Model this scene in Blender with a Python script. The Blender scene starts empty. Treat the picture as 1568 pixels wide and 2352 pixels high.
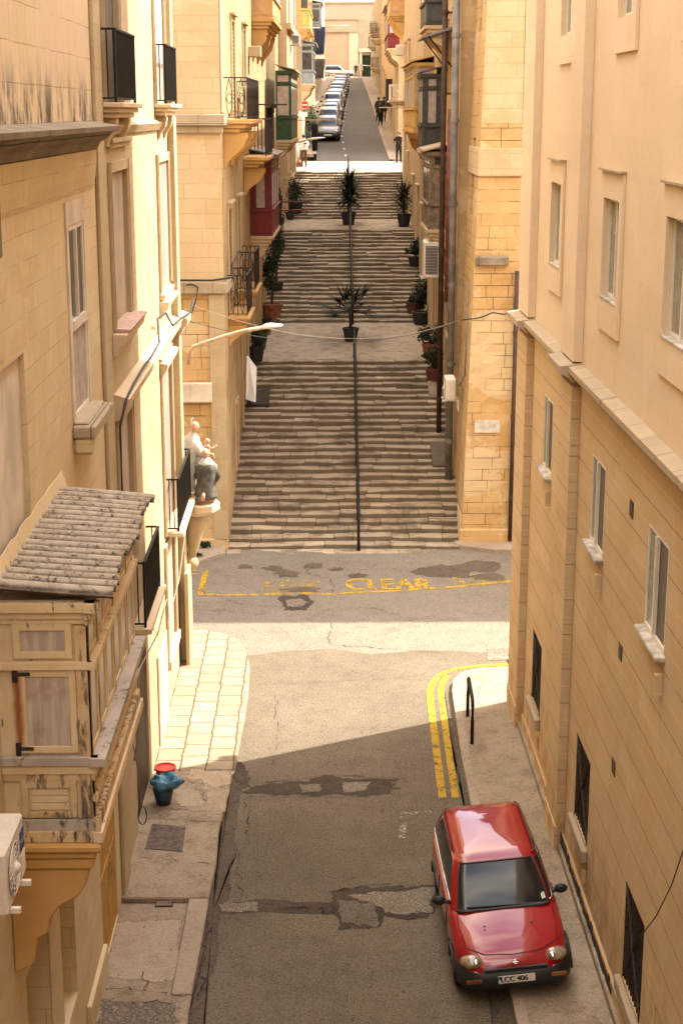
import bpy, bmesh, math, random
from mathutils import Vector, Matrix
R = math.radians
random.seed(7)
sc = bpy.context.scene
col = sc.collection

# ---------------------------------------------------------------- camera, sky, sun, exposure
PITCH, YAW = R(14.34), R(0.8)
CZ = 12.3
cam = bpy.data.objects.new('camera', bpy.data.cameras.new('camera'))
col.objects.link(cam)
cam.location = (0, 0, CZ)
cam.rotation_euler = (R(90) - PITCH, 0, -YAW)
cam.data.sensor_fit = 'VERTICAL'
cam.data.sensor_height = 36
cam.data.lens = 5726 / 3750 * 36
cam.data.clip_start = 0.5
cam.data.clip_end = 3000
sc.camera = cam

SUN_EL = R(52)
SUN_AZ = math.atan2(6.4, 3.3)
world = bpy.data.worlds.new('World')
sc.world = world
world.use_nodes = True
wn = world.node_tree
wn.nodes.clear()
sky = wn.nodes.new('ShaderNodeTexSky')
sky.sky_type = 'NISHITA'
sky.sun_disc = False
sky.sun_elevation = SUN_EL
sky.sun_rotation = SUN_AZ
sky.dust_density = 3.0
sky.air_density = 1.0
sky.ozone_density = 1.0
bg = wn.nodes.new('ShaderNodeBackground')
bg.inputs['Strength'].default_value = 0.15
# broken cloud cover in the sky itself
tc = wn.nodes.new('ShaderNodeTexCoord')
cn = wn.nodes.new('ShaderNodeTexNoise')
cn.inputs['Scale'].default_value = 2.2
cn.inputs['Detail'].default_value = 6
cr = wn.nodes.new('ShaderNodeValToRGB')
cr.color_ramp.elements[0].position = 0.44
cr.color_ramp.elements[1].position = 0.66
cmx = wn.nodes.new('ShaderNodeMixRGB')
cmx.inputs[2].default_value = (12.5, 10.9, 8.8, 1)
out = wn.nodes.new('ShaderNodeOutputWorld')
L = wn.links.new
L(tc.outputs['Generated'], cn.inputs['Vector'])
L(cn.outputs['Fac'], cr.inputs['Fac'])
L(cr.outputs['Color'], cmx.inputs[0])
L(sky.outputs['Color'], cmx.inputs[1])
L(cmx.outputs[0], bg.inputs['Color'])
L(bg.outputs[0], out.inputs['Surface'])

sl = bpy.data.lights.new('sun', 'SUN')
sl.energy = 2.6
sl.angle = R(0.5)
sl.color = (1.0, 0.93, 0.80)
so = bpy.data.objects.new('sun', sl)
col.objects.link(so)
to_sun = Vector((math.sin(SUN_AZ) * math.cos(SUN_EL), math.cos(SUN_AZ) * math.cos(SUN_EL), math.sin(SUN_EL)))
so.rotation_euler = to_sun.to_track_quat('Z', 'Y').to_euler()
so.location = to_sun * 60

vs = sc.view_settings
vs.view_transform = 'Standard'
vs.look = 'None'
vs.gamma = 1
vs.exposure = 2.4
sc.render.engine = 'CYCLES'
sc.cycles.use_denoising = True
sc.cycles.max_bounces = 8
sc.cycles.diffuse_bounces = 6
sc.cycles.glossy_bounces = 3
sc.cycles.transparent_max_bounces = 8

# ---------------------------------------------------------------- survey: photo pixel (1568 wide) -> point in the place
PW, PH, PF = 1568.0, 2352.0, 5726 * 0.6272
fwd = Vector((math.sin(YAW) * math.cos(PITCH), math.cos(YAW) * math.cos(PITCH), -math.sin(PITCH)))
rgt = Vector((math.cos(YAW), -math.sin(YAW), 0))
upv = rgt.cross(fwd)
CAMP = Vector((0, 0, CZ))
def ray(x, y): return fwd + rgt * ((x - PW / 2) / PF) - upv * ((y - PH / 2) / PF)
def onY(x, y, Y):
    d = ray(x, y); return CAMP + d * (Y / d.y)
def onX(x, y, X):
    d = ray(x, y); return CAMP + d * (X / d.x)
def onZ(x, y, Z):
    d = ray(x, y); return CAMP + d * ((Z - CZ) / d.z)

def lerp(a, b, t): return a + (b - a) * t
def interp(tab, x):
    if x <= tab[0][0]: return tab[0][1]
    for (a, b), (c, d) in zip(tab, tab[1:]):
        if x <= c: return lerp(b, d, (x - a) / (c - a))
    (a, b), (c, d) = tab[-2], tab[-1]
    return lerp(b, d, (x - a) / (c - a))
# height of the way up the hill
FL = [(43.7, 55.0, 0.0, 3.83, 28), (63.0, 75.0, 4.08, 6.96, 23), (79.5, 89.0, 7.12, 9.1, 17)]
PROF = [(-30, 0), (43.7, 0), (55, 3.83), (63, 4.08), (75, 6.96), (79.5, 7.12), (89, 9.1), (97, 9.44), (108, 10.36),
        (118, 11.23), (135, 12.5), (168, 14.4), (215, 16.75), (235, 16.9), (400, 17)]
def hill(Y): return interp(PROF, Y)
def onHill(x, y):
    z = 5.0
    for k in range(60):
        p = onZ(x, y, min(z, 12.0)); z = lerp(z, hill(p.y), 0.35)
    return p
def XL(Y): return -2.66 + 0.0199 * (Y - 43.7)
def XR(Y): return 4.1 + 0.0111 * (Y - 44)
def XL2(Y): return interp([(97, -1.15), (112, -0.9), (215, 0.76)], Y)
def XR2(Y): return interp([(97, 4.85), (112, 5.3), (215, 6.8)], Y)

# ---------------------------------------------------------------- node helpers
class NT:
    def __init__(s, name):
        s.m = bpy.data.materials.new(name); s.m.use_nodes = True
        s.t = s.m.node_tree; s.t.nodes.clear()
        s.out = s.t.nodes.new('ShaderNodeOutputMaterial')
        s.b = s.t.nodes.new('ShaderNodeBsdfPrincipled')
        s.t.links.new(s.b.outputs[0], s.out.inputs[0])
    def set(s, sock, v):
        if hasattr(v, 'is_output') or isinstance(v, bpy.types.NodeSocket): s.t.links.new(v, sock)
        else:
            if isinstance(v, tuple) and len(v) == 3 and sock.type == 'RGBA': v = v + (1,)
            sock.default_value = v
    def n(s, typ, ins=None, **kw):
        nd = s.t.nodes.new('ShaderNode' + typ)
        for k, v in kw.items(): setattr(nd, k, v)
        for k, v in (ins or {}).items(): s.set(nd.inputs[k], v)
        return nd
    def math(s, op, a, b=0.0, c=0.0, clamp=False):
        return s.n('Math', {0: a, 1: b, 2: c}, operation=op, use_clamp=clamp).outputs[0]
    def noise(s, vec, scale, detail=4, rough=0.55, dist=0.0):
        return s.n('TexNoise', {'Vector': vec, 'Scale': scale, 'Detail': detail, 'Roughness': rough, 'Distortion': dist}).outputs['Fac']
    def ramp(s, fac, lo, hi, a=0.0, b=1.0):
        return s.n('MapRange', {0: fac, 1: lo, 2: hi, 3: a, 4: b}, interpolation_type='SMOOTHSTEP').outputs[0]
    def mix(s, fac, a, b, mode='MIX'):
        nd = s.n('MixRGB', {0: fac, 1: a, 2: b}, blend_type=mode); return nd.outputs[0]
    def vec(s, x, y, z): return s.n('CombineXYZ', {0: x, 1: y, 2: z}).outputs[0]
    def pos(s): return s.n('NewGeometry').outputs['Position']
    def obj(s): return s.n('TexCoord').outputs['Object']
    def xyz(s, v):
        o = s.n('SeparateXYZ', {0: v}).outputs; return o[0], o[1], o[2]
    def wallvec(s):
        g = s.n('NewGeometry'); x, y, z = s.xyz(g.outputs['Position']); nx, ny, nz = s.xyz(g.outputs['True Normal'])
        f = s.math('GREATER_THAN', s.math('ABSOLUTE', nx), s.math('ABSOLUTE', ny))
        along = s.math('ADD', s.math('MULTIPLY', y, f), s.math('MULTIPLY', x, s.math('SUBTRACT', 1.0, f)))
        return along, z
    def bump(s, h, strength=0.3, dist=0.02):
        s.set(s.b.inputs['Normal'], s.n('Bump', {'Height': h, 'Strength': strength, 'Distance': dist}).outputs[0])
    def fin(s, colr, rough=0.85, spec=0.3, metal=0.0):
        s.set(s.b.inputs['Base Color'], colr); s.set(s.b.inputs['Roughness'], rough)
        s.b.inputs['Specular IOR Level'].default_value = spec; s.b.inputs['Metallic'].default_value = metal
        return s.m

def plain(name, c, rough=0.6, metal=0.0, var=0.12, spec=0.4, scale=6.0, bump=0.0):
    t = NT(name); p = t.obj()
    nz = t.noise(p, scale, 5)
    dark = tuple(v * (1 - var * 1.6) for v in c); lite = tuple(min(1, v * (1 + var)) for v in c)
    c2 = t.mix(t.ramp(nz, 0.3, 0.7), dark, lite)
    if bump: t.bump(t.noise(p, scale * 5, 4), bump, 0.01)
    return t.fin(c2, t.ramp(nz, 0.2, 0.8, max(0.02, rough - 0.08), min(1, rough + 0.08)), spec, metal)

def stone(name, c1, c2, joint, w=0.62, h=0.3, ms=0.008, jamt=1.0, jmask=0.0, streak=0.35, stain=(0.16, 0.11, 0.07), stamt=0.35,
          pit=0.35, bump=0.35, seed=0.0, light_lines=0.0, stain_top=None, off=0.0, big=0.5, patchy=None, pamt=0.8):
    t = NT(name)
    a, z = t.wallvec()
    v0 = t.vec(a, z, seed)
    rowv = t.vec(t.math('MULTIPLY', t.math('FLOOR', t.math('DIVIDE', t.math('ADD', z, off), h)), 7.31), seed, 0.0)
    v = t.vec(t.math('ADD', t.math('ADD', a, t.math('MULTIPLY', t.noise(rowv, 1.0, 1), w * 3.0)), t.math('MULTIPLY', t.math('SUBTRACT', t.noise(t.vec(a, t.math('FLOOR', t.math('DIVIDE', t.math('ADD', z, off), h)), seed), 1.1, 1), 0.5), w * 0.75)),
              t.math('ADD', t.math('ADD', z, off), t.math('MULTIPLY', t.math('SUBTRACT', t.noise(v0, 1.7, 3), 0.5), 0.03)), seed)
    br = t.n('TexBrick', {'Vector': v, 'Color1': (0, 0, 0), 'Color2': (1, 1, 1), 'Mortar': (0.5, 0.5, 0.5), 'Scale': 1.0, 'Mortar Size': ms,
                          'Mortar Smooth': 0.3, 'Bias': 0.0, 'Brick Width': w, 'Row Height': h})
    jf = br.outputs['Fac']; tone = t.n('SeparateColor', {0: br.outputs['Color']}).outputs[0]
    n1 = t.noise(v0, big, 5, 0.6); n2 = t.noise(v0, 9.0, 5, 0.65)
    base = t.mix(t.math('MULTIPLY', t.ramp(n1, 0.3, 0.7), 0.75), c1, c2)
    base = t.mix(t.math('MULTIPLY', tone, 0.4), base, tuple(x * 0.84 for x in c2))
    base = t.mix(t.math('MULTIPLY', t.ramp(n2, 0.35, 0.75), 0.22), base, tuple(min(1, x * 1.18) for x in c1))
    if patchy:
        pm_ = t.ramp(t.math('ADD', t.math('MULTIPLY', t.noise(v0, 0.45, 9, 0.68, 0.4), 1.0), t.math('MULTIPLY', n2, 0.12)), 0.575, 0.605)
        base = t.mix(t.math('MULTIPLY', pm_, pamt), base, patchy)
    if light_lines:
        b3 = t.n('TexBrick', {'Vector': v0, 'Color1': (0, 0, 0), 'Color2': (1, 1, 1), 'Mortar': (.5, .5, .5), 'Scale': 1.0, 'Mortar Size': 0.0, 'Brick Width': 1.15, 'Row Height': h * .5})
        base = t.mix(t.math('MULTIPLY', t.n('SeparateColor', {0: b3.outputs['Color']}).outputs[0], 0.5), base, tuple(x * 0.86 for x in c2))
    # rain streaks
    sv = t.vec(t.math('MULTIPLY', a, 3.0), t.math('MULTIPLY', z, 0.16), seed + 3)
    sk = t.math('MULTIPLY', t.ramp(t.noise(sv, 1.6, 5, 0.6), 0.52, 0.78), t.ramp(n1, 0.25, 0.7))
    base = t.mix(t.math('MULTIPLY', sk, streak), base, tuple(lerp(s_, c_, 0.45) for s_, c_ in zip(stain, c1)))
    # patches of grime
    gr = t.ramp(t.noise(v0, 0.9, 8, 0.7), 0.60, 0.74)
    base = t.mix(t.math('MULTIPLY', gr, stamt), base, stain)
    # pits
    pt = t.ramp(t.noise(v0, 26.0, 3, 0.6), 0.66, 0.74)
    base = t.mix(t.math('MULTIPLY', pt, pit), base, tuple(x * 0.35 for x in c2))
    jm = t.math('MULTIPLY', jf, jamt)
    if jmask: jm = t.math('MULTIPLY', jm, t.ramp(t.noise(v0, 0.8, 4), jmask - 0.1, jmask + 0.12))
    base = t.mix(jm, base, joint)
    if light_lines:
        b2 = t.n('TexBrick', {'Vector': t.vec(a, t.math('ADD', z, h * 0.5 + off), 0.0), 'Scale': 1.0, 'Mortar Size': 0.005, 'Brick Width': 2.2, 'Row Height': h, 'Mortar Smooth': 0.2})
        base = t.mix(t.math('MULTIPLY', b2.outputs['Fac'], light_lines), base, tuple(min(1, x * 1.35) for x in c1))
    if stain_top:
        z0, z1, amt, cc = stain_top
        f = t.math('MULTIPLY', t.ramp(z, z0, z1), t.ramp(t.noise(t.vec(t.math('MULTIPLY', a, 2.2), t.math('MULTIPLY', z, 0.9), 9.0), 1.4, 7, 0.7), 0.42, 0.6))
        base = t.mix(t.math('MULTIPLY', f, amt), base, cc)
    hgt = t.math('SUBTRACT', t.math('ADD', t.math('MULTIPLY', n2, 0.5), t.math('MULTIPLY', pt, -0.3)), t.math('MULTIPLY', jm, 1.2))
    t.bump(hgt, bump, 0.02)
    return t.fin(base, 0.92, 0.15)

# ---------------------------------------------------------------- materials
M = {}
M['peach'] = stone('peach_limestone_smooth', (0.66, 0.535, 0.39), (0.61, 0.475, 0.32), (0.66, 0.53, 0.40), w=1.7, h=0.6, ms=0.004, jamt=0.5, streak=0.3, stain=(0.50, 0.33, 0.18), stamt=0.12, pit=0.05, bump=0.10, seed=1)
M['peach_low'] = stone('peach_limestone_grooved', (0.59, 0.455, 0.29), (0.53, 0.39, 0.225), (0.17, 0.10, 0.05), w=30, h=0.6, ms=0.008, jamt=0.85, jmask=0.33, streak=0.8, stain=(0.46, 0.28, 0.13), stamt=0.25, pit=0.18, bump=0.2, seed=2, patchy=(0.53, 0.375, 0.205), pamt=0.6, light_lines=0.6, off=0.22, stain_top=(3.0, 0.2, 0.75, (0.36, 0.21, 0.09)))
M['cornice'] = stone('grey_weathered_cornice', (0.42, 0.335, 0.235), (0.32, 0.25, 0.17), (0.12, 0.10, 0.08), w=0.9, h=3, stamt=0.85, stain=(0.085, 0.075, 0.055), pit=0.5, bump=0.7, seed=3, big=1.5)
M['plaster_block'] = stone('cream_plastered_blocks', (0.63, 0.525, 0.345), (0.575, 0.455, 0.275), (0.27, 0.18, 0.09), w=0.55, h=0.29, ms=0.006, jamt=0.6, jmask=0.48, streak=0.5, stain=(0.40, 0.26, 0.12), stamt=0.2, pit=0.2, bump=0.3, seed=4, patchy=(0.55, 0.415, 0.24), pamt=0.6)
M['ledge'] = stone('blackened_ledge_stone', (0.30, 0.24, 0.17), (0.13, 0.105, 0.075), (0.05, 0.05, 0.04), w=1.2, h=3, stamt=0.9, stain=(0.05, 0.045, 0.04), pit=0.5, bump=0.8, seed=5, big=1.4)
M['ledge_wall'] = stone('cream_blocks_black_streaked', (0.62, 0.51, 0.34), (0.56, 0.44, 0.27), (0.28, 0.19, 0.10), w=0.5, h=0.42, ms=0.007, jamt=0.75, jmask=0.42, stamt=0.2, stain=(0.30, 0.2, 0.1), pit=0.1, bump=0.25, seed=6, patchy=(0.62, 0.48, 0.35), stain_top=(13.0, 12.25, 0.9, (0.06, 0.05, 0.04)))
M['sunlit'] = stone('pale_limestone_dressed', (0.47, 0.375, 0.24), (0.41, 0.31, 0.18), (0.26, 0.17, 0.085), w=0.8, h=0.3, ms=0.005, jamt=0.4, jmask=0.5, streak=0.4, stain=(0.34, 0.22, 0.11), stamt=0.4, pit=0.7, bump=0.7, seed=7, patchy=(0.36, 0.265, 0.15), pamt=0.5)
M['ochre'] = stone('ochre_limestone_blocks', (0.54, 0.365, 0.175), (0.46, 0.29, 0.12), (0.15, 0.09, 0.04), w=0.66, h=0.33, ms=0.011, jamt=0.85, jmask=0.47, streak=0.3, stain=(0.22, 0.12, 0.045), stamt=0.5, pit=0.6, bump=0.9, seed=8, patchy=(0.58, 0.455, 0.28), pamt=0.75)
M['ochre_fine'] = stone('ochre_limestone_regular', (0.57, 0.44, 0.275), (0.51, 0.37, 0.205), (0.33, 0.225, 0.12), w=1.5, h=0.40, ms=0.010, jamt=0.6, jmask=0.42, streak=0.3, stain=(0.34, 0.19, 0.07), stamt=0.25, pit=0.25, bump=0.4, seed=9, patchy=(0.49, 0.34, 0.18), pamt=0.55)
M['stairwall'] = stone('stained_stair_house_wall', (0.47, 0.34, 0.19), (0.39, 0.265, 0.13), (0.20, 0.12, 0.055), w=0.7, h=0.3, ms=0.007, jamt=0.5, jmask=0.45, streak=0.75, stain=(0.15, 0.09, 0.042), stamt=0.55, pit=0.3, bump=0.5, seed=10, patchy=(0.30, 0.195, 0.10), pamt=0.7)
M['farwall'] = stone('far_house_wall', (0.52, 0.40, 0.25), (0.45, 0.32, 0.18), (0.3, 0.19, 0.1), w=0.9, h=0.32, ms=0.006, jamt=0.35, streak=0.5, stain=(0.24, 0.15, 0.08), stamt=0.35, pit=0.1, bump=0.2, seed=11)
M['pinkwall'] = stone('pink_render', (0.47, 0.31, 0.205), (0.43, 0.28, 0.18), (0.5, 0.35, 0.22), w=2, h=0.5, ms=0.004, jamt=0.15, streak=0.2, stamt=0.15, stain=(0.4, 0.26, 0.16), pit=0.05, bump=0.1, seed=12)
M['greywall'] = stone('far_grey_stone', (0.36, 0.285, 0.195), (0.31, 0.24, 0.16), (0.3, 0.24, 0.18), w=1, h=0.35, ms=0.006, jamt=0.3, streak=0.3, stamt=0.3, stain=(0.25, 0.2, 0.15), pit=0.1, bump=0.1, seed=13)
M['trim'] = stone('limestone_trim', (0.54, 0.41, 0.245), (0.47, 0.335, 0.185), (0.3, 0.18, 0.08), w=1.3, h=4, jamt=0.3, stamt=0.4, stain=(0.22, 0.14, 0.07), pit=0.3, bump=0.45, seed=14, big=1.2)
M['trim_pale'] = stone('pale_trim', (0.60, 0.48, 0.33), (0.55, 0.41, 0.26), (0.35, 0.22, 0.12), w=1.3, h=4, jamt=0.3, stamt=0.35, stain=(0.3, 0.2, 0.11), pit=0.4, bump=0.5, seed=15, big=1.2)
M['corbel'] = stone('golden_corbel_stone', (0.54, 0.335, 0.13), (0.47, 0.27, 0.09), (0.3, 0.18, 0.08), w=3, h=3, jamt=0.1, stamt=0.25, stain=(0.28, 0.15, 0.05), pit=0.25, bump=0.6, seed=16, big=1.5)
M['infill'] = plain('grey_render_infill', (0.40, 0.315, 0.235), 0.95, var=0.12, spec=0.1, scale=1.2, bump=0.2)
M['infill_pink'] = plain('pinkish_render_infill', (0.29, 0.215, 0.175), 0.95, var=0.1, spec=0.1, scale=1.2, bump=0.2)
M['white_plaster'] = plain('patchy_white_plaster', (0.60, 0.52, 0.42), 0.95, var=0.12, spec=0.1, scale=1.5, bump=0.2)
M['marble'] = plain('grey_marble_sill', (0.45, 0.41, 0.36), 0.5, var=0.3, scale=5)
M['slab_marble'] = plain('white_marble_plaque', (0.52, 0.48, 0.42), 0.4, var=0.15, scale=7)
M['alu'] = plain('white_aluminium_frame', (0.66, 0.60, 0.51), 0.35, var=0.05)
M['pane_dark'] = plain('dark_window_glass', (0.035, 0.03, 0.025), 0.12, var=0.3, spec=0.6)
M['pane_green'] = plain('pale_green_window_glass', (0.20, 0.21, 0.15), 0.15, var=0.15, spec=0.6)
M['pane_grey'] = plain('louvred_grey_screen', (0.085, 0.066, 0.048), 0.5, var=0.12)
M['iron'] = plain('black_painted_iron', (0.014, 0.012, 0.010), 0.55, var=0.3, spec=0.15)
M['iron_rust'] = plain('rusty_dark_iron', (0.035, 0.022, 0.015), 0.7, var=0.5, scale=20)
M['wood_dark'] = plain('dark_old_door_wood', (0.055, 0.035, 0.02), 0.7, var=0.4, scale=4)
M['door_grey'] = plain('grey_painted_door', (0.10, 0.085, 0.07), 0.7, var=0.25, scale=4)
M['door_green'] = plain('dull_green_door', (0.16, 0.17, 0.09), 0.7, var=0.25, scale=4)
M['white_paint'] = plain('white_gloss_paint', (0.70, 0.64, 0.54), 0.5, var=0.08)
M['ac_white'] = plain('white_unit_casing', (0.66, 0.61, 0.53), 0.45, var=0.06)
M['ac_dark'] = plain('dark_unit_grille', (0.06, 0.055, 0.05), 0.6, var=0.2)
M['cable'] = plain('black_cable_rubber', (0.02, 0.018, 0.016), 0.6)
M['cable_white'] = plain('white_cable', (0.25, 0.21, 0.16), 0.6)
M['pipe_grey'] = plain('grey_plastic_pipe', (0.17, 0.16, 0.145), 0.5, var=0.25, scale=2)
M['pipe_brown'] = plain('dark_brown_pipe', (0.06, 0.03, 0.018), 0.6, var=0.3)
M['pipe_red'] = plain('red_brown_pipe', (0.17, 0.045, 0.03), 0.6, var=0.3)
M['lamp_arm'] = plain('peach_painted_steel', (0.52, 0.36, 0.24), 0.55, var=0.15)
M['lamp_head'] = plain('pale_grey_lamp_housing', (0.62, 0.58, 0.48), 0.4, var=0.06)
M['black_plastic'] = plain('black_plastic', (0.017, 0.016, 0.016), 0.5, var=0.2)
M['tyre'] = plain('tyre_rubber', (0.015, 0.014, 0.014), 0.85, var=0.2)
M['rim'] = plain('grey_wheel_rim', (0.30, 0.29, 0.28), 0.35, 0.8)
M['chrome'] = plain('chrome', (0.6, 0.58, 0.55), 0.15, 1.0, var=0.03)
M['lens'] = plain('yellowed_headlight_lens', (0.26, 0.21, 0.14), 0.12, var=0.3, spec=0.8, scale=15)
M['amber'] = plain('amber_lens', (0.20, 0.08, 0.03), 0.2, var=0.2)
M['paper'] = plain('pale_paper', (0.50, 0.52, 0.42), 0.8, var=0.15, scale=30)
M['plate'] = plain('white_number_plate', (0.62, 0.58, 0.50), 0.5, var=0.05)
M['plate_blue'] = plain('blue_band', (0.02, 0.05, 0.22), 0.5)
M['red_plastic'] = plain('red_plastic_lid', (0.62, 0.045, 0.03), 0.4, var=0.1)
M['bucket_grey'] = plain('translucent_pale_bucket', (0.34, 0.29, 0.23), 0.5)
M['blue_bag'] = plain('blue_thin_plastic', (0.075, 0.225, 0.33), 0.45, var=0.4, scale=10, bump=0.6)
M['bucket_dark'] = plain('dark_blue_bucket', (0.02, 0.045, 0.07), 0.5)
M['terracotta'] = plain('terracotta', (0.22, 0.085, 0.045), 0.85, var=0.25)
M['pot_black'] = plain('black_pot', (0.02, 0.018, 0.016), 0.6)
M['pot_red'] = plain('dark_red_pot', (0.10, 0.025, 0.02), 0.7)
M['leaf'] = plain('dark_green_leaf', (0.024, 0.032, 0.013), 0.7, var=0.5, scale=3, spec=0.15)
M['leaf_palm'] = plain('palm_leaf', (0.022, 0.030, 0.012), 0.7, var=0.5, scale=3, spec=0.12)
M['leaf_bush'] = plain('bush_leaf', (0.055, 0.07, 0.025), 0.6, var=0.45, scale=3)
M['bark'] = plain('palm_bark', (0.07, 0.05, 0.03), 0.9, var=0.4, scale=15)
M['sign_red'] = plain('sign_red', (0.55, 0.03, 0.02), 0.5, var=0.05)
M['sign_white'] = plain('sign_white', (0.75, 0.7, 0.62), 0.5, var=0.03)
M['skin'] = plain('skin', (0.42, 0.24, 0.15), 0.6, var=0.08)
M['hair'] = plain('dark_hair', (0.02, 0.015, 0.012), 0.6)
M['cloth_black'] = plain('black_cloth', (0.014, 0.013, 0.013), 0.9, var=0.3)
M['cloth_white'] = plain('white_cloth', (0.66, 0.60, 0.52), 0.9, var=0.08)
M['cloth_brown'] = plain('brown_trousers', (0.095, 0.036, 0.02), 0.9, var=0.2)
M['cloth_dkred'] = plain('dark_red_print', (0.20, 0.02, 0.02), 0.9)
M['cloth_blue'] = plain('dark_blue_washing', (0.035, 0.045, 0.085), 0.9, var=0.3)
M['cloth_grey'] = plain('grey_washing', (0.09, 0.075, 0.075), 0.9, var=0.3)
M['tan_bag'] = plain('tan_leather', (0.22, 0.09, 0.035), 0.6)
M['st_white'] = plain('painted_white_robe', (0.50, 0.48, 0.42), 0.6, var=0.12, scale=5)
M['st_grey'] = plain('painted_grey_habit', (0.12, 0.115, 0.10), 0.6, var=0.35, scale=5)
M['st_skin'] = plain('painted_plaster_skin', (0.52, 0.30, 0.20), 0.6, var=0.1)
M['st_rock'] = plain('pinkish_statue_base', (0.45, 0.26, 0.17), 0.8, var=0.2)
M['gal_red'] = plain('dark_red_painted_timber', (0.155, 0.012, 0.012), 0.5, var=0.2)
M['gal_green'] = plain('green_painted_timber', (0.018, 0.060, 0.022), 0.5, var=0.25)
M['gal_blue'] = plain('blue_grey_painted_timber', (0.24, 0.26, 0.26), 0.6, var=0.12)
M['gal_yellow'] = plain('yellow_painted_timber', (0.54, 0.34, 0.09), 0.6, var=0.12)
M['gal_dgrey'] = plain('slate_grey_painted_timber', (0.062, 0.060, 0.055), 0.6, var=0.2)
M['gal_brown'] = plain('grey_brown_bare_timber', (0.20, 0.145, 0.09), 0.8, var=0.25)
M['gal_peach'] = plain('peach_painted_timber', (0.52, 0.30, 0.13), 0.7, var=0.1)
M['curtain'] = plain('net_curtain', (0.40, 0.34, 0.29), 0.9, var=0.12)
M['blue_paint'] = plain('bright_blue_frame', (0.02, 0.10, 0.26), 0.6)
M['pink_sill'] = plain('pinkish_sill_stone', (0.44, 0.29, 0.22), 0.9, var=0.15, scale=8)

def glossy_sheet(name, c, rough=0.08):
    t = NT(name); t.b.inputs['IOR'].default_value = 1.42
    return t.fin(c, rough, 0.5)
M['car_glass'] = glossy_sheet('car_glass', (0.012, 0.012, 0.013), 0.04)
M['bal_glass'] = None
def mat_carpaint(name, c=None):
    t = NT(name)
    base = c if c else t.n('ObjectInfo').outputs['Color']
    n = t.noise(t.obj(), 3.0, 4)
    cc = t.mix(t.math('MULTIPLY', t.ramp(n, 0.35, 0.75), 0.05), base, (0.16, 0.11, 0.08))
    t.b.inputs['Coat Weight'].default_value = 1.0 if c else 0.5; t.b.inputs['Coat Roughness'].default_value = 0.04; t.b.inputs['Coat IOR'].default_value = 1.5
    return t.fin(cc, t.ramp(n, 0.3, 0.7, 0.35, 0.48), 0.12)
M['red_paint'] = mat_carpaint('red_car_paint', (0.27, 0.002, 0.005))
M['car_paint'] = mat_carpaint('grey_car_paint')

def mat_asphalt(name, c1, c2, dark, crack=0.35, patch=0.6, seed=0.0, ragged=False, speck=1.0):
    t = NT(name); p = t.pos()
    x, y, z = t.xyz(p); v = t.vec(x, t.math('ADD', y, t.math('MULTIPLY', z, 0.83)), t.math('ADD', z, seed))
    big = t.noise(v, 0.35, 6, 0.6); mid = t.noise(v, 2.3, 10, 0.78); sp = t.noise(v, 45, 2, 0.5); sp2 = t.noise(v, 120, 1, 0.5)
    c = t.mix(t.ramp(big, 0.32, 0.68), c1, c2)
    c = t.mix(t.math('MULTIPLY', t.ramp(mid, 0.44, 0.68), patch), c, dark)
    c = t.mix(t.math('MULTIPLY', t.ramp(sp, 0.50, 0.66), 0.75 * speck), c, tuple(min(1, k * 2.3) for k in c1))
    c = t.mix(t.math('MULTIPLY', t.ramp(t.noise(v, 21, 4, 0.75), 0.50, 0.64), 0.65 * speck), c, tuple(k * 0.7 for k in dark))
    c = t.mix(t.math('MULTIPLY', t.ramp(sp2, 0.55, 0.7), 0.4), c, tuple(k * 0.45 for k in dark))
    # oil spots and stones
    vo = t.n('TexVoronoi', {'Vector': v, 'Scale': 2.6, 'Randomness': 1.0}).outputs['Distance']
    c = t.mix(t.math('MULTIPLY', t.ramp(vo, 0.05, 0.10, 1, 0), 0.55), c, tuple(k * 0.5 for k in dark))
    # cracks
    wv = t.n('VectorMath', {0: v, 1: t.n('VectorMath', {0: t.n('TexNoise', {'Vector': v, 'Scale': 1.7, 'Detail': 7, 'Roughness': 0.65}).outputs['Color'], 1: (1.6, 1.6, 0)}, operation='MULTIPLY').outputs[0]}, operation='ADD').outputs[0]
    cr = t.n('TexVoronoi', {'Vector': wv, 'Scale': 0.55}, feature='DISTANCE_TO_EDGE').outputs['Distance']
    ck = t.math('MULTIPLY', t.ramp(cr, 0.002, 0.008, 1, 0), t.ramp(t.noise(v, 0.6, 3), 0.50, 0.62))
    c = t.mix(t.math('MULTIPLY', ck, crack), c, (0.02, 0.016, 0.012))
    t.bump(t.math('ADD', t.math('MULTIPLY', sp, 0.7), t.math('SUBTRACT', t.math('MULTIPLY', mid, 0.8), ck)), 0.5, 0.015)
    if ragged:
        fd = t.n('Attribute', attribute_name='fade').outputs['Fac']
        nn = t.math('ADD', t.math('MULTIPLY', t.noise(v, 5.0, 6, 0.7), 0.9), t.math('MULTIPLY', t.noise(v, 1.7, 3), 0.6))
        al = t.ramp(t.math('ADD', fd, nn), 0.86, 0.98)
        mx = t.n('MixShader', {0: al, 1: t.n('BsdfTransparent').outputs[0], 2: t.b.outputs[0]}); t.t.links.new(mx.outputs[0], t.out.inputs[0])
    return t.fin(c, 0.9, 0.2)
M['asphalt'] = mat_asphalt('worn_brown_asphalt', (0.112, 0.089, 0.063), (0.148, 0.118, 0.084), (0.052, 0.040, 0.028), patch=0.45)
M['asphalt2'] = mat_asphalt('pale_worn_asphalt', (0.150, 0.126, 0.098), (0.180, 0.152, 0.118), (0.085, 0.069, 0.052), patch=0.5, seed=4)
M['asphalt_up'] = mat_asphalt('upper_road_asphalt', (0.085, 0.073, 0.060), (0.11, 0.094, 0.077), (0.05, 0.043, 0.035), crack=0.2, patch=0.4, seed=8)
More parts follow.
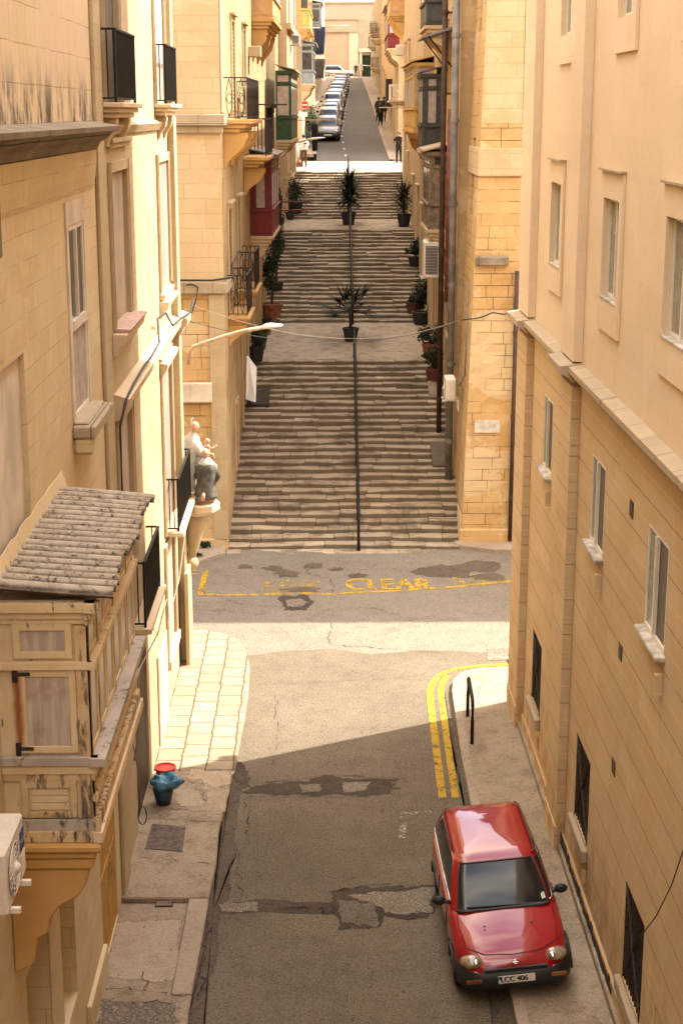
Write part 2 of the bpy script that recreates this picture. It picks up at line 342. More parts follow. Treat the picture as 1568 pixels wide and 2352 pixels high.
M['hole'] = mat_asphalt('broken_dark_asphalt', (0.045, 0.034, 0.025), (0.085, 0.062, 0.042), (0.022, 0.017, 0.013), seed=12, ragged=True)
M['patch'] = mat_asphalt('patched_grey_concrete', (0.17, 0.14, 0.105), (0.13, 0.105, 0.08), (0.085, 0.068, 0.052), patch=0.8, seed=15, ragged=True)
M['concrete'] = mat_asphalt('stained_concrete', (0.31, 0.245, 0.175), (0.25, 0.192, 0.133), (0.135, 0.100, 0.066), patch=0.75, crack=0.5, seed=20, speck=0.3)
M['landing'] = mat_asphalt('worn_stained_landing_stone', (0.40, 0.32, 0.225), (0.34, 0.265, 0.18), (0.085, 0.065, 0.042), patch=0.8, crack=0.6, seed=40, speck=0.25)
M['piazza'] = mat_asphalt('pale_crossing_stone', (0.36, 0.31, 0.24), (0.32, 0.27, 0.2), (0.24, 0.19, 0.13), patch=0.4, crack=0.2, seed=41, speck=0.25)
M['kerb'] = mat_asphalt('kerb_concrete', (0.33, 0.265, 0.195), (0.28, 0.22, 0.158), (0.15, 0.115, 0.08), patch=0.5, crack=0.3, seed=24, speck=0.3)
M['wet'] = mat_asphalt('dark_gutter_dirt', (0.075, 0.058, 0.042), (0.11, 0.085, 0.06), (0.04, 0.03, 0.022), seed=26, ragged=True)
M['wet_solid'] = mat_asphalt('dark_damp_concrete', (0.085, 0.066, 0.048), (0.13, 0.10, 0.07), (0.05, 0.038, 0.028), seed=27)
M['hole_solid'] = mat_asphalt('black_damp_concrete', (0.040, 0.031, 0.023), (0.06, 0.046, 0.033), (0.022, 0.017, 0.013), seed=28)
M['pave_patch'] = mat_asphalt('paler_patched_pavement', (0.37, 0.30, 0.22), (0.31, 0.24, 0.17), (0.19, 0.14, 0.095), patch=0.5, crack=0.2, seed=33, ragged=True, speck=0.3)
M['asph_patch'] = mat_asphalt('road_patch_asphalt', (0.110, 0.090, 0.067), (0.145, 0.119, 0.088), (0.058, 0.046, 0.033), seed=29, ragged=True)
M['cover'] = plain('iron_cover', (0.10, 0.07, 0.05), 0.75, var=0.4, scale=12, bump=0.5)

def mat_paving():
    t = NT('limestone_paving'); x, y, z = t.xyz(t.pos()); v = t.vec(x, y, 0.0)
    w = t.math('MULTIPLY', t.math('SUBTRACT', t.noise(v, 2.2, 3), 0.5), 0.12)
    br = t.n('TexBrick', {'Vector': t.vec(t.math('ADD', t.math('ADD', y, 0.0), w), t.math('ADD', t.math('ADD', x, 3.2), w), 0.0), 'Color1': (0, 0, 0), 'Color2': (1, 1, 1), 'Scale': 1, 'Mortar Size': 0.02,
                          'Brick Width': 0.58, 'Row Height': 0.50, 'Mortar Smooth': 0.2}, offset=0.37)
    br2 = br
    tone = t.n('SeparateColor', {0: br.outputs['Color']}).outputs[0]
    c = t.mix(tone, (0.295, 0.245, 0.18), (0.235, 0.185, 0.125))
    n = t.noise(v, 4.0, 6, 0.65)
    c = t.mix(t.math('MULTIPLY', t.ramp(n, 0.42, 0.66), 0.6), c, (0.185, 0.14, 0.09))
    c = t.mix(br.outputs['Fac'], c, (0.10, 0.07, 0.04))
    t.bump(t.math('SUBTRACT', n, br.outputs['Fac']), 0.5, 0.02)
    return t.fin(c, 0.85, 0.2)
M['paving'] = mat_paving()

def mat_steps():
    t = NT('worn_limestone_steps')
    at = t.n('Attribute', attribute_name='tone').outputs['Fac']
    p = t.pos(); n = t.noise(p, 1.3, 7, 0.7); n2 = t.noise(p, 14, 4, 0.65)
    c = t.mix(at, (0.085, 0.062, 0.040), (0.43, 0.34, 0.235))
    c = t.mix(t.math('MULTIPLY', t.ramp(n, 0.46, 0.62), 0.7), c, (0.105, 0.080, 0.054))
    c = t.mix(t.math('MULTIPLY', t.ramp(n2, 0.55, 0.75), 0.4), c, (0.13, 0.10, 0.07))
    t.bump(t.math('ADD', n2, n), 0.5, 0.03)
    return t.fin(c, 0.88, 0.2)
M['steps'] = mat_steps()

def mat_peel(name, paint, wood, lo=0.50, hi=0.58, rust=None, warm=(0.34, 0.19, 0.075)):
    t = NT(name); p = t.pos(); x, y, z = t.xyz(p)
    n = t.noise(t.n('VectorMath', {0: p, 1: (5, 5, 1.5)}, operation='MULTIPLY').outputs[0], 2.4, 9, 0.7, 0.3)
    reg = t.noise(p, 1.1, 3)
    m = t.ramp(t.math('ADD', n, t.math('MULTIPLY', t.math('SUBTRACT', reg, 0.5), 0.35)), lo, hi)
    pc = t.mix(t.ramp(t.noise(p, 3.0, 5), 0.35, 0.7), paint, warm)
    g = t.noise(t.n('VectorMath', {0: p, 1: (30, 30, 1.2)}, operation='MULTIPLY').outputs[0], 1.5, 4)
    wc = t.mix(t.ramp(g, 0.35, 0.7), wood, tuple(k * 0.3 for k in wood))
    c = t.mix(m, pc, wc)
    if rust:
        x0, z0, z1 = rust
        dx = t.math('ABSOLUTE', t.math('SUBTRACT', x, x0))
        f = t.math('MULTIPLY', t.ramp(t.math('ADD', dx, t.math('MULTIPLY', t.math('SUBTRACT', t.noise(p, 6, 3), 0.5), 0.06)), 0.015, 0.075, 1, 0), t.math('MULTIPLY', t.ramp(z, z0, z0 + 0.1), t.ramp(z, z1 - 0.02, z1, 1, 0)))
        c = t.mix(t.math('MULTIPLY', f, 0.85), c, (0.30, 0.085, 0.015))
    t.bump(t.math('SUBTRACT', g, t.math('MULTIPLY', m, 0.8)), 0.5, 0.01)
    return t.fin(c, 0.8, 0.2)
M['peel'] = mat_peel('peeling_cream_paint_timber', (0.66, 0.525, 0.335), (0.25, 0.19, 0.135), 0.59, 0.66, rust=(-3.005, 6.1, 6.92), warm=(0.60, 0.455, 0.265))
M['peel_bad'] = mat_peel('badly_peeled_timber', (0.61, 0.465, 0.28), (0.24, 0.18, 0.125), 0.50, 0.60, warm=(0.48, 0.325, 0.16))
M['greywood'] = mat_peel('bare_grey_timber', (0.44, 0.385, 0.32), (0.20, 0.165, 0.13), 0.55, 0.66, warm=(0.36, 0.31, 0.255))
M['door_yellow'] = mat_peel('ochre_painted_door', (0.46, 0.27, 0.07), (0.22, 0.12, 0.04), 0.56, 0.64, warm=(0.40, 0.22, 0.05))

def mat_lichen():
    t = NT('lichened_corrugated_sheet'); p = t.pos()
    n = t.noise(p, 5.0, 8, 0.75); n2 = t.noise(p, 22, 4, 0.7); r = t.noise(p, 2.6, 2)
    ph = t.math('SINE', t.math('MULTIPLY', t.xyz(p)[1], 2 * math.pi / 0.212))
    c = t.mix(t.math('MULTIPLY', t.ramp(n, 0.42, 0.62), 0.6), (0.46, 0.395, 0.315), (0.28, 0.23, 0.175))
    c = t.mix(t.math('MULTIPLY', t.ramp(ph, 0.65, -0.35), t.ramp(n, 0.3, 0.5, 0.55, 0.95)), c, (0.085, 0.068, 0.052))  # dark valley bands: grime plus the shade under each ridge, painted in
    c = t.mix(t.math('MULTIPLY', t.ramp(n2, 0.50, 0.62), t.ramp(n, 0.42, 0.6)), c, (0.045, 0.036, 0.028))
    c = t.mix(t.math('MULTIPLY', t.ramp(t.noise(p, 7.5, 3), 0.70, 0.75), 0.7), c, (0.20, 0.035, 0.022))
    t.bump(n2, 0.6, 0.01)
    return t.fin(c, 0.95, 0.1)
M['lichen'] = mat_lichen()
def mat_marking(name, c, lo, hi, seed=0.0):
    t = NT(name); x, y, z = t.xyz(t.pos()); v = t.vec(x, y, seed)
    m = t.ramp(t.math('ADD', t.math('MULTIPLY', t.noise(v, 3.0, 6, 0.7), 0.6), t.math('MULTIPLY', t.noise(v, 22, 3, 0.6), 0.4)), lo, hi, 0, 1)
    tr = t.n('BsdfTransparent'); mx = t.n('MixShader', {0: m, 1: t.b.outputs[0], 2: tr.outputs[0]})
    t.t.links.new(mx.outputs[0], t.out.inputs[0])
    cc = t.mix(t.ramp(t.noise(v, 30, 2), 0.4, 0.7), c, tuple(k * 0.75 for k in c))
    return t.fin(cc, 0.8, 0.2)
M['yellow'] = mat_marking('yellow_line_paint', (0.40, 0.25, 0.025), 0.50, 0.62)
M['yellow_worn'] = mat_marking('worn_yellow_paint', (0.42, 0.265, 0.03), 0.49, 0.57, 3)
M['yellow_faint'] = mat_marking('faint_yellow_paint', (0.42, 0.28, 0.06), 0.42, 0.51, 6)
M['white_faint'] = mat_marking('faint_white_paint', (0.42, 0.40, 0.32), 0.42, 0.52, 9)
M['white_line'] = mat_marking('white_line_paint', (0.5, 0.45, 0.38), 0.5, 0.6, 9)
def mat_curtain_glass(name, c1, c2):
    t = NT(name); x, y, z = t.xyz(t.pos())
    s_ = t.noise(t.vec(t.math('MULTIPLY', t.math('ADD', x, y), 9.0), t.math('MULTIPLY', z, 0.5), 0), 1.5, 4)
    c = t.mix(t.ramp(s_, 0.3, 0.7), c1, c2)
    c = t.mix(t.math('MULTIPLY', t.ramp(t.noise(t.vec(x, y, z), 4, 3), 0.5, 0.72), 0.5), c, (0.30, 0.155, 0.13))
    return t.fin(c, 0.25, 0.5)
M['curtain_glass'] = mat_curtain_glass('curtain_behind_glass', (0.36, 0.30, 0.25), (0.54, 0.46, 0.39))
M['bal_glass'] = mat_curtain_glass('dusty_balcony_glass', (0.30, 0.25, 0.19), (0.40, 0.34, 0.26))

# ---------------------------------------------------------------- objects
ORG = {}
def tag(o, label=None, cat=None, group=None, kind=None):
    if label: o['label'] = label
    if cat: o['category'] = cat
    if group: o['group'] = group
    if kind: o['kind'] = kind
    return o
def thing(name, loc, label, cat, group=None):
    o = bpy.data.objects.new(name, None); o.empty_display_size = 0.2
    o.location = loc; col.objects.link(o); ORG[o] = Vector(loc)
    return tag(o, label, cat, group)

class MB:
    def __init__(s): s.v = []; s.f = []; s.sm = False
    def add(s, vs, fs):
        b = len(s.v); s.v += [Vector(p) for p in vs]; s.f += [tuple(i + b for i in f) for f in fs]
    def hexa(s, p): s.add(p, [(0, 3, 2, 1), (4, 5, 6, 7), (0, 1, 5, 4), (1, 2, 6, 5), (2, 3, 7, 6), (3, 0, 4, 7)])
    def box(s, x0, x1, y0, y1, z0, z1):
        s.hexa([(x0, y0, z0), (x1, y0, z0), (x1, y1, z0), (x0, y1, z0), (x0, y0, z1), (x1, y0, z1), (x1, y1, z1), (x0, y1, z1)])
    def fbox(s, F, u0, u1, z0, z1, d0, d1):
        P = F.P
        s.hexa([P(u0, z0, d0), P(u1, z0, d0), P(u1, z0, d1), P(u0, z0, d1), P(u0, z1, d0), P(u1, z1, d0), P(u1, z1, d1), P(u0, z1, d1)])
    def quad(s, a, b, c, d): s.add([a, b, c, d], [(0, 1, 2, 3)])
    def tube(s, pts, r, n=8, cap=True, r2=None):
        pts = [Vector(p) for p in pts]; m = len(pts); rings = []
        for i, p in enumerate(pts):
            t = (pts[min(i + 1, m - 1)] - pts[max(i - 1, 0)]).normalized()
            a = t.cross(Vector((0, 0, 1)))
            if a.length < 1e-3: a = t.cross(Vector((1, 0, 0)))
            a.normalize(); b = t.cross(a).normalized()
            rr = r if r2 is None else lerp(r, r2, i / max(1, m - 1))
            rings.append([p + a * (rr * math.cos(k * 2 * math.pi / n)) + b * (rr * math.sin(k * 2 * math.pi / n)) for k in range(n)])
        vs_ = [q for rg in rings for q in rg]; fs = []
        for i in range(m - 1):
            for k in range(n):
                fs.append((i * n + k, i * n + (k + 1) % n, (i + 1) * n + (k + 1) % n, (i + 1) * n + k))
        if cap: fs += [tuple(range(n))[::-1], tuple((m - 1) * n + k for k in range(n))]
        s.add(vs_, fs)
    def loft(s, secs, n=16, cap=True, fold=0.0, seed=0):
        # secs: (cx, cy, z, rx, ry) stacked ellipses
        rnd = random.Random(seed); ph = [rnd.uniform(0, 6.28) for _ in range(4)]
        vs_ = []; fs = []
        for i, (cx, cy, z, rx, ry) in enumerate(secs):
            for k in range(n):
                a = 2 * math.pi * k / n
                w = 1 + fold * (math.sin(5 * a + ph[0] + i * 0.15) * 0.6 + math.sin(8 * a + ph[1] - i * 0.2) * 0.4)
                vs_.append((cx + rx * w * math.cos(a), cy + ry * w * math.sin(a), z))
        for i in range(len(secs) - 1):
            for k in range(n): fs.append((i * n + k, i * n + (k + 1) % n, (i + 1) * n + (k + 1) % n, (i + 1) * n + k))
        if cap: fs += [tuple(range(n))[::-1], tuple((len(secs) - 1) * n + k for k in range(n))]
        s.add(vs_, fs)
    def ball(s, c, rx, ry=None, rz=None, n=12, m=8):
        ry = ry or rx; rz = rz or rx
        secs = []
        vs_ = [(c[0], c[1], c[2] - rz)]; fs = []
        for i in range(1, m):
            t = -math.pi / 2 + math.pi * i / m
            for k in range(n):
                a = 2 * math.pi * k / n
                vs_.append((c[0] + rx * math.cos(t) * math.cos(a), c[1] + ry * math.cos(t) * math.sin(a), c[2] + rz * math.sin(t)))
        vs_.append((c[0], c[1], c[2] + rz)); last = len(vs_) - 1
        for k in range(n):
            fs.append((0, 1 + (k + 1) % n, 1 + k)); fs.append((last, last - n + k, last - n + (k + 1) % n))
        for i in range(m - 2):
            for k in range(n): fs.append((1 + i * n + k, 1 + i * n + (k + 1) % n, 1 + (i + 1) * n + (k + 1) % n, 1 + (i + 1) * n + k))
        s.add(vs_, fs)
    def prism(s, poly, F, u0, u1):
        # poly of (d, z) swept along u of a frame
        n = len(poly); vs_ = [F.P(u0, z, d) for d, z in poly] + [F.P(u1, z, d) for d, z in poly]
        fs = [tuple(range(n))[::-1], tuple(range(n, 2 * n))] + [(i, (i + 1) % n, n + (i + 1) % n, n + i) for i in range(n)]
        s.add(vs_, fs)
    def extr(s, poly, z0, z1):
        n = len(poly); vs_ = [(x, y, z0) for x, y in poly] + [(x, y, z1) for x, y in poly]
        fs = [tuple(range(n))[::-1], tuple(range(n, 2 * n))] + [(i, (i + 1) % n, n + (i + 1) % n, n + i) for i in range(n)]
        s.add(vs_, fs)
    def build(s, name, mat, parent=None, smooth=False, label=None, bev=0.0, mats=None, midx=None):
        me = bpy.data.meshes.new(name)
        o0 = ORG[parent] if parent else Vector((0, 0, 0))
        me.from_pydata([tuple(p - o0) for p in s.v], [], s.f)
        bm = bmesh.new(); bm.from_mesh(me)
        bmesh.ops.recalc_face_normals(bm, faces=bm.faces)
        if bev:
            es = [e for e in bm.edges if e.is_manifold and e.calc_face_angle(0) > 0.6]
            bmesh.ops.bevel(bm, geom=es, offset=bev, segments=1, affect='EDGES')
        bm.to_mesh(me); bm.free()
        if mats:
            for m in mats: me.materials.append(m)
        elif mat: me.materials.append(mat)
        if midx:
            for i, k in enumerate(midx): me.polygons[i].material_index = k
        if smooth: me.polygons.foreach_set('use_smooth', [True] * len(me.polygons))
        ob = bpy.data.objects.new(name, me); col.objects.link(ob)
        if parent: ob.parent = parent
        ORG[ob] = o0
        if label: ob['label'] = label
        return ob

class Frame:
    def __init__(s, o, t, n):
        s.o = Vector(o + (0,)); s.t = Vector(t + (0,)).normalized(); s.nv = Vector(n + (0,)).normalized()
    def P(s, u, z, d=0.0): return s.o + s.t * u + s.nv * d + Vector((0, 0, z))
    def uz(s, x, y, d=0.0):
        r = ray(x, y); o = s.o + s.nv * d; k = (o - CAMP).dot(s.nv) / r.dot(s.nv); p = CAMP + r * k
        return (p - o).dot(s.t), p.z
F_RN = Frame((4.12, 0), (0, 1), (-1, 0))
F_LN = Frame((-3.2, 0), (0, 1), (1, 0))
F_L = Frame((-2.66, 43.7), (0.0199, 1), (1, -0.0199))
F_R = Frame((4.1, 44.0), (0.0111, 1), (-1, 0.0111))
F_LF = Frame((-2.66, 43.7), (-1, 0), (0, -1))
F_RF = Frame((4.1, 44.0), (1, 0), (0, -1))
F_L2 = Frame((XL2(104), 104), (XL2(160) - XL2(104), 56), (56, -(XL2(160) - XL2(104))))
F_R2 = Frame((XR2(101), 101), (XR2(160) - XR2(101), 59), (-59, XR2(160) - XR2(101)))

def arch_pts(u0, u1, zs, n=8):
    c = (u0 + u1) / 2; r = (u1 - u0) / 2
    return [(c - r * math.cos(math.pi * i / n), zs + r * math.sin(math.pi * i / n)) for i in range(n + 1)]
def wall(F, u0, u1, z0, z1, holes=()):
    """wall face with real recesses; holes = (ua, ub, za, zb, depth)"""
    mb = MB()
    us = sorted(set([u0, u1] + [h[0] for h in holes] + [h[1] for h in holes]))
    zs = sorted(set([z0, z1] + [h[2] for h in holes] + [h[3] for h in holes]))
    us = [u for u in us if u0 <= u <= u1]; zs = [z for z in zs if z0 <= z <= z1]
    for a, b in zip(us, us[1:]):
        for c, d in zip(zs, zs[1:]):
            m = ((a + b) / 2, (c + d) / 2)
            if any(h[0] < m[0] < h[1] and h[2] < m[1] < h[3] for h in holes): continue
            mb.quad(F.P(a, c), F.P(b, c), F.P(b, d), F.P(a, d))
    for a, b, c, d, dp in holes:
        P = F.P
        mb.quad(P(a, c), P(a, d), P(a, d, -dp), P(a, c, -dp)); mb.quad(P(b, c), P(b, d), P(b, d, -dp), P(b, c, -dp))
        mb.quad(P(a, c), P(b, c), P(b, c, -dp), P(a, c, -dp)); mb.quad(P(a, d), P(b, d), P(b, d, -dp), P(a, d, -dp))
        mb.quad(P(a, c, -dp), P(b, c, -dp), P(b, d, -dp), P(a, d, -dp))
    return mb
def mass(mb, pts, z0, z1, skip=()):
    """the rest of the block: sides of a footprint (skipping facade edges) and its roof"""
    n = len(pts)
    for i in range(n):
        if i in skip: continue
        a, b = pts[i], pts[(i + 1) % n]
        mb.quad((a[0], a[1], z0), (b[0], b[1], z0), (b[0], b[1], z1), (a[0], a[1], z1))
    mb.add([(p[0], p[1], z1) for p in pts], [tuple(range(n))])

def slider(F, a, b, c, d, dp, parent, p1='pane_grey', p2='pane_green', sill=None, frame='alu', split=0.5, name='window'):
    """two-leaf window set back dp in its opening: window > pane, pane, sill"""
    mb = MB(); w = 0.05; m = lerp(a, b, split)
    for (x0, x1, y0, y1, e) in ((a, b, c, c + w, .05), (a, b, d - w, d, .05), (a, a + w, c + w, d - w, .05), (b - w, b, c + w, d - w, .05), (m - w * .6, m + w * .6, c + w, d - w, .07)):
        mb.fbox(F, x0, x1, y0, y1, -dp + 0.002, -dp + e)
    o = mb.build(name, M[frame], parent)
    q = MB(); q.fbox(F, a + w, m - w * .6, c + w, d - w, -dp + .004, -dp + .02); q.build('pane', M[p1], o)
    q = MB(); q.fbox(F, m + w * .6, b - w, c + w, d - w, -dp + .004, -dp + .03); q.build('pane', M[p2], o)
    if sill:
        q = MB(); q.fbox(F, a - .06, b + .06, c - .06, c - .002, -dp, .10); q.build('sill', M[sill], o, bev=.01)
    return o
def door(F, a, b, c, d, dp, parent, mat, name='door', planks=3, lab=None):
    mb = MB(); n = planks; w = (b - a) / n
    for i in range(n): mb.fbox(F, a + i * w + .008, a + (i + 1) * w - .008, c, d - .02, -dp + .003, -dp + .05)
    mb.fbox(F, a, b, c + (d - c) * .48, c + (d - c) * .52, -dp + .05, -dp + .065)
    return mb.build(name, M[mat], parent, label=lab)
def shutter_win(F, a, b, c, d, dp, parent, mat, name='window'):
    mb = MB(); m = (a + b) / 2
    for x0, x1 in ((a, m - .01), (m + .01, b)):
        mb.fbox(F, x0, x1, c, d, -dp + .003, -dp + .03)
        k = int((d - c) / .12)
        for i in range(k): mb.fbox(F, x0 + .06, x1 - .06, c + .06 + i * (d - c - .1) / k, c + .10 + i * (d - c - .1) / k, -dp + .03, -dp + .05)
    return mb.build(name, M[mat], parent)
def surround(F, a, b, c, d, parent, mat, w=.16, p=.05, hood=True, sill=True, name='surround'):
    mb = MB()
    mb.fbox(F, a - w, a, c, d, 0.002, p); mb.fbox(F, b, b + w, c, d, 0.002, p); mb.fbox(F, a - w, b + w, d, d + w, 0.002, p)
    if hood: mb.fbox(F, a - w - .06, b + w + .06, d + w, d + w + .08, 0.002, p + .10)
    if sill: mb.fbox(F, a - w - .05, b + w + .05, c - .12, c, 0.002, p + .10)
    return mb.build(name, M[mat], parent, bev=.008)
def railing(F, u0, u1, z, h, p, parent, mat='iron', step=.11, name='railing', r=.012):
    mb = MB(); ends = []
    top = z + h
    mb.fbox(F, u0, u1, top - .03, top, p - .03, p + .02)
    mb.fbox(F, u0, u1, z + .05, z + .075, p - .02, p)
    for u in (u0, u1):
        mb.fbox(F, u - .02, u + .02, top - .03, top, 0.01, p - .03); mb.fbox(F, u - .015, u + .015, z + .05, z + .075, 0.01, p - .02)
        mb.fbox(F, u - .02, u + .02, z, top - .03, p - .03, p + .01)
        k = max(1, int(p / .14))
        for i in range(1, k + 1): mb.fbox(F, u - .01, u + .01, z + .05, top - .03, p * i / (k + 1) - .01, p * i / (k + 1) + .01)
    n = int((u1 - u0) / step)
    for i in range(1, n): mb.fbox(F, lerp(u0, u1, i / n) - r, lerp(u0, u1, i / n) + r, z + .075, top - .03, p - .022, p + .002)
    return mb.build(name, M[mat], parent)
def slab(F, u0, u1, z, p, parent, mat, name='balcony_slab', drop=.3, steps=3):
    mb = MB()
    for i in range(steps):
        q = p * (1 - .22 * i); mb.fbox(F, u0 - .1 + .07 * i, u1 + .1 - .07 * i, z - drop * (i + 1) / steps, z - drop * i / steps - (0.002 if i else 0), 0.002, q + .06)
    return mb.build(name, M[mat], parent, bev=.012)
def corbel(F, u, z, p, h, w, parent, mat, name='corbel'):
    mb = MB(); poly = [(0.002, z), (p, z), (p, z - h * .18)]
    for i in range(9):
        t = i / 8; poly.append((lerp(p * .92, .06, t) + .10 * p * math.sin(t * 6.28), z - h * lerp(.22, 1, t)))
    poly.append((0.002, z - h))
    mb.prism(poly, F, u - w / 2, u + w / 2)
    return mb.build(name, M[mat], parent, bev=.01)

def face_panels(Q, w, z0, z1, cols, mframe, mpane, rows=(.34, .50, .16), proud=.03, em=.02, solid=False):
    """timber frame and panes on one face; Q(a, z, o) maps face coords. returns panes list"""
    panes = []; cw = w / cols; st = .07
    H = z1 - z0; zz = [z0, z0 + H * rows[0], z0 + H * (rows[0] + rows[1]), z1]
    def bx(mb, a0, a1, b0, b1, o0, o1):
        mb.hexa([Q(a0, b0, o0), Q(a1, b0, o0), Q(a1, b0, o1), Q(a0, b0, o1), Q(a0, b1, o0), Q(a1, b1, o0), Q(a1, b1, o1), Q(a0, b1, o1)])
    for i in range(cols + 1):
        c = min(max(i * cw, st / 2), w - st / 2); bx(mframe, c - st / 2, c + st / 2, z0, z1, .002, proud)
    for z in zz:
        c = min(max(z, z0 + st / 2), z1 - st / 2); bx(mframe, 0, w, c - st / 2, c + st / 2, .002, proud + .004)
    bx(mframe, 0, w, zz[1] - .05, zz[1] + .03, .002, proud + .05)
    for i in range(cols):
        a0, a1 = i * cw + st / 2 + .02, (i + 1) * cw - st / 2 - .02
        m = st / 2 + .03
        bx(mframe, a0 + .08, a1 - .08, zz[0] + m + .06, zz[1] - m - .06, .002, .022)
        for lo, hi in ((zz[1], zz[2]), (zz[2], zz[3])):
            if solid and lo == zz[1]:
                bx(mframe, a0 + .08, a1 - .08, lo + m + .08, hi - m - .08, .002, .022); continue
            pm = MB(); bx(pm, a0 + em, a1 - em, lo + m + .02, hi - m - .02, .003, .014); panes.append(pm)
            if em > .05:
                for x0, x1 in ((a0 + em - .03, a0 + em), (a1 - em, a1 - em + .03)): bx(mframe, x0, x1, lo + m, hi - m, .002, .03)
    return panes
def closed_balcony(F, u0, u1, z0, z1, p, parent, mat, pane='pane_dark', roof='pipe_grey', cols=3, ecols=1, corb='trim', rows=(.34, .50, .16), ch=.7, lab=None, em=.02, solid=False):
    mb = MB(); mb.fbox(F, u0, u1, z0, z1, 0.002, p)
    fr = mb
    pn = face_panels(lambda a, z, o: F.P(u0 + a, z, p + o), u1 - u0, z0, z1, cols, fr, None, rows)
    pn += face_panels(lambda a, z, o: F.P(u0 - o, z, a), p, z0, z1, ecols, fr, None, rows, em=em, solid=solid)
    mb.fbox(F, u0 - .08, u1 + .08, z1 - .02, z1 + .10, 0.002, p + .10)
    body = mb.build('closed_balcony', M[mat], parent, label=lab)
    for q in pn: q.build('pane', M[pane], body)
    r = MB(); r.prism([(0.002, z1 + .32), (0.002, z1 + .36), (p + .22, z1 + .16), (p + .22, z1 + .102)], F, u0 - .15, u1 + .15); r.build('balcony_roof', M[roof], body)
    s_ = MB()
    for i in range(3): s_.fbox(F, u0 - .06 + .05 * i, u1 + .06 - .05 * i, z0 - .12 * (i + 1), z0 - .12 * i - .002, 0.002, p + .08 - .10 * i)
    s_.build('balcony_slab', M[corb], body, bev=.01)
    n = 2 if u1 - u0 < 4 else 3
    for i in range(n):
        c = corbel(F, lerp(u0 + .25, u1 - .25, i / (n - 1)), z0 - .362, p * .75, ch, .28, body, corb)
    return body

# ---------------------------------------------------------------- the setting: ground, roads, pavements, steps
def sheet(name, rows, mat, kind='structure', thick=0.0, seg=1):
    """rows: list of (left point, right point) along the way"""
    mb = MB()
    for (a, b), (c, d) in zip(rows, rows[1:]): mb.quad(a, b, d, c)
    if thick:
        for (a, b), (c, d) in zip(rows, rows[1:]):
            for p, q in ((a, c), (b, d)):
                mb.quad(p, q, (q[0], q[1], q[2] - thick), (p[0], p[1], p[2] - thick))
        for (a, b) in (rows[0], rows[-1]): mb.quad(a, b, (b[0], b[1], b[2] - thick), (a[0], a[1], a[2] - thick))
    return tag(mb.build(name, M[mat]), kind=kind)
ys = [-60, -30, 20, 43.7, 55, 63, 75, 79.5, 89, 97, 108, 118, 135, 168, 215, 235, 400, 900]
mb = MB()
xs = [-900, -200, -40, 40, 200, 900]
for a, b in zip(ys, ys[1:]):
    for c, d in zip(xs, xs[1:]):
        za, zb = hill(a) - .35, hill(b) - .35
        mb.quad((c, a, za), (d, a, za), (d, b, zb), (c, b, zb))
tag(mb.build('ground', M['concrete']), kind='structure')
sheet('road', [((-3.3, y, 0), (4.3, y, 0)) for y in (-75, 0, 10, 20, 27, 36.5)], 'asphalt')
# cross street laid over with an uneven joint
edge = [(-45, 33.2), (-4, 33.3), (-2.2, 34.4), (-0.8, 34.9), (0.3, 35.0), (1.2, 34.6), (2.4, 34.9), (4.5, 34.6), (45, 34.5)]
mb = MB()
for (a, b), (c, d) in zip(edge, edge[1:]): mb.quad((a, b, .004), (c, d, .004), (c, 44.2, .004), (a, 44.2, .004))
tag(mb.build('cross_street', M['asphalt2']), kind='structure')

def poly_slab(name, pts, z0, z1, mat, bev=0.015):
    mb = MB(); mb.extr([(p[0], p[1]) for p in pts], z0, z1)
    return tag(mb.build(name, M[mat], bev=bev), kind='structure')
LK = [(-2.71, 36.1), (-2.3, 35.85), (-1.95, 35.35), (-1.70, 34.5), (-1.60, 33.3), (-1.57, 31.5), (-1.60, 29.6), (-1.66, 27.75)]
poly_slab('paved_pavement', [(-3.4, 36.15)] + LK + [(-3.4, 27.75)], -.2, .13, 'paving', bev=.03)
poly_slab('pavement', [(-3.4, 27.74), (-1.67, 27.74), (-1.72, 26.6), (-1.80, 25.2), (-1.76, 24.0), (-1.80, 22.75), (-3.4, 22.75)], -.2, .125, 'concrete', bev=.02)
poly_slab('pavement', [(-3.4, 22.74), (-2.13, 22.74), (-2.16, 19.95), (-3.4, 19.95)], -.2, .035, 'concrete')
poly_slab('pavement', [(-3.4, 19.94), (-1.86, 19.94), (-1.9, 5), (-3.4, 5)], -.2, .10, 'concrete')
KB = [(-2.12, 22.74), (-1.80, 22.74), (-1.82, 21.5), (-1.86, 19.95), (-2.15, 19.95)]
poly_slab('kerb', KB, -.2, .115, 'kerb')
RK = [(4.3, 33.46), (3.6, 33.36), (3.15, 33.08), (2.92, 32.6), (2.84, 31.9), (2.80, 30.5), (2.74, 28.5), (2.72, 26.5), (2.70, 22), (2.68, 16), (2.68, 5)]
def offset(path, d):
    out = []
    for i, p in enumerate(path):
        a = Vector(path[max(0, i - 1)]); b = Vector(path[min(len(path) - 1, i + 1)])
        t = (b - a).normalized(); out.append((p[0] + t.y * d, p[1] - t.x * d))
    return out
inner = offset(RK, -.17)
poly_slab('pavement', [(4.4, 33.28)] + inner[1:] + [(4.4, 5)], -.2, .118, 'concrete', bev=0)
mb = MB()
for (a, b), (c, d) in zip(list(zip(RK, inner)), list(zip(RK, inner))[1:]):
    mb.extr([a, b, d, c], -.2, .124)
tag(mb.build('kerb', M['kerb'], bev=.006), kind='structure')
def strip(name, path, w, z, mat):
    l = offset(path, w / 2); r = offset(path, -w / 2); mb = MB()
    for i in range(len(path) - 1): mb.quad((*l[i], z), (*r[i], z), (*r[i + 1], z), (*l[i + 1], z))
    return tag(mb.build(name, M[mat]), kind='structure')
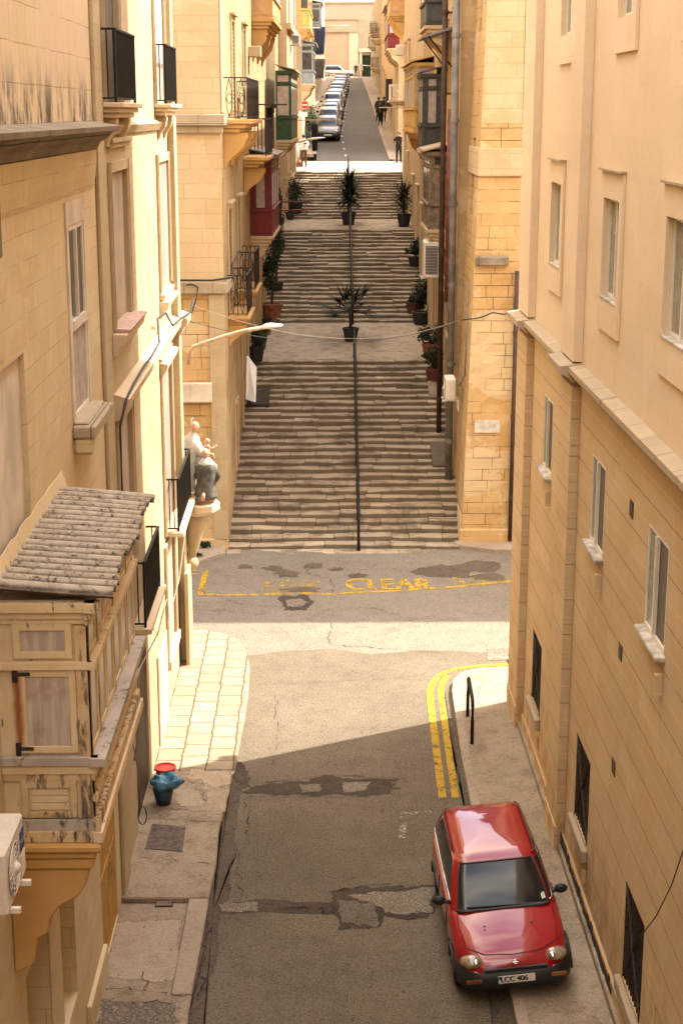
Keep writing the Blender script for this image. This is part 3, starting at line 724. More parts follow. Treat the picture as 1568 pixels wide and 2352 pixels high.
def smooth(path, n=3):
    for _ in range(n):
        out = [path[0]]
        for a, b in zip(path, path[1:]):
            out += [(lerp(a[0], b[0], .25), lerp(a[1], b[1], .25)), (lerp(a[0], b[0], .75), lerp(a[1], b[1], .75))]
        out.append(path[-1]); path = out
    return path
RKl = [(4.3, 33.9), (3.6, 33.82), (2.9, 33.55), (2.5, 32.9), (2.36, 32.0), (2.33, 30.5), (2.28, 28.5), (2.24, 26.7)]
strip('yellow_line', smooth(RKl), .15, .009, 'yellow')
strip('yellow_line', smooth([(2.86, 33.2), (2.68, 32.7), (2.60, 31.9), (2.57, 30.5), (2.52, 28.5), (2.48, 26.7)]), .14, .009, 'yellow')
YB = [onZ(x, y, 0) for x, y in ((455, 1366), (560, 1367), (700, 1363), (760, 1365), (900, 1358), (1040, 1349), (1168, 1336), (1300, 1328))]
strip('yellow_line', [(p.x, p.y) for p in YB], .16, .011, 'yellow_worn')
a, b = onZ(460, 1364, 0), onZ(474, 1310, 0); strip('yellow_line', [(a.x, a.y), (b.x, b.y)], .16, .012, 'yellow_worn')
a, b = onZ(430, 1311, 0), onZ(452, 1310, 0); strip('yellow_line', [(a.x - 1, a.y), (b.x, b.y)], .12, .012, 'yellow_worn')
a, b = onZ(430, 1320, 0), onZ(456, 1319, 0); strip('yellow_line', [(a.x - 1, a.y), (b.x, b.y)], .12, .012, 'yellow_worn')
for pts in (((920, 1872), (990, 1866)), ((928, 1866), (922, 1925))):
    a, b = onZ(*pts[0], 0), onZ(*pts[1], 0); strip('white_line', [(a.x, a.y), (b.x, b.y)], .12, .009, 'white_faint')

def text(name, s_, size, mat, mtx, parent=None, ext=0.0, sx=1.0, **kw):
    cu = bpy.data.curves.new(name, 'FONT'); cu.body = s_; cu.size = size; cu.extrude = ext; cu.align_x = 'CENTER'; cu.align_y = 'CENTER'
    o = bpy.data.objects.new(name, cu); col.objects.link(o)
    bpy.context.view_layer.update()
    me = bpy.data.meshes.new_from_object(o.evaluated_get(bpy.context.evaluated_depsgraph_get()))
    bpy.data.objects.remove(o)
    me.transform(Matrix.Diagonal((sx, 1, 1, 1))); me.transform(mtx)
    if parent: me.transform(Matrix.Translation(-ORG[parent]))
    me.materials.clear(); me.materials.append(M[mat])
    ob = bpy.data.objects.new(name, me); col.objects.link(ob); ob.parent = parent; ORG[ob] = ORG[parent] if parent else Vector((0, 0, 0))
    return tag(ob, **kw)
def bold_text(name, s_, size, mat, mtx, **kw): return text(name, s_, size, mat, mtx, **kw)
for s_, x0, x1, y0, y1, m_, in (('CLEAR', 790, 998, 1357, 1331, 'yellow_worn'), ('KEEP', 590, 742, 1362, 1334, 'yellow_faint'), ('KEEP', 1030, 1180, 1346, 1322, 'yellow_faint')):
    a, b = onZ(x0, y0, 0), onZ(x1, y0, 0); c = onZ((x0 + x1) / 2, y1, 0); cx = (a.x + b.x) / 2; cy = ((a.y + b.y) / 2 + c.y) / 2
    h = c.y - (a.y + b.y) / 2
    size = h / 0.70; wid = b.x - a.x; sx = wid / (size * .62 * len(s_))
    for dx in (-.035, 0, .035):
        text('road_lettering', s_, size, m_, Matrix.Translation((cx + dx, cy, .0125 + dx * .02)), sx=sx, kind='structure')

def blotch(name, pts, z, mat, seed=1, n=5, jit=.08):
    rnd = random.Random(seed); out = []
    for a, b in zip(pts, pts[1:] + pts[:1]):
        for i in range(n):
            t = i / n; out.append((lerp(a[0], b[0], t) + rnd.uniform(-jit, jit), lerp(a[1], b[1], t) + rnd.uniform(-jit, jit)))
    mb = MB(); cx = sum(p[0] for p in out) / len(out); cy = sum(p[1] for p in out) / len(out)
    vs_ = [(cx, cy, z)] + [(p[0], p[1], z) for p in out]; k = len(out)
    mb.add(vs_, [(0, 1 + i, 1 + (i + 1) % k) for i in range(k)])
    # an inner ring so the worn edge keeps an even width
    ring = [((cx + (p[0] - cx) * .62), (cy + (p[1] - cy) * .62), z) for p in out]
    mb.v = [Vector(q) for q in [(cx, cy, z)] + ring + [(p[0] + (p[0] - cx) * .12, p[1] + (p[1] - cy) * .12, z) for p in out]]
    mb.f = [(0, 1 + i, 1 + (i + 1) % k) for i in range(k)] + [(1 + i, 1 + k + i, 1 + k + (i + 1) % k, 1 + (i + 1) % k) for i in range(k)]
    o = tag(mb.build(name, M[mat]), kind='structure')
    o.data.attributes.new('fade', 'FLOAT', 'POINT').data.foreach_set('value', [1.0] + [.75] * k + [0.0] * k)
    return o
def px(*pts, z=0.0): return [(onZ(x, y, z).x, onZ(x, y, z).y) for x, y in pts]
blotch('road_pothole', px((552, 1822), (600, 1800), (690, 1797), (745, 1783), (765, 1780), (790, 1790), (905, 1790), (910, 1822), (840, 1830), (780, 1825), (650, 1828)), .005, 'hole', 1, 4, .05)
blotch('road_patch', px((785, 1797), (850, 1797), (835, 1815), (790, 1822)), .008, 'patch', 2, 4, .03)
blotch('road_patch', px((690, 1803), (740, 1800), (735, 1818), (690, 1822)), .008, 'asph_patch', 21, 4, .03)
blotch('road_pothole', px((765, 2052), (800, 2040), (1000, 2035), (1015, 2060), (1000, 2100), (940, 2112), (880, 2105), (870, 2130), (785, 2132), (770, 2090)), .005, 'hole', 3, 4, .05)
blotch('road_patch', px((800, 2055), (880, 2048), (995, 2042), (985, 2095), (890, 2100), (860, 2080)), .008, 'patch', 4, 4, .05)
blotch('road_patch', px((775, 2072), (850, 2075), (875, 2110), (860, 2126), (790, 2122)), .0085, 'asph_patch', 5, 4, .05)
blotch('road_pothole', px((495, 2078), (600, 2068), (770, 2076), (768, 2098), (620, 2096), (500, 2100)), .0045, 'hole', 6, 4, .04)
blotch('road_patch', px((500, 2076), (585, 2070), (590, 2092), (505, 2096)), .0075, 'patch', 22, 4, .04)
blotch('road_pothole', px((540, 1745), (570, 1760), (575, 1790), (552, 1812), (525, 1800)), .0052, 'hole', 7, 4, .07)
for k, (x, y, w, h) in enumerate(((625, 1306, 26, 6), (660, 1318, 30, 8), (720, 1300, 18, 5), (770, 1308, 16, 4), (820, 1322, 24, 6), (560, 1302, 16, 4), (690, 1355, 45, 6), (1010, 1312, 70, 14), (1090, 1300, 60, 14), (1120, 1325, 40, 8))):
    blotch('road_pothole', px((x - w, y), (x, y - h), (x + w, y - h * .4), (x + w * .8, y + h), (x - w * .5, y + h)), .0135 + k * .0002, 'wet', 30 + k, 3, .08)
blotch('road_patch', px((640, 1372), (700, 1366), (722, 1385), (700, 1402), (655, 1402)), .0075, 'hole', 9, 5, .06)
blotch('road_patch', px((655, 1378), (690, 1375), (705, 1385), (690, 1396), (660, 1394)), .0095, 'patch', 10, 5, .05)
blotch('road_patch', px((1115, 1492), (1168, 1490), (1168, 1515), (1120, 1518)), .0085, 'patch', 11, 2, .02)
blotch('gutter_dirt', [(-1.78, 27.5), (-1.45, 27.2), (-1.50, 24), (-1.6, 21), (-1.62, 17), (-1.95, 17), (-1.88, 21), (-1.86, 25)], .0062, 'wet', 12, 6, .06)
blotch('gutter_dirt', [(2.70, 32.3), (2.60, 30.8), (2.62, 28), (2.52, 24), (2.4, 20), (2.3, 17), (2.8, 17), (2.8, 24), (2.8, 30)], .0064, 'wet', 13, 6, .03)

M['crack'] = plain('crack_shadow', (0.016, 0.012, 0.009), 1.0)
def crack(pts, w, z, seed, name='road_crack'):
    rnd = random.Random(seed); path = []
    for (a, b), (c, d) in zip(pts, pts[1:]):
        n = max(3, int(math.hypot(c - a, d - b) / .07)); q1, q2 = rnd.uniform(0, 6), rnd.uniform(2.5, 5)
        for i in range(n):
            t = i / n; e = .05 * math.sin(t * q2 * 3 + q1) * math.sin(math.pi * t) + .03 * math.sin(t * q2 * 9) * math.sin(math.pi * t)
            path.append((lerp(a, c, t) + e + rnd.gauss(0, .012), lerp(b, d, t) + e * .6 + rnd.gauss(0, .012)))
    path.append(pts[-1]); l = offset(path, .5); mb = MB()
    ws = [w * .55 * rnd.uniform(.05, 1.0) * (1 if rnd.random() < .8 else .2) for _ in path]
    L_ = [(p[0] + (q[0] - p[0]) * k, p[1] + (q[1] - p[1]) * k) for p, q, k in zip(path, l, ws)]; R_ = [(p[0] - (q[0] - p[0]) * k, p[1] - (q[1] - p[1]) * k) for p, q, k in zip(path, l, ws)]
    for i in range(len(path) - 1): mb.quad((*L_[i], z), (*R_[i], z), (*R_[i + 1], z), (*L_[i + 1], z))
    return tag(mb.build(name, M['crack']), kind='structure')
for k, (pts, w) in enumerate(((px((560, 1830), (575, 1900), (545, 1990), (555, 2060)), .045), (px((440, 1352), (560, 1390), (690, 1398)), .05), (px((760, 1430), (755, 1480), (900, 1492), (1010, 1500)), .05), (px((820, 1395), (870, 1400), (925, 1418)), .06), (px((580, 1575), (700, 1570), (900, 1560), (1010, 1545)), .03), (px((700, 1300), (710, 1320), (760, 1330), (765, 1362)), .05), (px((445, 1400), (520, 1405), (600, 1412)), .035), (px((1000, 2040), (930, 2030), (840, 2035), (770, 2048)), .06), (px((640, 2090), (700, 2084), (770, 2100)), .08), (px((560, 1800), (650, 1795), (750, 1782), (905, 1788)), .05), (px((560, 1830), (700, 1832), (850, 1832)), .04), (px((480, 2100), (470, 2200), (455, 2300)), .06), (px((630, 1590), (640, 1680), (625, 1760)), .025))):
    crack(pts, w, .0145 + k * .0003, 50 + k)
for k, pts in enumerate((px((430, 1760), (480, 1752), (545, 1790), z=.125), px((372, 1855), (430, 1860), (500, 1872), (520, 1868), z=.125), px((400, 1780), (450, 1800), (470, 1840), z=.125), px((455, 1800), (520, 1810), z=.125), px((320, 1968), (400, 1975), (480, 1985), z=.125), px((330, 1880), (440, 1884), (510, 1890), z=.125))):
    crack(pts, .035, .129 + k * .0003, 90 + k, 'pavement_crack')
for k, pts in enumerate((px((240, 2270), (330, 2275), (425, 2290), z=.10), px((330, 2230), (335, 2275), z=.10), px((300, 2300), (420, 2305), (440, 2330), z=.10))):
    crack(pts, .05, .104 + k * .0003, 120 + k, 'pavement_crack')
for k, pts in enumerate((((455, 1770), (535, 1772), (530, 1800), (470, 1815)), ((400, 1815), (455, 1812), (470, 1850), (410, 1852)), ((480, 1820), (525, 1815), (515, 1862), (475, 1860)), ((440, 1760), (470, 1758), (465, 1790), (430, 1792)))):
    blotch('pavement_patch', px(*pts, z=.125), .1275 + k * .0003, 'pave_patch', 70 + k, 4, .03)
blotch('pavement_patch', px((270, 2120), (420, 2112), (405, 2255), (250, 2245), z=.035), .0385, 'pave_patch', 75, 5, .03)
blotch('pavement_patch', px((240, 2300), (400, 2302), (410, 2352), (225, 2352), z=.10), .1025, 'patch', 76, 4, .04)

# stone steps: every stone modelled, with worn edges
STM = []
def stones(name, rows, tg=(.70, .055)):
    """rows: (y0, y1, zlow0, ztop, xa, xb)"""
    rnd = random.Random(len(rows) * 7 + int(rows[0][0]))
    mb = MB(); tone = []
    for (y0, y1, zb, zt, xa, xb) in rows:
        x = xa - rnd.uniform(0, .5)
        wave = rnd.uniform(-.02, .02); p1, p2, p3 = rnd.uniform(0, 6), rnd.uniform(0, 6), rnd.uniform(0, 6)
        lowf = lambda q, a_, b_: a_ * math.sin(q * 1.1 + p1) + b_ * math.sin(q * 2.7 + p2)
        while x < xb:
            w = rnd.choice((.45, .6, .75, .9, 1.1, 1.35)) * rnd.uniform(.85, 1.15); x1 = min(x + w, xb + .02)
            if xb - x1 < .3: x1 = xb + .02
            a = max(x, xa - .02); g = .007
            j = [rnd.uniform(-.028, .028) for _ in range(2)]; dz = lowf(x + p3, .012, .010); h = [zt + dz + rnd.uniform(-.022, .010) for _ in range(4)]
            if rnd.random() < .10: h[0] -= .05; j[0] += .05
            f0, f1 = y0 + wave + lowf(a, .035, .022) + j[0], y0 + wave + lowf(x1, .035, .022) + j[1]
            m = (a + x1) / 2; fm = (f0 + f1) / 2 + rnd.uniform(-.012, .012); hm = (h[0] + h[1]) / 2 + rnd.uniform(-.01, .006)
            c = .022
            v = [(a + g, f0, zb), (m, fm, zb), (x1 - g, f1, zb),
                 (a + g, f0, h[0] - c), (m, fm, hm - c), (x1 - g, f1, h[1] - c),
                 (a + g, f0 + c * 1.3, h[0]), (m, fm + c * 1.3, hm), (x1 - g, f1 + c * 1.3, h[1]),
                 (a + g, y1, h[2]), (m, y1, (h[2] + h[3]) / 2), (x1 - g, y1, h[3]),
                 (a + g, y1, zb), (x1 - g, y1, zb)]
            mb.add(v, [(0, 1, 4, 3), (1, 2, 5, 4), (3, 4, 7, 6), (4, 5, 8, 7), (6, 7, 10, 9), (7, 8, 11, 10), (0, 3, 6, 9, 12), (2, 13, 11, 8, 5)])
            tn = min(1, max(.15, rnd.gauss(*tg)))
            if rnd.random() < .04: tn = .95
            tone += [tn * .28, tn * .28, tn * .8, tn * .8, tn, tn, .1, .1]  # risers darkened for grime and for shade, both put into the tone
            x = x1
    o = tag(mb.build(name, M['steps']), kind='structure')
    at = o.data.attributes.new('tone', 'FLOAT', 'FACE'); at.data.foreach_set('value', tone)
    return o
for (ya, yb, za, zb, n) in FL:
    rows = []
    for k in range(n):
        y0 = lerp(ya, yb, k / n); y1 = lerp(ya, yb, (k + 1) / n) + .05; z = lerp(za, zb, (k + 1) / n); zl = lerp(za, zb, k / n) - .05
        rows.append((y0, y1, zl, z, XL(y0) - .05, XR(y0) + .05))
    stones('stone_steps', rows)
for (ya, yb, za, zb) in ((55, 63, 3.83, 4.08), (75, 79.5, 6.96, 7.12), (89, 97, 9.1, 9.44)):
    w_ = .05 if ya < 88 else 9
    sheet('stone_landing', [((XL(y) - w_, y, z), (XR(y) + w_, y, z)) for y, z in ((ya + .04, za - .003), (yb + .03, zb - .003))], 'landing' if ya < 88 else 'piazza', thick=.3)
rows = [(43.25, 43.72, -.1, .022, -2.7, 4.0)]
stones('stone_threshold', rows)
# worn concrete ramps laid over a few steps
def ramp(name, x0, x1, y0, y1, mat, z0=None, z1=None, w=.03):
    mb = MB(); za = hill(y0) if z0 is None else z0; zb = hill(y1) if z1 is None else z1
    zs_ = [(x0, y0, za + w), (x1, y0, za + w), (x1, y1, zb + w), (x0, y1, zb + w)]
    mb.hexa([(x, y, z - .35) for x, y, z in zs_] + zs_)
    return tag(mb.build(name, M[mat], bev=.02), kind='structure')
p = onHill(555, 940); q = onHill(620, 905)
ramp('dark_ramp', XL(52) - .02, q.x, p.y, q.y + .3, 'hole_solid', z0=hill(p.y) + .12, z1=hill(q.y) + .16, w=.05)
p = onHill(1000, 1080); q = onHill(1050, 1028); ramp('worn_ramp', p.x - .1, XR(48) - .01, p.y, q.y, 'wet_solid', z0=hill(p.y) + .13, z1=hill(q.y) + .16, w=.04)
p = onHill(985, 915); q = onHill(1030, 885); ramp('worn_ramp', p.x, XR(52) - .01, p.y, q.y, 'concrete', z0=hill(p.y) + .12, z1=hill(q.y) + .15, w=.03)

# upper road and its pavements
Ys = [97, 100, 104, 108, 113, 118, 126, 135, 150, 168, 190, 205, 215, 224]
def kl(Y): return interp([(97, -.15), (112, -.25), (172, 1.5), (215, 2.3)], Y)
def kr(Y): return interp([(97, 4.28), (112, 4.28), (150, 4.75), (215, 5.65)], Y)
sheet('upper_road', [((kl(y), y, hill(y)), (kr(y), y, hill(y))) for y in Ys] + [((-30, 224.1, 16.83), (40, 224.1, 16.83)), ((-30, 231, 16.85), (40, 231, 16.85))], 'asphalt_up')
sheet('pavement', [((XL2(y) - .2, y, hill(y) + .1), (kl(y), y, hill(y) + .1)) for y in Ys[1:]], 'concrete', thick=.2)
sheet('pavement', [((kr(y), y, hill(y) + .1), (XR2(y) + .3, y, hill(y) + .1)) for y in Ys], 'concrete', thick=.2)
sheet('kerb', [((kr(y) - .02, y, hill(y) + .105), (kr(y) + .16, y, hill(y) + .105)) for y in Ys], 'kerb', thick=.2)
sheet('kerb', [((kl(y) - .16, y, hill(y) + .105), (kl(y) + .02, y, hill(y) + .105)) for y in Ys[1:]], 'kerb', thick=.2)
for k in range(26):
    y = 99.5 + k * 3.9
    x = kl(y) + 1.75
    mb = MB(); mb.quad((x, y, hill(y) + .012), (x + .14, y, hill(y) + .012), (x + .14, y + .9, hill(y + .9) + .012), (x, y + .9, hill(y + .9) + .012))
    tag(mb.build('white_line', M['white_line']), kind='structure')

# ---------------------------------------------------------------- peach apartment building beside the car
b_rn = thing('apartment_building', (4.12, 18, 0), 'smooth peach stone apartment building with aluminium windows above the red car', 'building')
UH = [(26.85, 28.0), (21.6, 22.8), (17.4, 18.6), (12.5, 13.7)]
TH = [(26.4, 27.5), (21.2, 22.3), (17.0, 18.2)]
LH = [(27.2, 28.3), (21.96, 23.1), (17.75, 18.95), (12.6, 13.8)]
GH = [(27.6, 28.8, 1.22, 2.6), (22.2, 23.5, 1.22, 2.62), (18.0, 19.25, .80, 2.22), (12.5, 13.7, .8, 2.2)]
hu = [(a, b, 9.72, 11.12, .10) for a, b in UH] + [(a, b, 13.55, 14.95, .10) for a, b in TH]
wall(F_RN, -70, 31.25, 8.35, 26, hu).build('wall', M['peach'], b_rn)
hl = [(a, b, 5.97, 7.32, .055) for a, b in LH] + [(a, b, c, d, .07) for a, b, c, d in GH]
wall(F_RN, -70, 31.25, -.3, 8.35, hl).build('wall', M['peach_low'], b_rn)
mb = MB(); mass(mb, [(4.12, -70), (4.12, 31.25), (26, 31.25), (26, -70)], -.3, 26, skip=(0,)); mb.build('rear_wall', M['peach'], b_rn)
for u0, u1 in ((29.85, 31.27), (24.35, 25.55)):
    mb = MB(); mb.fbox(F_RN, u0, u1, 8.5, 25.8, .002, .15); mb.build('pilaster', M['peach'], b_rn)
    mb = MB(); z = .55
    mb.fbox(F_RN, u0, u1, -.2, .55, .002, .17)
    while z < 8.1:
        mb.fbox(F_RN, u0, u1, z + .012, min(z + .6, 8.1), .002, .15); mb.fbox(F_RN, u0 + .01, u1 - .01, z - .002, z + .012, .002, .125); z += .6
    mb.build('pilaster', M['peach_low'], b_rn)
def cornice_run(F, u0, u1, z, p, h, mb, br=()):
    poly = [(0.002, z), (p * .45, z), (p * .55, z + h * .25), (p * .8, z + h * .38), (p * .88, z + h * .5), (p, z + h * .55), (p, z + h * .9), (0.002, z + h * 1.08)]
    mb.prism(poly, F, u0, u1)
mb = MB(); cornice_run(F_RN, -70, 24.3, 8.2, .22, .25, mb); cornice_run(F_RN, 25.62, 29.8, 8.2, .22, .25, mb)
for u0, u1 in ((29.802, 31.35), (24.302, 25.618)): cornice_run(F_RN, u0, u1, 8.18, .36, .28, mb)
mb.build('cornice', M['cornice'], b_rn)
mb = MB(); mb.fbox(F_RN, -70, 31.3, -.3, .42, .002, .05); mb.build('plinth', M['peach_low'], b_rn)
mb = MB(); mb.fbox(F_RN, 5, 31.3, -.3, .24, .05, .11); mb.build('plinth', M['concrete'], b_rn)
rnd = random.Random(8); mb = MB(); u = 19.6
while u < 25.6:
    w_ = rnd.uniform(.10, .25); mb.fbox(F_RN, u, u + w_, .22 + rnd.uniform(-.02, .05), .40 + rnd.uniform(-.05, .05), .049, .056 + rnd.uniform(0, .012)); u += w_
mb.build('tar_band', M['hole_solid'], b_rn)
for a, b in UH + []:
    slider(F_RN, a, b, 9.72, 11.12, .10, b_rn, split=.45)
    mb = MB(); w = .2
    for x0, x1, z0, z1 in ((a - w, a, 9.25, 11.50), (b, b + w, 9.25, 11.50), (a, b, 11.12, 11.50), (a, b, 9.25, 9.70)): mb.fbox(F_RN, x0, x1, z0, z1, .002, .045)
    mb.build('surround', M['peach'], b_rn)
    mb = MB(); mb.fbox(F_RN, a - w - .02, b + w + .02, 11.50, 11.53, .002, .10); mb.build('hood', M['cornice'], b_rn)
    mb = MB(); mb.fbox(F_RN, a, b, 9.70, 9.725, -.09, .055); mb.build('sill', M['marble'], b_rn)
for a, b in TH:
    slider(F_RN, a, b, 13.55, 14.95, .10, b_rn, p1='curtain', p2='pane_green', split=.45)
    mb = MB(); w = .2
    for x0, x1, z0, z1 in ((a - w, a, 13.08, 15.3), (b, b + w, 13.08, 15.3), (a, b, 14.95, 15.3), (a, b, 13.08, 13.54)): mb.fbox(F_RN, x0, x1, z0, z1, .002, .045)
    mb.build('surround', M['peach'], b_rn)
for i, (a, b) in enumerate(LH):
    slider(F_RN, a, b, 5.97, 7.32, .055, b_rn, split=.55)
    mb = MB(); mb.fbox(F_RN, a - .08, b + .02, 5.90, 5.965, -.05, .12); mb.build('sill', M['marble'], b_rn, bev=.012)
    mb = MB(); mb.fbox(F_RN, a - .02, a + .06, 5.45, 5.72, .002, .09); mb.build('vent_block', M['peach_low'], b_rn)
for a, b, c, d in GH:
    mb = MB(); mb.fbox(F_RN, a, b, c, d, -.067, -.06); wn_ = mb.build('window', M['pane_dark'], b_rn)
    mb = MB(); n = 9
    for i in range(n + 1): mb.fbox(F_RN, lerp(a + .02, b - .02, i / n) - .012, lerp(a + .02, b - .02, i / n) + .012, c, d, -.03, -.012)
    for i in range(5): mb.fbox(F_RN, a, b, lerp(c + .03, d - .03, i / 4) - .012, lerp(c + .03, d - .03, i / 4) + .012, -.052, -.030)
    for s_ in (0, 1):
        m = (a + b) / 2; mb.tube([F_RN.P(a + .05, lerp(c, d, s_), -.01), F_RN.P(m, (c + d) / 2, .0), F_RN.P(b - .05, lerp(c, d, s_), -.01)], .018, 6)
    mb.build('grille', M['iron_rust'], wn_)
    mb = MB(); mb.fbox(F_RN, a - .1, b + .02, c - .22, c - .004, .002, .10); mb.build('sill', M['cornice'], wn_, bev=.02)
    mb = MB(); mb.fbox(F_RN, a - .02, a + .07, c - .62, c - .40, .002, .05); mb.build('vent_block', M['peach_low'], b_rn)
for u, z in ((19.9, 7.1), (20.3, 3.25), (20.2, 5.0)):
    mb = MB(); mb.fbox(F_RN, u, u + .22, z, z + .22, .001, .012); mb.build('vent', M['wood_dark'], b_rn)

# ---------------------------------------------------------------- cream house with the timber balcony
b_la = thing('town_house', (-3.2, 18, 0), 'cream plastered stone house with peeling timber balcony and corrugated roof', 'building')
ho = [(20.15, 21.45, 8.40, 10.90, .05), (14.2, 16.86, 7.0, 9.78, .10), (15.2, 16.5, -.3, 3.2, .45), (17.2, 18.4, 1.1, 3.3, .5), (20.7, 22.35, .05, 2.75, .07)]
wall(F_LN, -70, 22.85, -.3, 12.0, ho).build('wall', M['plaster_block'], b_la)
wall(F_LN, -70, 22.85, 12.0, 22).build('wall', M['ledge_wall'], b_la)
mb = MB(); mass(mb, [(-3.2, -70), (-3.2, 22.85), (-20, 22.85), (-20, -70)], -.3, 22, skip=(0,)); mb.build('rear_wall', M['plaster_block'], b_la)
mb = MB()
mb.prism([(0.002, 11.80), (.08, 11.81), (.13, 11.90), (.22, 11.95), (.30, 12.03), (.41, 12.06), (.42, 12.12), (.02, 12.18), (0.002, 12.18)], F_LN, -70, 22.7)
mb.build('ledge', M['ledge'], b_la)
mb = MB(); mb.prism([(0.002, 11.25), (.02, 11.3), (.05, 11.45), (.07, 11.66), (.075, 11.795), (0.002, 11.795)], F_LN, -70, 22.6); mb.build('cove', M['plaster_block'], b_la)
mb = MB(); mb.fbox(F_LN, 15.0, 15.6, 10.9, 11.78, .002, .09); mb.build('corbel', M['ledge'], b_la, bev=.03)
# tall window: glazed above, boarded below
mb = MB(); a, b, c, d = 20.15, 21.45, 8.40, 10.90; w = .07; m = 9.62
for x0, x1, z0, z1, e in ((a, b, c, c + w, .06), (a, b, d - w, d, .06), (a, a + w, c + w, d - w, .06), (b - w, b, c + w, d - w, .06), (a + w, b - w, m - .06, m + .06, .085), ((a + b) / 2 - .04, (a + b) / 2 + .04, m + .06, d - w, .07)):
    mb.fbox(F_LN, x0, x1, z0, z1, -.048, -.05 + e)
wo = mb.build('window', M['alu'], b_la)
q = MB(); q.fbox(F_LN, a + w, (a + b) / 2 - .04, m + .06, d - w, -.046, -.02); q.build('pane', M['pane_dark'], wo)
q = MB(); q.fbox(F_LN, (a + b) / 2 + .04, b - w, m + .06, d - w, -.046, -.015); q.build('pane', M['pane_grey'], wo)
q = MB()
for i in range(2): q.fbox(F_LN, lerp(a + w, b - w, i / 2) + .01, lerp(a + w, b - w, (i + 1) / 2) - .01, c + w, m - .06, -.046, -.015)
q.build('shutter', M['curtain'], wo)
mb = MB()
for x0, x1, z0, z1 in ((a - .17, a, c, d + .30), (b, b + .13, c, d + .30), (a, b, d, d + .30)): mb.fbox(F_LN, x0, x1, z0, z1, .002, .025)
mb.build('surround', M['white_plaster'], wo)
mb = MB(); mb.fbox(F_LN, a - .25, b + .25, 8.20, 8.36, .002, .30); mb.fbox(F_LN, a - .15, b + .15, 8.36, 8.40, -.1, .20); mb.build('sill', M['cornice'], wo, bev=.02)
mb = MB(); mb.fbox(F_LN, a - .23, a + .0, 7.98, 8.198, .002, .26); mb.fbox(F_LN, a + .001, b + .2, 8.05, 8.198, .002, .2); mb.build('corbel', M['plaster_block'], wo, bev=.04)
# plaster patches and blocked window near the camera
mb = MB(); mb.fbox(F_LN, 14.2, 16.86, 7.0, 9.78, -.098, -.06); mb.build('blocked_window', M['white_plaster'], b_la)
mb = MB()
rnd = random.Random(3); pts = []
for i in range(26):
    u = lerp(14.4, 18.9, i / 25); pts.append((u, 8.0 + .015 * math.sin(i * 1.3) + rnd.uniform(-.012, .012) ))
vs_ = []
for u, z in pts: vs_ += [F_LN.P(u, 7.82, .07), F_LN.P(u, z, .012), F_LN.P(u, 7.82, .0), F_LN.P(u, z, .0)]
fs = []
for i in range(25): fs += [(4 * i, 4 * i + 4, 4 * i + 5, 4 * i + 1), (4 * i + 1, 4 * i + 5, 4 * i + 7, 4 * i + 3)]
mb.add(vs_, fs); mb.build('plaster_patch', M['plaster_block'], b_la)
# door and openings at street level
door(F_LN, 20.7, 22.35, .05, 2.75, .07, b_la, 'door_yellow', planks=4)
mb = MB(); mb.tube([F_LN.P(20.95, .95, -.04), F_LN.P(21.6, 1.75, -.04)], .028, 6); mb.tube([F_LN.P(21.65, 1.25, -.04), F_LN.P(22.2, 1.95, -.04)], .028, 6); mb.build('door_brace', M['door_yellow'], b_la)
mb = MB(); mb.fbox(F_LN, 15.2, 16.5, -.3, 3.2, -.447, -.40); mb.build('door', M['ochre'], b_la)
mb = MB(); mb.fbox(F_LN, 17.2, 18.4, 1.1, 3.3, -.497, -.45); mb.build('window', M['ochre'], b_la)
mb = MB(); mb.fbox(F_LN, 16.5, 17.2, -.3, 3.5, .002, .03); mb.fbox(F_LN, 19.0, 20.68, -.3, .5, .002, .07); mb.build('plinth', M['plaster_block'], b_la, bev=.01)
# ---- the closed timber balcony
G0, G1, GP, Z0, Z1 = 14.62, 18.3, .92, 5.14, 7.62
mb = MB(); mb.fbox(F_LN, G0 + .03, G1, Z0, Z1, .002, GP - .03)
zs_s, zs_t = 6.03, 7.02
def End(a, z, o): return F_LN.P(G0 + .03 - o, z, a)      # face towards the camera, a from the wall outwards
def Frt(a, z, o): return F_LN.P(G0 + a, z, GP - .03 + o)
def bxq(mb, Q, a0, a1, z0, z1, o0, o1): mb.hexa([Q(a0, z0, o0), Q(a1, z0, o0), Q(a1, z0, o1), Q(a0, z0, o1), Q(a0, z1, o0), Q(a1, z1, o0), Q(a1, z1, o1), Q(a0, z1, o1)])
gb = mb.build('closed_balcony', M['peel'], b_la)
# end face: frames
fr = MB(); bad = MB(); gw = MB()
bxq(bad, End, GP - .14, GP - .03, Z0 + .24, Z1 - .2, .001, .045)
bxq(fr, End, GP - .05, GP, Z0 + .24, Z1 - .2, .002, .03)
for z0, z1, a0, a1 in ((zs_s + .05, zs_t - .06, .205, .775), (zs_t + .06, Z1 - .18, .175, .755)):
    t_ = .07
    for x0, x1, y0, y1 in ((a0, a0 + t_, z0, z1), (a1 - t_, a1, z0, z1), (a0 + t_, a1 - t_, z0, z0 + t_), (a0 + t_, a1 - t_, z1 - t_, z1)): bxq(fr, End, x0, x1, y0, y1, .002, .035)
    pn = MB(); bxq(pn, End, a0 + t_, a1 - t_, z0 + t_, z1 - t_, .002, .014); pn.build('pane', M['curtain_glass'], gb)
bxq(fr, End, 0.002, GP + .03, zs_t - .05, zs_t + .03, .002, .07)
bxq(gw, End, .002, GP + .05, zs_s - .07, zs_s + .02, .002, .09)
bxq(fr, End, .002, GP + .02, zs_s - .17, zs_s - .07, .002, .06)
bxq(bad, End, .002, GP + .01, zs_s - .25, zs_s - .17, .002, .04)
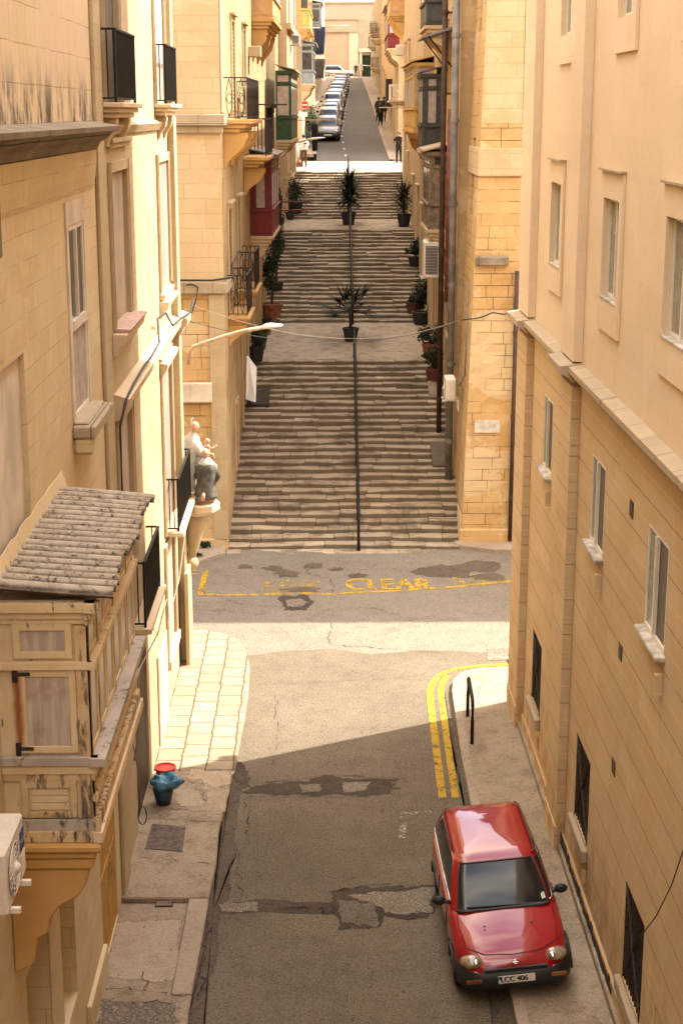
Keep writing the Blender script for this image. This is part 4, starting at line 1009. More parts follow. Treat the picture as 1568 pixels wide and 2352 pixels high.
for x0, x1, y0, y1 in ((.18, .25, Z0 + .24, 5.78), (.67, .74, Z0 + .24, 5.78), (.25, .67, 5.70, 5.78), (.25, .67, Z0 + .24, Z0 + .30)): bxq(bad, End, x0, x1, y0, y1, .002, .04)
for i in range(3): bxq(fr, End, .27, .65, lerp(Z0 + .31, 5.69, i / 3) + .004, lerp(Z0 + .31, 5.69, (i + 1) / 3) - .004, .002, .016)
bxq(gw, End, .002, GP + .03, Z0 + .10, Z0 + .22, .002, .05)
bxq(bad, End, .002, GP + .05, Z0 - .02, Z0 + .10, .002, .075)
# front face: posts, casements, transom, weathered sill
n = 6; W_ = G1 - G0
for i in range(n + 1):
    c = min(max(W_ * i / n, .035), W_ - .035); bxq(bad if i % 2 else fr, Frt, c - .035, c + .035, Z0 + .2, Z1 - .17, .002, .03)
for i in range(n):
    a0, a1 = W_ * i / n + .04, W_ * (i + 1) / n - .04
    for z0, z1 in ((zs_s + .03, zs_t - .05), (zs_t + .05, Z1 - .19)):
        for x0, x1, y0, y1 in ((a0, a0 + .06, z0, z1), (a1 - .06, a1, z0, z1), (a0 + .06, a1 - .06, z0, z0 + .06), (a0 + .06, a1 - .06, z1 - .06, z1)): bxq(fr, Frt, x0, x1, y0, y1, .002, .022)
        pn = MB(); bxq(pn, Frt, a0 + .06, a1 - .06, z0 + .06, z1 - .06, .002, .010); pn.build('pane', M['bal_glass'], gb)
bxq(fr, Frt, -.03, W_, zs_t - .05, zs_t + .03, .002, .09)
bxq(gw, Frt, -.09, W_ + .03, zs_s - .07, zs_s + .02, .002, .16)
bxq(fr, Frt, -.03, W_, Z0 + .42, Z0 + .50, .002, .06)
bxq(bad, Frt, -.05, W_, Z0 + .10, Z0 + .24, .002, .07)
bxq(fr, Frt, -.06, W_ + .02, Z0 - .02, Z0 + .10, .002, .10)
# head moulding under the roof
for k, (z0, z1, o) in enumerate(((Z1 - .18, Z1 - .12, .04), (Z1 - .12, Z1 - .04, .07), (Z1 - .04, Z1 + .06, .12))):
    bxq(fr, End, .002, GP + o - .002, z0, z1 - .002, .002, o); bxq(fr, Frt, -o, W_ + .03, z0, z1 - .002, .002, o - .002 * k)
fr.build('timber_frame', M['peel'], gb, bev=.004); bad.build('timber_frame', M['peel_bad'], gb, bev=.004); gw.build('sill_board', M['greywood'], gb, bev=.004)
for z in (zs_t - .10, zs_s + .10): hg = MB(); bxq(hg, End, .165, .33, z - .018, z + .018, .036, .046); bxq(hg, End, .15, .20, z - .09, z + .05, .003, .037); hg.build('strap_hinge', M['iron_rust'], gb)
# corrugated sheet roof
rf = MB(); nu, nd = 240, 5; pitch = .212
ua, ub = 14.52, 18.62
def rp(u, t, dz):
    d = lerp(.0, 1.16, t); sn = math.sin(2 * math.pi * u / pitch); return F_LN.P(u, 7.86 - .10 * t + .042 * (sn if sn > 0 else sn * .8) + dz - .010 * math.sin(u * .9 + t * 2), d + (.03 * math.sin(u * 3.1) + .015 * math.sin(u * 11)) * t)
vs_ = []; fs = []
for s_ in (0, 1):
    for i in range(nu + 1):
        for j in range(nd + 1): vs_.append(rp(lerp(ua, ub, i / nu), j / nd, -.010 * s_))
K = (nu + 1) * (nd + 1)
for i in range(nu):
    for j in range(nd):
        q_ = [i * (nd + 1) + j, (i + 1) * (nd + 1) + j, (i + 1) * (nd + 1) + j + 1, i * (nd + 1) + j + 1]
        fs.append(tuple(q_)); fs.append(tuple(k + K for k in q_[::-1]))
for i in range(nu): a_, b_ = i * (nd + 1) + nd, (i + 1) * (nd + 1) + nd; fs.append((a_, b_, b_ + K, a_ + K))
for j in range(nd): fs.append((j, j + 1, j + 1 + K, j + K)); a_ = nu * (nd + 1) + j; fs.append((a_, a_ + 1, a_ + 1 + K, a_ + K))
rf.add(vs_, fs); rf.build('corrugated_roof', M['lichen'], gb, smooth=True)
# stone slab and consoles that carry it
mb = MB()
for k, (z0, z1, d, e) in enumerate(((5.02, 5.115, GP + .05, .10), (4.93, 5.018, GP - .02, .05), (4.80, 4.928, GP - .05, .02))): mb.fbox(F_LN, G0 - e, G1 + e, z0, z1, .002, d)
mb.build('balcony_slab', M['corbel'], gb, bev=.025)
for u in (G0 + .02, 16.3, 17.9):
    mb = MB(); mb.prism([(0.002, 4.798), (GP - .10, 4.798), (GP - .13, 4.62), (GP - .22, 4.48), (GP - .42, 4.36), (GP - .52, 4.22), (GP - .56, 4.05), (.26, 4.0), (.2, 3.7), (0.002, 3.6)], F_LN, u, u + .34)
    mb.build('bracket', M['corbel'], gb, bev=.02)

# ---------------------------------------------------------------- unseen house added behind the viewer to block sky light
F_B = Frame((-3.2, -48), (1, 0), (0, 1))
b_b = thing('town_house', (0, -48, 0), 'stone house closing the lower end of the street behind the viewpoint', 'building')
wall(F_B, 0, 7.3, -.3, 19, [(1.2, 2.4, 3, 5, .2), (4.6, 5.8, 3, 5, .2), (1.2, 2.4, 8, 10, .2), (4.6, 5.8, 8, 10, .2), (2.9, 4.2, 0, 2.6, .3)]).build('wall', M['stone_b' if 'stone_b' in M else 'stairwall'], b_b)
# ---------------------------------------------------------------- sunlit corner house
b_lb = thing('corner_house', (-3.2, 28, 0), 'sunlit pale limestone corner house with black iron balconies and a statue', 'building')
OP = [(24.4, 26.4, 9.05, 11.4, .07), (31.6, 33.65, 8.8, 11.33, .03), (24.3, 26.0, 4.9, 7.5, .07), (31.2, 33.2, 3.85, 7.35, .06), (25.25, 27.2, .1, 2.95, .10), (31.0, 32.8, 1.2, 3.5, .05), (24.2, 26.0, 12.42, 15.4, .08), (31.6, 33.6, 12.45, 15.6, .04)]
wall(F_LN, 22.86, 34.4, -.3, 22, OP).build('wall', M['sunlit'], b_lb)
mb = MB(); mass(mb, [(-3.2, 22.86), (-3.2, 34.4), (-30, 34.4), (-30, 22.86)], -.3, 22, skip=(0,)); mb.build('rear_wall', M['sunlit'], b_lb)
mb = MB(); mb.fbox(F_LN, 22.87, 23.6, -.2, 21, .002, .06); mb.fbox(F_LN, 33.95, 34.5, -.2, 12.2, .002, .15); mb.fbox(F_LN, 33.95, 34.46, 12.2, 21, .002, .13); mb.fbox(F_LN, 33.6, 34.55, -.2, 2.3, .15, .24); mb.build('pilaster', M['sunlit'], b_lb, bev=.012)
mb = MB(); mb.prism([(0.002, 7.62), (.10, 7.66), (.13, 7.78), (.22, 7.84), (.25, 7.98), (.04, 8.05), (0.002, 8.05)], F_LN, 24.0, 33.74); mb.prism([(0.152, 7.62), (.22, 7.66), (.25, 7.78), (.34, 7.84), (.36, 7.98), (.17, 8.05), (0.152, 8.05)], F_LN, 33.741, 34.7); mb.build('string_course', M['trim_pale'], b_lb)
mb = MB(); mb.prism([(0.002, 11.95), (.05, 11.97), (.12, 12.1), (.02, 12.16), (0.002, 12.16)], F_LN, 22.9, 33.7); mb.build('string_course', M['sunlit'], b_lb)
for (a, b, c, d, dp), mt in zip(OP, ('infill', 'infill_pink', 'infill', 'infill_pink', 'wood_dark', 'infill', 'pane_grey', 'curtain')):
    mb = MB()
    if mt == 'wood_dark':
        pts = [(a, c), (b, c)] + [(q[0], q[1]) for q in arch_pts(a, b, 2.0)[::-1]]
        n_ = len(pts); mb.add([F_LN.P(u, z, -dp + .01) for u, z in [(p_[0], min(p_[1], d)) for p_ in pts]] + [F_LN.P(u, min(z, d), -dp + .06) for u, z in pts], [tuple(range(n_)), tuple(range(n_, 2 * n_))] + [(i, (i + 1) % n_, n_ + (i + 1) % n_, n_ + i) for i in range(n_)])
        mb.build('door', M[mt], b_lb)
    else:
        mb.fbox(F_LN, a, b, c, d, -dp + .002, -dp + .03); mb.build('window' if mt != 'infill' else 'blocked_window', M[mt], b_lb)
mb = MB(); mb.fbox(F_LN, 24.405, 24.50, 9.05, 11.4, -.04, -.02); mb.build('blue_frame', M['blue_paint'], b_lb)
mb = MB(); mb.fbox(F_LN, 24.205, 24.33, 12.42, 15.4, -.04, -.02); mb.build('blue_frame', M['blue_paint'], b_lb)
for (a, b, c, d, dp), hd in zip(OP, (1, 0, 0, 0, 0, 0, 0, 0)):
    if c < 1: continue
    mb = MB(); w = .17
    mb.fbox(F_LN, a - w, a - .002, c - (.02 if c > 5 else 0), d + w, .002, .05); mb.fbox(F_LN, b + .002, b + w, c, d + w, .002, .05); mb.fbox(F_LN, a, b, d + .002, d + w, .002, .05)
    mb.fbox(F_LN, a - w + .04, a - w + .08, c, d + w, .05, .065); mb.fbox(F_LN, b + w - .08, b + w - .04, c, d + w, .05, .065)
    if hd:
        mb.fbox(F_LN, a - w - .08, b + w + .08, d + .45, d + .52, .002, .12); mb.fbox(F_LN, a - w - .03, b + w + .03, d + .37, d + .45, .002, .07)
    mb.build('surround', M['sunlit'], b_lb, bev=.006)
mb = MB(); mb.prism([(-.13, 8.98), (.26, 8.98), (.28, 9.03), (-.13, 9.05)], F_LN, 24.25, 26.6); mb.build('sill', M['pink_sill'], b_lb)
mb = MB(); mb.prism([(0.002, 8.60), (.06, 8.62), (.10, 8.74), (.20, 8.82), (.24, 8.975), (0.002, 8.975)], F_LN, 24.1, 26.75); mb.build('sill', M['trim_pale'], b_lb, bev=.01); mb = MB(); mb.prism([(0.002, 8.30), (.05, 8.32), (.09, 8.45), (.17, 8.5), (.2, 8.62), (0.002, 8.62)], F_LN, 31.4, 33.5)
mb.prism([(0.002, 8.64), (.10, 8.64), (.13, 8.76), (0.002, 8.76)], F_LN, 31.45, 33.45); mb.build('sill', M['trim_pale'], b_lb, bev=.01); mb = MB(); mb.prism([(0.002, 7.18), (.07, 7.2), (.15, 7.3), (.18, 7.42), (0.002, 7.46)], F_LN, 31.0, 33.4); mb.build('sill', M['trim_pale'], b_lb, bev=.01)
mb = MB(); mb.fbox(F_LN, 30.85, 33.0, 1.0, 1.2, .002, .10); mb.build('sill', M['trim_pale'], b_lb, bev=.015)
# peeling stone patch lower down
mb = MB(); mb.fbox(F_LN, 28.9, 30.6, -.2, 2.0, .002, .045); mb.build('render_patch', M['trim_pale'], b_lb, bev=.02)
for (u0, u1, z, h, p_) in ((23.75, 26.2, 12.44, 1.05, .24), (31.5, 33.7, 12.46, 1.12, .24), (25.3, 27.7, 3.82, 1.15, .24), (31.35, 34.35, 3.88, 1.12, .28)):
    rl = railing(F_LN, u0, u1, z, h, p_, b_lb, step=.10)
    slab(F_LN, u0, u1, z, p_ + .04, b_lb, 'trim_pale', drop=.22 if z > 10 else .1, steps=3 if z > 10 else 1)
for u in (24.1, 25.7, 32.0, 33.2): corbel(F_LN, u, 12.215, .2, .42, .22, b_lb, 'trim_pale')
# bracket under the statue
cx, cy = -2.78, 34.62
mb = MB()
mb.loft([(cx - .02, cy, 3.42, .34, .34), (cx, cy, 3.50, .46, .46), (cx, cy, 3.52, .50, .5), (cx, cy, 3.70, .50, .50), (cx, cy, 3.72, .44, .44)], 8)
mb.build('statue_bracket', M['trim_pale'], b_lb, bev=.02)
mb = MB(); mb.loft([(cx - .16, cy - .06, 2.42, .09, .09), (cx - .14, cy - .05, 2.6, .13, .13), (cx - .10, cy - .03, 2.95, .20, .20), (cx - .06, cy, 3.25, .26, .26), (cx - .03, cy, 3.415, .32, .32)], 24, fold=.05)
mb.ball((cx - .18, cy - .07, 2.28), .17, .17, .17); mb.build('statue_bracket', M['sunlit'], b_lb, smooth=True)

# ---------------------------------------------------------------- houses along the steps
def house(name, F, u0, u1, z1, holes, mat, label, depth, zb=-.3, side=-1, front=None, fmat=None, lab_wall=None):
    p0 = F.P(u0, zb); root = thing(name, p0, label, 'building')
    wall(F, u0, u1, zb, z1, holes).build('wall', M[mat], root)
    pts = [F.P(u0, 0), F.P(u1, 0), F.P(u1, 0, -depth), F.P(u0, 0, -depth)]
    mb = MB(); mass(mb, [(p.x, p.y) for p in pts], zb, z1, skip=(0, 3) if front else (0,)); mb.build('rear_wall', M[fmat or mat], root)
    return root
def gal_px(F, root, xo, yt, yb, xf, p, mat, **kw):
    u0, z1 = F.uz(xo, yt, p); _, z0 = F.uz(xo, yb, p); u1, _ = F.uz(xf, yt, p)
    return closed_balcony(F, u0, u1, z0, z1, p, root, mat, **kw), (u0, u1, z0, z1)

def sh(l): return [h[:4] + (h[4] * .22,) for h in l]
# left of the steps: corner house
lc_h = sh([(4.2, 5.4, 12.2, 14.9, .3), (9.3, 10.4, 12.2, 14.9, .3), (1.8, 3.0, 7.0, 9.6, .25), (5.6, 6.7, 7.2, 9.6, .25), (9.8, 10.8, 2.6 + .9, 6.2, .35), (6.9, 7.9, 2.3, 5.2, .3), (12.6, 13.7, 4.0, 6.6, .3), (3.4, 4.2, 1.6, 3.6, .25)])
b_lc = house('stair_house', F_L, 0, 13.6, 22.0, lc_h, 'stairwall', 'ochre stone corner house at the foot of the steps with two ornate iron balconies', 26, front=True)
wall(F_LF, 0, 26, 7.5, 22).build('wall', M['ochre_fine'], b_lc); wall(F_LF, 0, 26, -.3, 7.5).build('wall', M['ochre'], b_lc)
mb = MB(); mb.fbox(F_LF, -.12, 26, 11.95, 12.25, .002, .22); mb.fbox(F_LF, -.06, 26, 11.75, 11.95, .002, .10); mb.fbox(F_L, .0, .9, 11.95, 12.25, .002, .14); mb.build('string_course', M['cornice'], b_lc, bev=.02)
mb = MB(); mb.fbox(F_LF, -.10, 26, 7.42, 7.72, .002, .16); mb.fbox(F_L, .0, 2.2, 7.42, 7.72, .002, .12); mb.build('string_course', M['cornice'], b_lc, bev=.02)
mb = MB(); mb.fbox(F_L, .02, .55, 12.3, 21.9, .002, .05); mb.build('pilaster', M['sunlit'], b_lc, bev=.01); mb = MB(); mb.fbox(F_LF, .0, .42, .0, 7.4, .002, .05); mb.build('pilaster', M['sunlit'], b_lc, bev=.01)
mb = MB(); mb.fbox(F_LF, .001, 26, -.3, .35, .002, .06); mb.build('plinth', M['ochre'], b_lc, bev=.02)
for h, mt in zip(lc_h, ('curtain', 'infill', 'wood_dark', 'door_green', 'door_grey', 'wood_dark', 'door_grey', 'wood_dark')):
    if h[2] > 6: shutter_win(F_L, *h, b_lc, mt)
    else: door(F_L, *h, b_lc, mt)
    surround(F_L, h[0], h[1], h[2], h[3], b_lc, 'trim', hood=h[2] > 4, sill=False)
def ornate_rail(F, u0, u1, z, h, p, root):
    mb = MB()
    def seg(A, B, n):
        for i in range(n):
            for sg in (0, 1):
                pts = []
                for k in range(9):
                    t = k / 8; w = math.sin(math.pi * t) * .5 * (1 if sg else -1)
                    q = A.lerp(B, (i + .5 + w * .55) / n); pts.append(q + Vector((0, 0, .05 + t * (h - .08))))
                mb.tube(pts, .011, 5)
            q = A.lerp(B, (i + .5) / n); mb.tube([q + Vector((0, 0, h * .5 + .14 * math.sin(a_)) ) + (B - A).normalized() * .07 * math.cos(a_) for a_ in [2 * math.pi * k / 10 for k in range(11)]], .011, 5, cap=False)
            for e_ in (i / n, (i + 1) / n): q = A.lerp(B, e_); mb.tube([q, q + Vector((0, 0, h))], .011, 5)
        mb.tube([A + Vector((0, 0, h)), B + Vector((0, 0, h))], .022, 6); mb.tube([A + Vector((0, 0, .05)), B + Vector((0, 0, .05))], .015, 6)
    a, b, c, d = F.P(u0, z, .02), F.P(u0, z, p), F.P(u1, z, p), F.P(u1, z, .02)
    seg(a, b, 2); seg(b, c, max(2, int((u1 - u0) / .34))); seg(c, d, 2)
    return mb.build('railing', M['iron_rust'], root)
u0, z = F_L.uz(509, 270, 0); 
ornate_rail(F_L, .75, 6.2, 12.12, 1.1, .68, b_lc); slab(F_L, .7, 6.3, 12.10, .72, b_lc, 'corbel', drop=.34)
for u in (1.0, 3.4, 5.8): corbel(F_L, u, 11.74, .66, .95, .36, b_lc, 'corbel')
railing(F_L, 9.0, 13.0, 10.9, 1.2, .75, b_lc, mat='iron_rust', step=.16); slab(F_L, 8.9, 13.1, 10.88, .8, b_lc, 'corbel', drop=.34)
for u in (9.3, 12.7): corbel(F_L, u, 10.52, .7, .9, .3, b_lc, 'corbel')
for (ua, ub, z, h) in ((1.4, 3.6, 6.62, 1.15), (5.2, 7.6, 6.95, 1.15)):
    ornate_rail(F_L, ua, ub, z, h, .55, b_lc); slab(F_L, ua, ub, z - .02, .58, b_lc, 'corbel', drop=.25)
    for u in (ua + .2, ub - .2): corbel(F_L, u, z - .28, .5, .6, .25, b_lc, 'corbel')
# second house with the red timber balcony
lc2_h = sh([(24.0, 24.8, 12.6, 15.6, .3), (26.0, 26.8, 12.6, 15.6, .3), (28.0, 28.8, 12.6, 15.6, .3), (30.0, 30.8, 12.6, 15.6, .3), (15.4, 16.5, 5.0, 7.4, .3), (22.5, 23.6, 6.0, 8.4, .3), (27, 28.1, 6.6, 9.0, .3), (31.5, 32.6, 7.1, 9.6, .3), (24, 25, 10, 11.6, .2)])
b_lc2 = house('stair_house', F_L, 13.61, 35.2, 22.5, lc2_h, 'stairwall', 'tall house beside the steps with a dark red closed timber balcony', 14, zb=2)
for i, h in enumerate(lc2_h):
    (shutter_win if h[2] > 9.8 else door)(F_L, *h, b_lc2, ('wood_dark', 'door_grey', 'door_green')[i % 3])
    surround(F_L, h[0], h[1], h[2], h[3], b_lc2, 'sunlit' if h[2] > 9 else 'trim', hood=True, sill=h[2] > 9)
for i in range(4):
    h = lc2_h[i]; mb = MB()
    pts = arch_pts(h[0] - .12, h[1] + .12, 15.65, 10); mb.tube([F_L.P(u, z + max(0, .35 - abs(u - (h[0] + h[1]) / 2)) * .8, .06) for u, z in pts], .06, 6); mb.build('arch_moulding', M['sunlit'], b_lc2)
gal_px(F_L, b_lc2, 622, 366, 545, 638, .75, 'gal_red', pane='curtain', roof='lichen', cols=4, em=.17, lab='dark red closed timber balcony with net curtains')
gal_px(F_L, b_lc2, 623, -110, 40, 641, .72, 'gal_peach', solid=True, pane='curtain', roof='lichen', cols=3, corb='corbel', ch=1.1)
mb = MB(); mb.fbox(F_L, 13.0, 13.5, 13.6, 14.3, .1, .9) if False else mb.fbox(F_L, 12.2, 13.0, 14.15, 14.5, .002, .42); mb.build('stone_box', M['sunlit'], b_lc, bev=.01)
# top house at the head of the steps (projects a little)
FLD = Frame((F_L.P(35.3, 0, .42).x, F_L.P(35.3, 0, .42).y), (0.0199, 1), (1, -.0199))
ld_h = sh([(3.0, 4.1, 9.4, 11.6, .3), (6.5, 7.8, 9.15, 11.7, .35), (2.0, 3.0, 16, 18.2, .25)])
b_ld = house('stair_house', FLD, 0, 9.8, 24, ld_h, 'farwall', 'upper house at the head of the steps with a green closed timber balcony', 24, zb=5)
for i, h in enumerate(ld_h): (door if h[2] < 12 else shutter_win)(FLD, *h, b_ld, ('wood_dark', 'door_grey')[i % 2]); surround(FLD, h[0], h[1], h[2], h[3], b_ld, 'sunlit', sill=False)
mb = MB(); mb.fbox(FLD, -.1, 9.95, 16.2, 16.5, .002, .22); mb.fbox(FLD, 9.3, 9.95, 5, 24, .002, .08); mb.build('string_course', M['sunlit'], b_ld, bev=.01)
gal_px(FLD, b_ld, 667, 168, 322, 681, .62, 'gal_green', pane='curtain', roof='cornice', cols=3, corb='trim', ch=.5, lab='green closed timber balcony with curtains')

# right of the steps: stone tower house with leaning corner
b_ra = thing('stair_house', (4.1, 44, 0), 'rough ochre block corner house with a blank marble plaque facing the cross street', 'building')
def lean(p): # battered corner: the wall leans back as it rises
    k = max(0.0, p.z) * .030; return Vector((p.x + k * max(0, 1 - (p.x - 4.0) / 1.6), p.y, p.z))
class LeanFrame(Frame):
    def P(s, u, z, d=0.0): return lean(Frame.P(s, u, z, d))
F_RLs = LeanFrame((4.1, 44.0), (0.0111, 1), (-1, .0111)); F_RLf = LeanFrame((4.1, 44.0), (1, 0), (0, -1))
def grid_wall(F, u0, u1, z0, z1, du, dz):
    mb = MB(); nu = max(1, int((u1 - u0) / du)); nz = max(1, int((z1 - z0) / dz)); rnd = random.Random(5)
    vs_ = []
    for i in range(nu + 1):
        for j in range(nz + 1): vs_.append(F.P(lerp(u0, u1, i / nu), lerp(z0, z1, j / nz), rnd.uniform(-.02, .02) if 0 < i < nu else 0))
    mb.add(vs_, [(i * (nz + 1) + j, (i + 1) * (nz + 1) + j, (i + 1) * (nz + 1) + j + 1, i * (nz + 1) + j + 1) for i in range(nu) for j in range(nz)])
    return mb
grid_wall(F_RLf, 0, 1.45, -.3, 12.0, .3, .3).build('wall', M['ochre'], b_ra)
wall(F_RF, 1.45, 27, -.3, 12.0).build('wall', M['ochre_fine'], b_ra)
mb = MB()
vs_ = []
wall(F_RLf, 0, 1.45, 12.0, 19.6).build('wall', M['ochre_fine'], b_ra); wall(F_RF, 1.45, 27, 12.0, 19.6).build('wall', M['ochre_fine'], b_ra)
wall(F_RLs, 0, 3.4, -.3, 19.6, [(1.5, 2.2, 9.4, 11.6, .2), (1.4, 2.0, 14.5, 16.0, .2)]).build('wall', M['ochre'], b_ra)
shutter_win(F_RLs, 1.5, 2.2, 9.4, 11.6, .2, b_ra, 'door_grey'); shutter_win(F_RLs, 1.4, 2.0, 14.5, 16.0, .2, b_ra, 'wood_dark')
mb = MB(); mass(mb, [(4.7, 44), (31, 44), (31, 48), (4.7, 48)], -.3, 19.6, skip=(0,)); mb.build('rear_wall', M['ochre_fine'], b_ra)
mb = MB(); mb.fbox(F_RLf, -.05, 1.4, 10.6, 11.35, .002, .05); mb.fbox(F_RF, 1.4, 27, 10.6, 11.35, .002, .05); mb.fbox(F_RLs, 0, 3.3, 10.6, 11.35, .002, .05); mb.build('string_course', M['ochre_fine'], b_ra, bev=.01)
mb = MB(); mb.fbox(F_RLf, -.08, 1.5, -.3, .55, .002, .10); mb.fbox(F_RLs, 0, 1.2, -.3, 1.0, .002, .06); mb.build('plinth', M['ochre'], b_ra, bev=.04)
mb = MB(); mb.fbox(F_RLf, .02, 1.1, 8.15, 8.42, .002, .2); mb.build('ledge', M['ledge'], b_ra, bev=.04)
u0, z1 = F_RF.uz(1090, 965); u1, z0 = F_RF.uz(1152, 993)
mb = MB(); mb.fbox(F_RLf, u0 - .1, u1 - .1, z0, z1, .002, .06); mb.build('plaque', M['slab_marble'], b_ra, bev=.005)
poly_slab('kerb', [(3.9, 44.4), (3.9, 43.75), (5.0, 43.2), (9, 43.0), (9, 44.4)], -.2, .16, 'kerb', bev=.04)
poly_slab('kerb', [(-2.75, 44), (-2.72, 43.05), (-3.6, 41.9), (-12, 41.6), (-12, 44)], -.2, .14, 'kerb', bev=.03)
# the next houses up the right side
rb_h = sh([(5.2, 6.3, 2.5, 5.2, .3), (8.0, 9.1, 4.1, 6.4, .3), (10.5, 11.6, 4.2, 6.5, .3), (13.4, 14.6, 4.2, 6.6, .3), (4.6, 5.6, 12.9, 15.2, .25), (7.8, 8.8, 12.9, 15.2, .25), (4.5, 5.3, 8.0, 10.0, .2)])
b_rb = house('stair_house', F_R, 3.41, 15.5, 21.7, rb_h, 'stairwall', 'stair house with slate grey closed balconies beside tall drainpipes', 18, zb=.5)
for i, h in enumerate(rb_h): (door if h[2] < 7 else shutter_win)(F_R, *h, b_rb, ('wood_dark', 'door_grey', 'pipe_red')[i % 3]); surround(F_R, h[0], h[1], h[2], h[3], b_rb, 'trim', sill=False)
gal_px(F_R, b_rb, 972, 176, 346, 963, .62, 'gal_dgrey', em=.12, pane='curtain', roof='pipe_grey', cols=2, corb='trim', ch=.4, lab='slate grey closed balcony with an arched opening')
gal_px(F_R, b_rb, 982, -110, 56, 969, .62, 'gal_dgrey', solid=True, pane='pane_green', roof='pipe_grey', cols=2, corb='trim', ch=.4)
gal_px(F_R, b_rb, 987, 356, 530, 974, .62, 'gal_brown', pane='pane_dark', roof='cornice', em=.10, solid=True, cols=3, corb='trim', ch=.4, lab='bare grey brown closed timber balcony')
u0, z1 = F_R.uz(985, 80, .9); mb = MB(); mb.prism([(0.002, z1 + .28), (0.002, z1 + .36), (1.0, z1 + .06), (1.0, z1)], F_R, 6.0, 9.0); mb.build('canopy', M['pipe_grey'], b_rb)
mb = MB()
for u in (6.2, 8.8): mb.tube([F_R.P(u, z1 - .9, .02), F_R.P(u, z1 + .08, .8)], .025, 6)
mb.build('canopy_bracket', M['iron'], b_rb)
ornate_rail(F_R, 8.7, 10.4, 9.05, 1.05, .5, b_rb); slab(F_R, 8.7, 10.4, 9.04, .55, b_rb, 'corbel', drop=.3)
rc_h = sh([(18, 19, 4.9, 7.2, .3), (22, 23.2, 6.0, 8.4, .3), (26, 27.1, 6.7, 9.0, .3), (30.0, 31.0, 7.0, 9.3, .3), (18.4, 19.2, 13.2, 15.6, .2), (20.4, 21.2, 13.2, 15.6, .2), (22.4, 23.2, 13.2, 15.6, .2)])
b_rc = house('stair_house', F_R, 15.51, 33.0, 21.2, rc_h, 'farwall', 'stair house with a bright yellow closed timber balcony', 16, zb=2)
for i, h in enumerate(rc_h): (door if h[2] < 10 else shutter_win)(F_R, *h, b_rc, ('wood_dark', 'door_grey', 'infill')[i % 3]); surround(F_R, h[0], h[1], h[2], h[3], b_rc, 'trim', sill=h[2] > 10)
gal_px(F_R, b_rc, 953, 150, 300, 931, .70, 'gal_yellow', pane='curtain', roof='gal_yellow', cols=3, corb='corbel', ch=.9, lab='bright yellow closed timber balcony')
rd_h = sh([(36, 37, 8, 10.2, .3), (40, 41.2, 8.8, 11.2, .3), (36, 37, 13.5, 15.6, .25), (40, 41, 13.5, 15.6, .25)])
b_rd = house('stair_house', F_R, 33.01, 45.0, 21.5, rd_h, 'farwall', 'last stair house before the upper crossing with a white iron balcony', 24, zb=4)
for i, h in enumerate(rd_h): (door if h[2] < 12 else shutter_win)(F_R, *h, b_rd, ('wood_dark', 'door_grey')[i % 2]); surround(F_R, h[0], h[1], h[2], h[3], b_rd, 'trim', sill=False)
u0, z0 = F_R.uz(898, 230, .7); _, z1 = F_R.uz(898, 194, .7)
railing(F_R, 42.6, 44.8, z0, z1 - z0, .75, b_rd, mat='white_paint', step=.14, r=.02); slab(F_R, 42.6, 44.8, z0 - .01, .78, b_rd, 'trim', drop=.3)
mb = MB(); mb.tube([F_R.P(42.6, z0 + .1, .02), F_R.P(42.6, z1, .75)], .025, 5); mb.build('railing', M['white_paint'], b_rd)

# ---------------------------------------------------------------- houses beyond the upper crossing
FL2n = F_L2
l2_h = sh([(3 + 6 * i, 4.1 + 6 * i, 10.6 + .5 * i, 12.9 + .5 * i, .3) for i in range(8)] + [(4 + 6 * i, 5 + 6 * i, 15.5 + .4 * i, 17.6 + .4 * i, .25) for i in range(8)])
b_l2 = house('street_house', F_L2, 0, 56, 30, l2_h[:], 'farwall', 'shaded terrace above the parked cars with a pale blue closed balcony', 20, zb=7)
for i, h in enumerate(l2_h): (door if i < 8 else shutter_win)(F_L2, *h, b_l2, ('wood_dark', 'door_grey')[i % 2])
gal_px(F_L2, b_l2, 718, 104, 192, 722.5, .72, 'gal_blue', pane='pane_dark', roof='cornice', cols=2, corb='trim', ch=.7, lab='pale blue grey closed timber balcony')
gal_px(F_L2, b_l2, 709, -60, 62, 716, .55, 'gal_yellow', pane='pane_dark', roof='cornice', cols=2, corb='corbel', ch=.4)
gal_px(F_L2, b_l2, 735, 10, 72, 737, .72, 'gal_blue', pane='pane_dark', roof='cornice', cols=2, corb='trim', ch=.5)
b_l3 = house('street_house', F_L2, 56.1, 112, 34, [(60 + 7 * i, 61 + 7 * i, 16 + .3 * i, 18.4 + .3 * i, .3) for i in range(6)], 'farwall', 'farther terrace rising to the crest behind the line of parked cars', 20, zb=9)
r2_h = sh([(2.5 + 6 * i, 3.6 + 6 * i, 10.3 + .5 * i, 12.6 + .5 * i, .3) for i in range(8)] + [(3 + 6 * i, 4 + 6 * i, 15.8 + .4 * i, 18 + .4 * i, .25) for i in range(8)])
b_r2 = house('street_house', F_R2, 0, 50, 21.6, r2_h, 'farwall', 'terrace above the sloping pavement with a dark red closed balcony', 26, zb=7)
for i, h in enumerate(r2_h): (door if i < 8 else shutter_win)(F_R2, *h, b_r2, ('wood_dark', 'door_grey')[i % 2]); surround(F_R2, h[0], h[1], h[2], h[3], b_r2, 'trim', sill=i > 7)
gal_px(F_R2, b_r2, 892, 16, 110, 885, .68, 'gal_red', pane='curtain', roof='cornice', cols=2, corb='trim', ch=.6, lab='dark red closed timber balcony')
gal_px(F_R2, b_r2, 897, -80, 30, 891, .9, 'gal_peach', pane='curtain', roof='cornice', cols=2, corb='corbel', ch=.9)
u0, z0 = F_R2.uz(876, 185, .4)
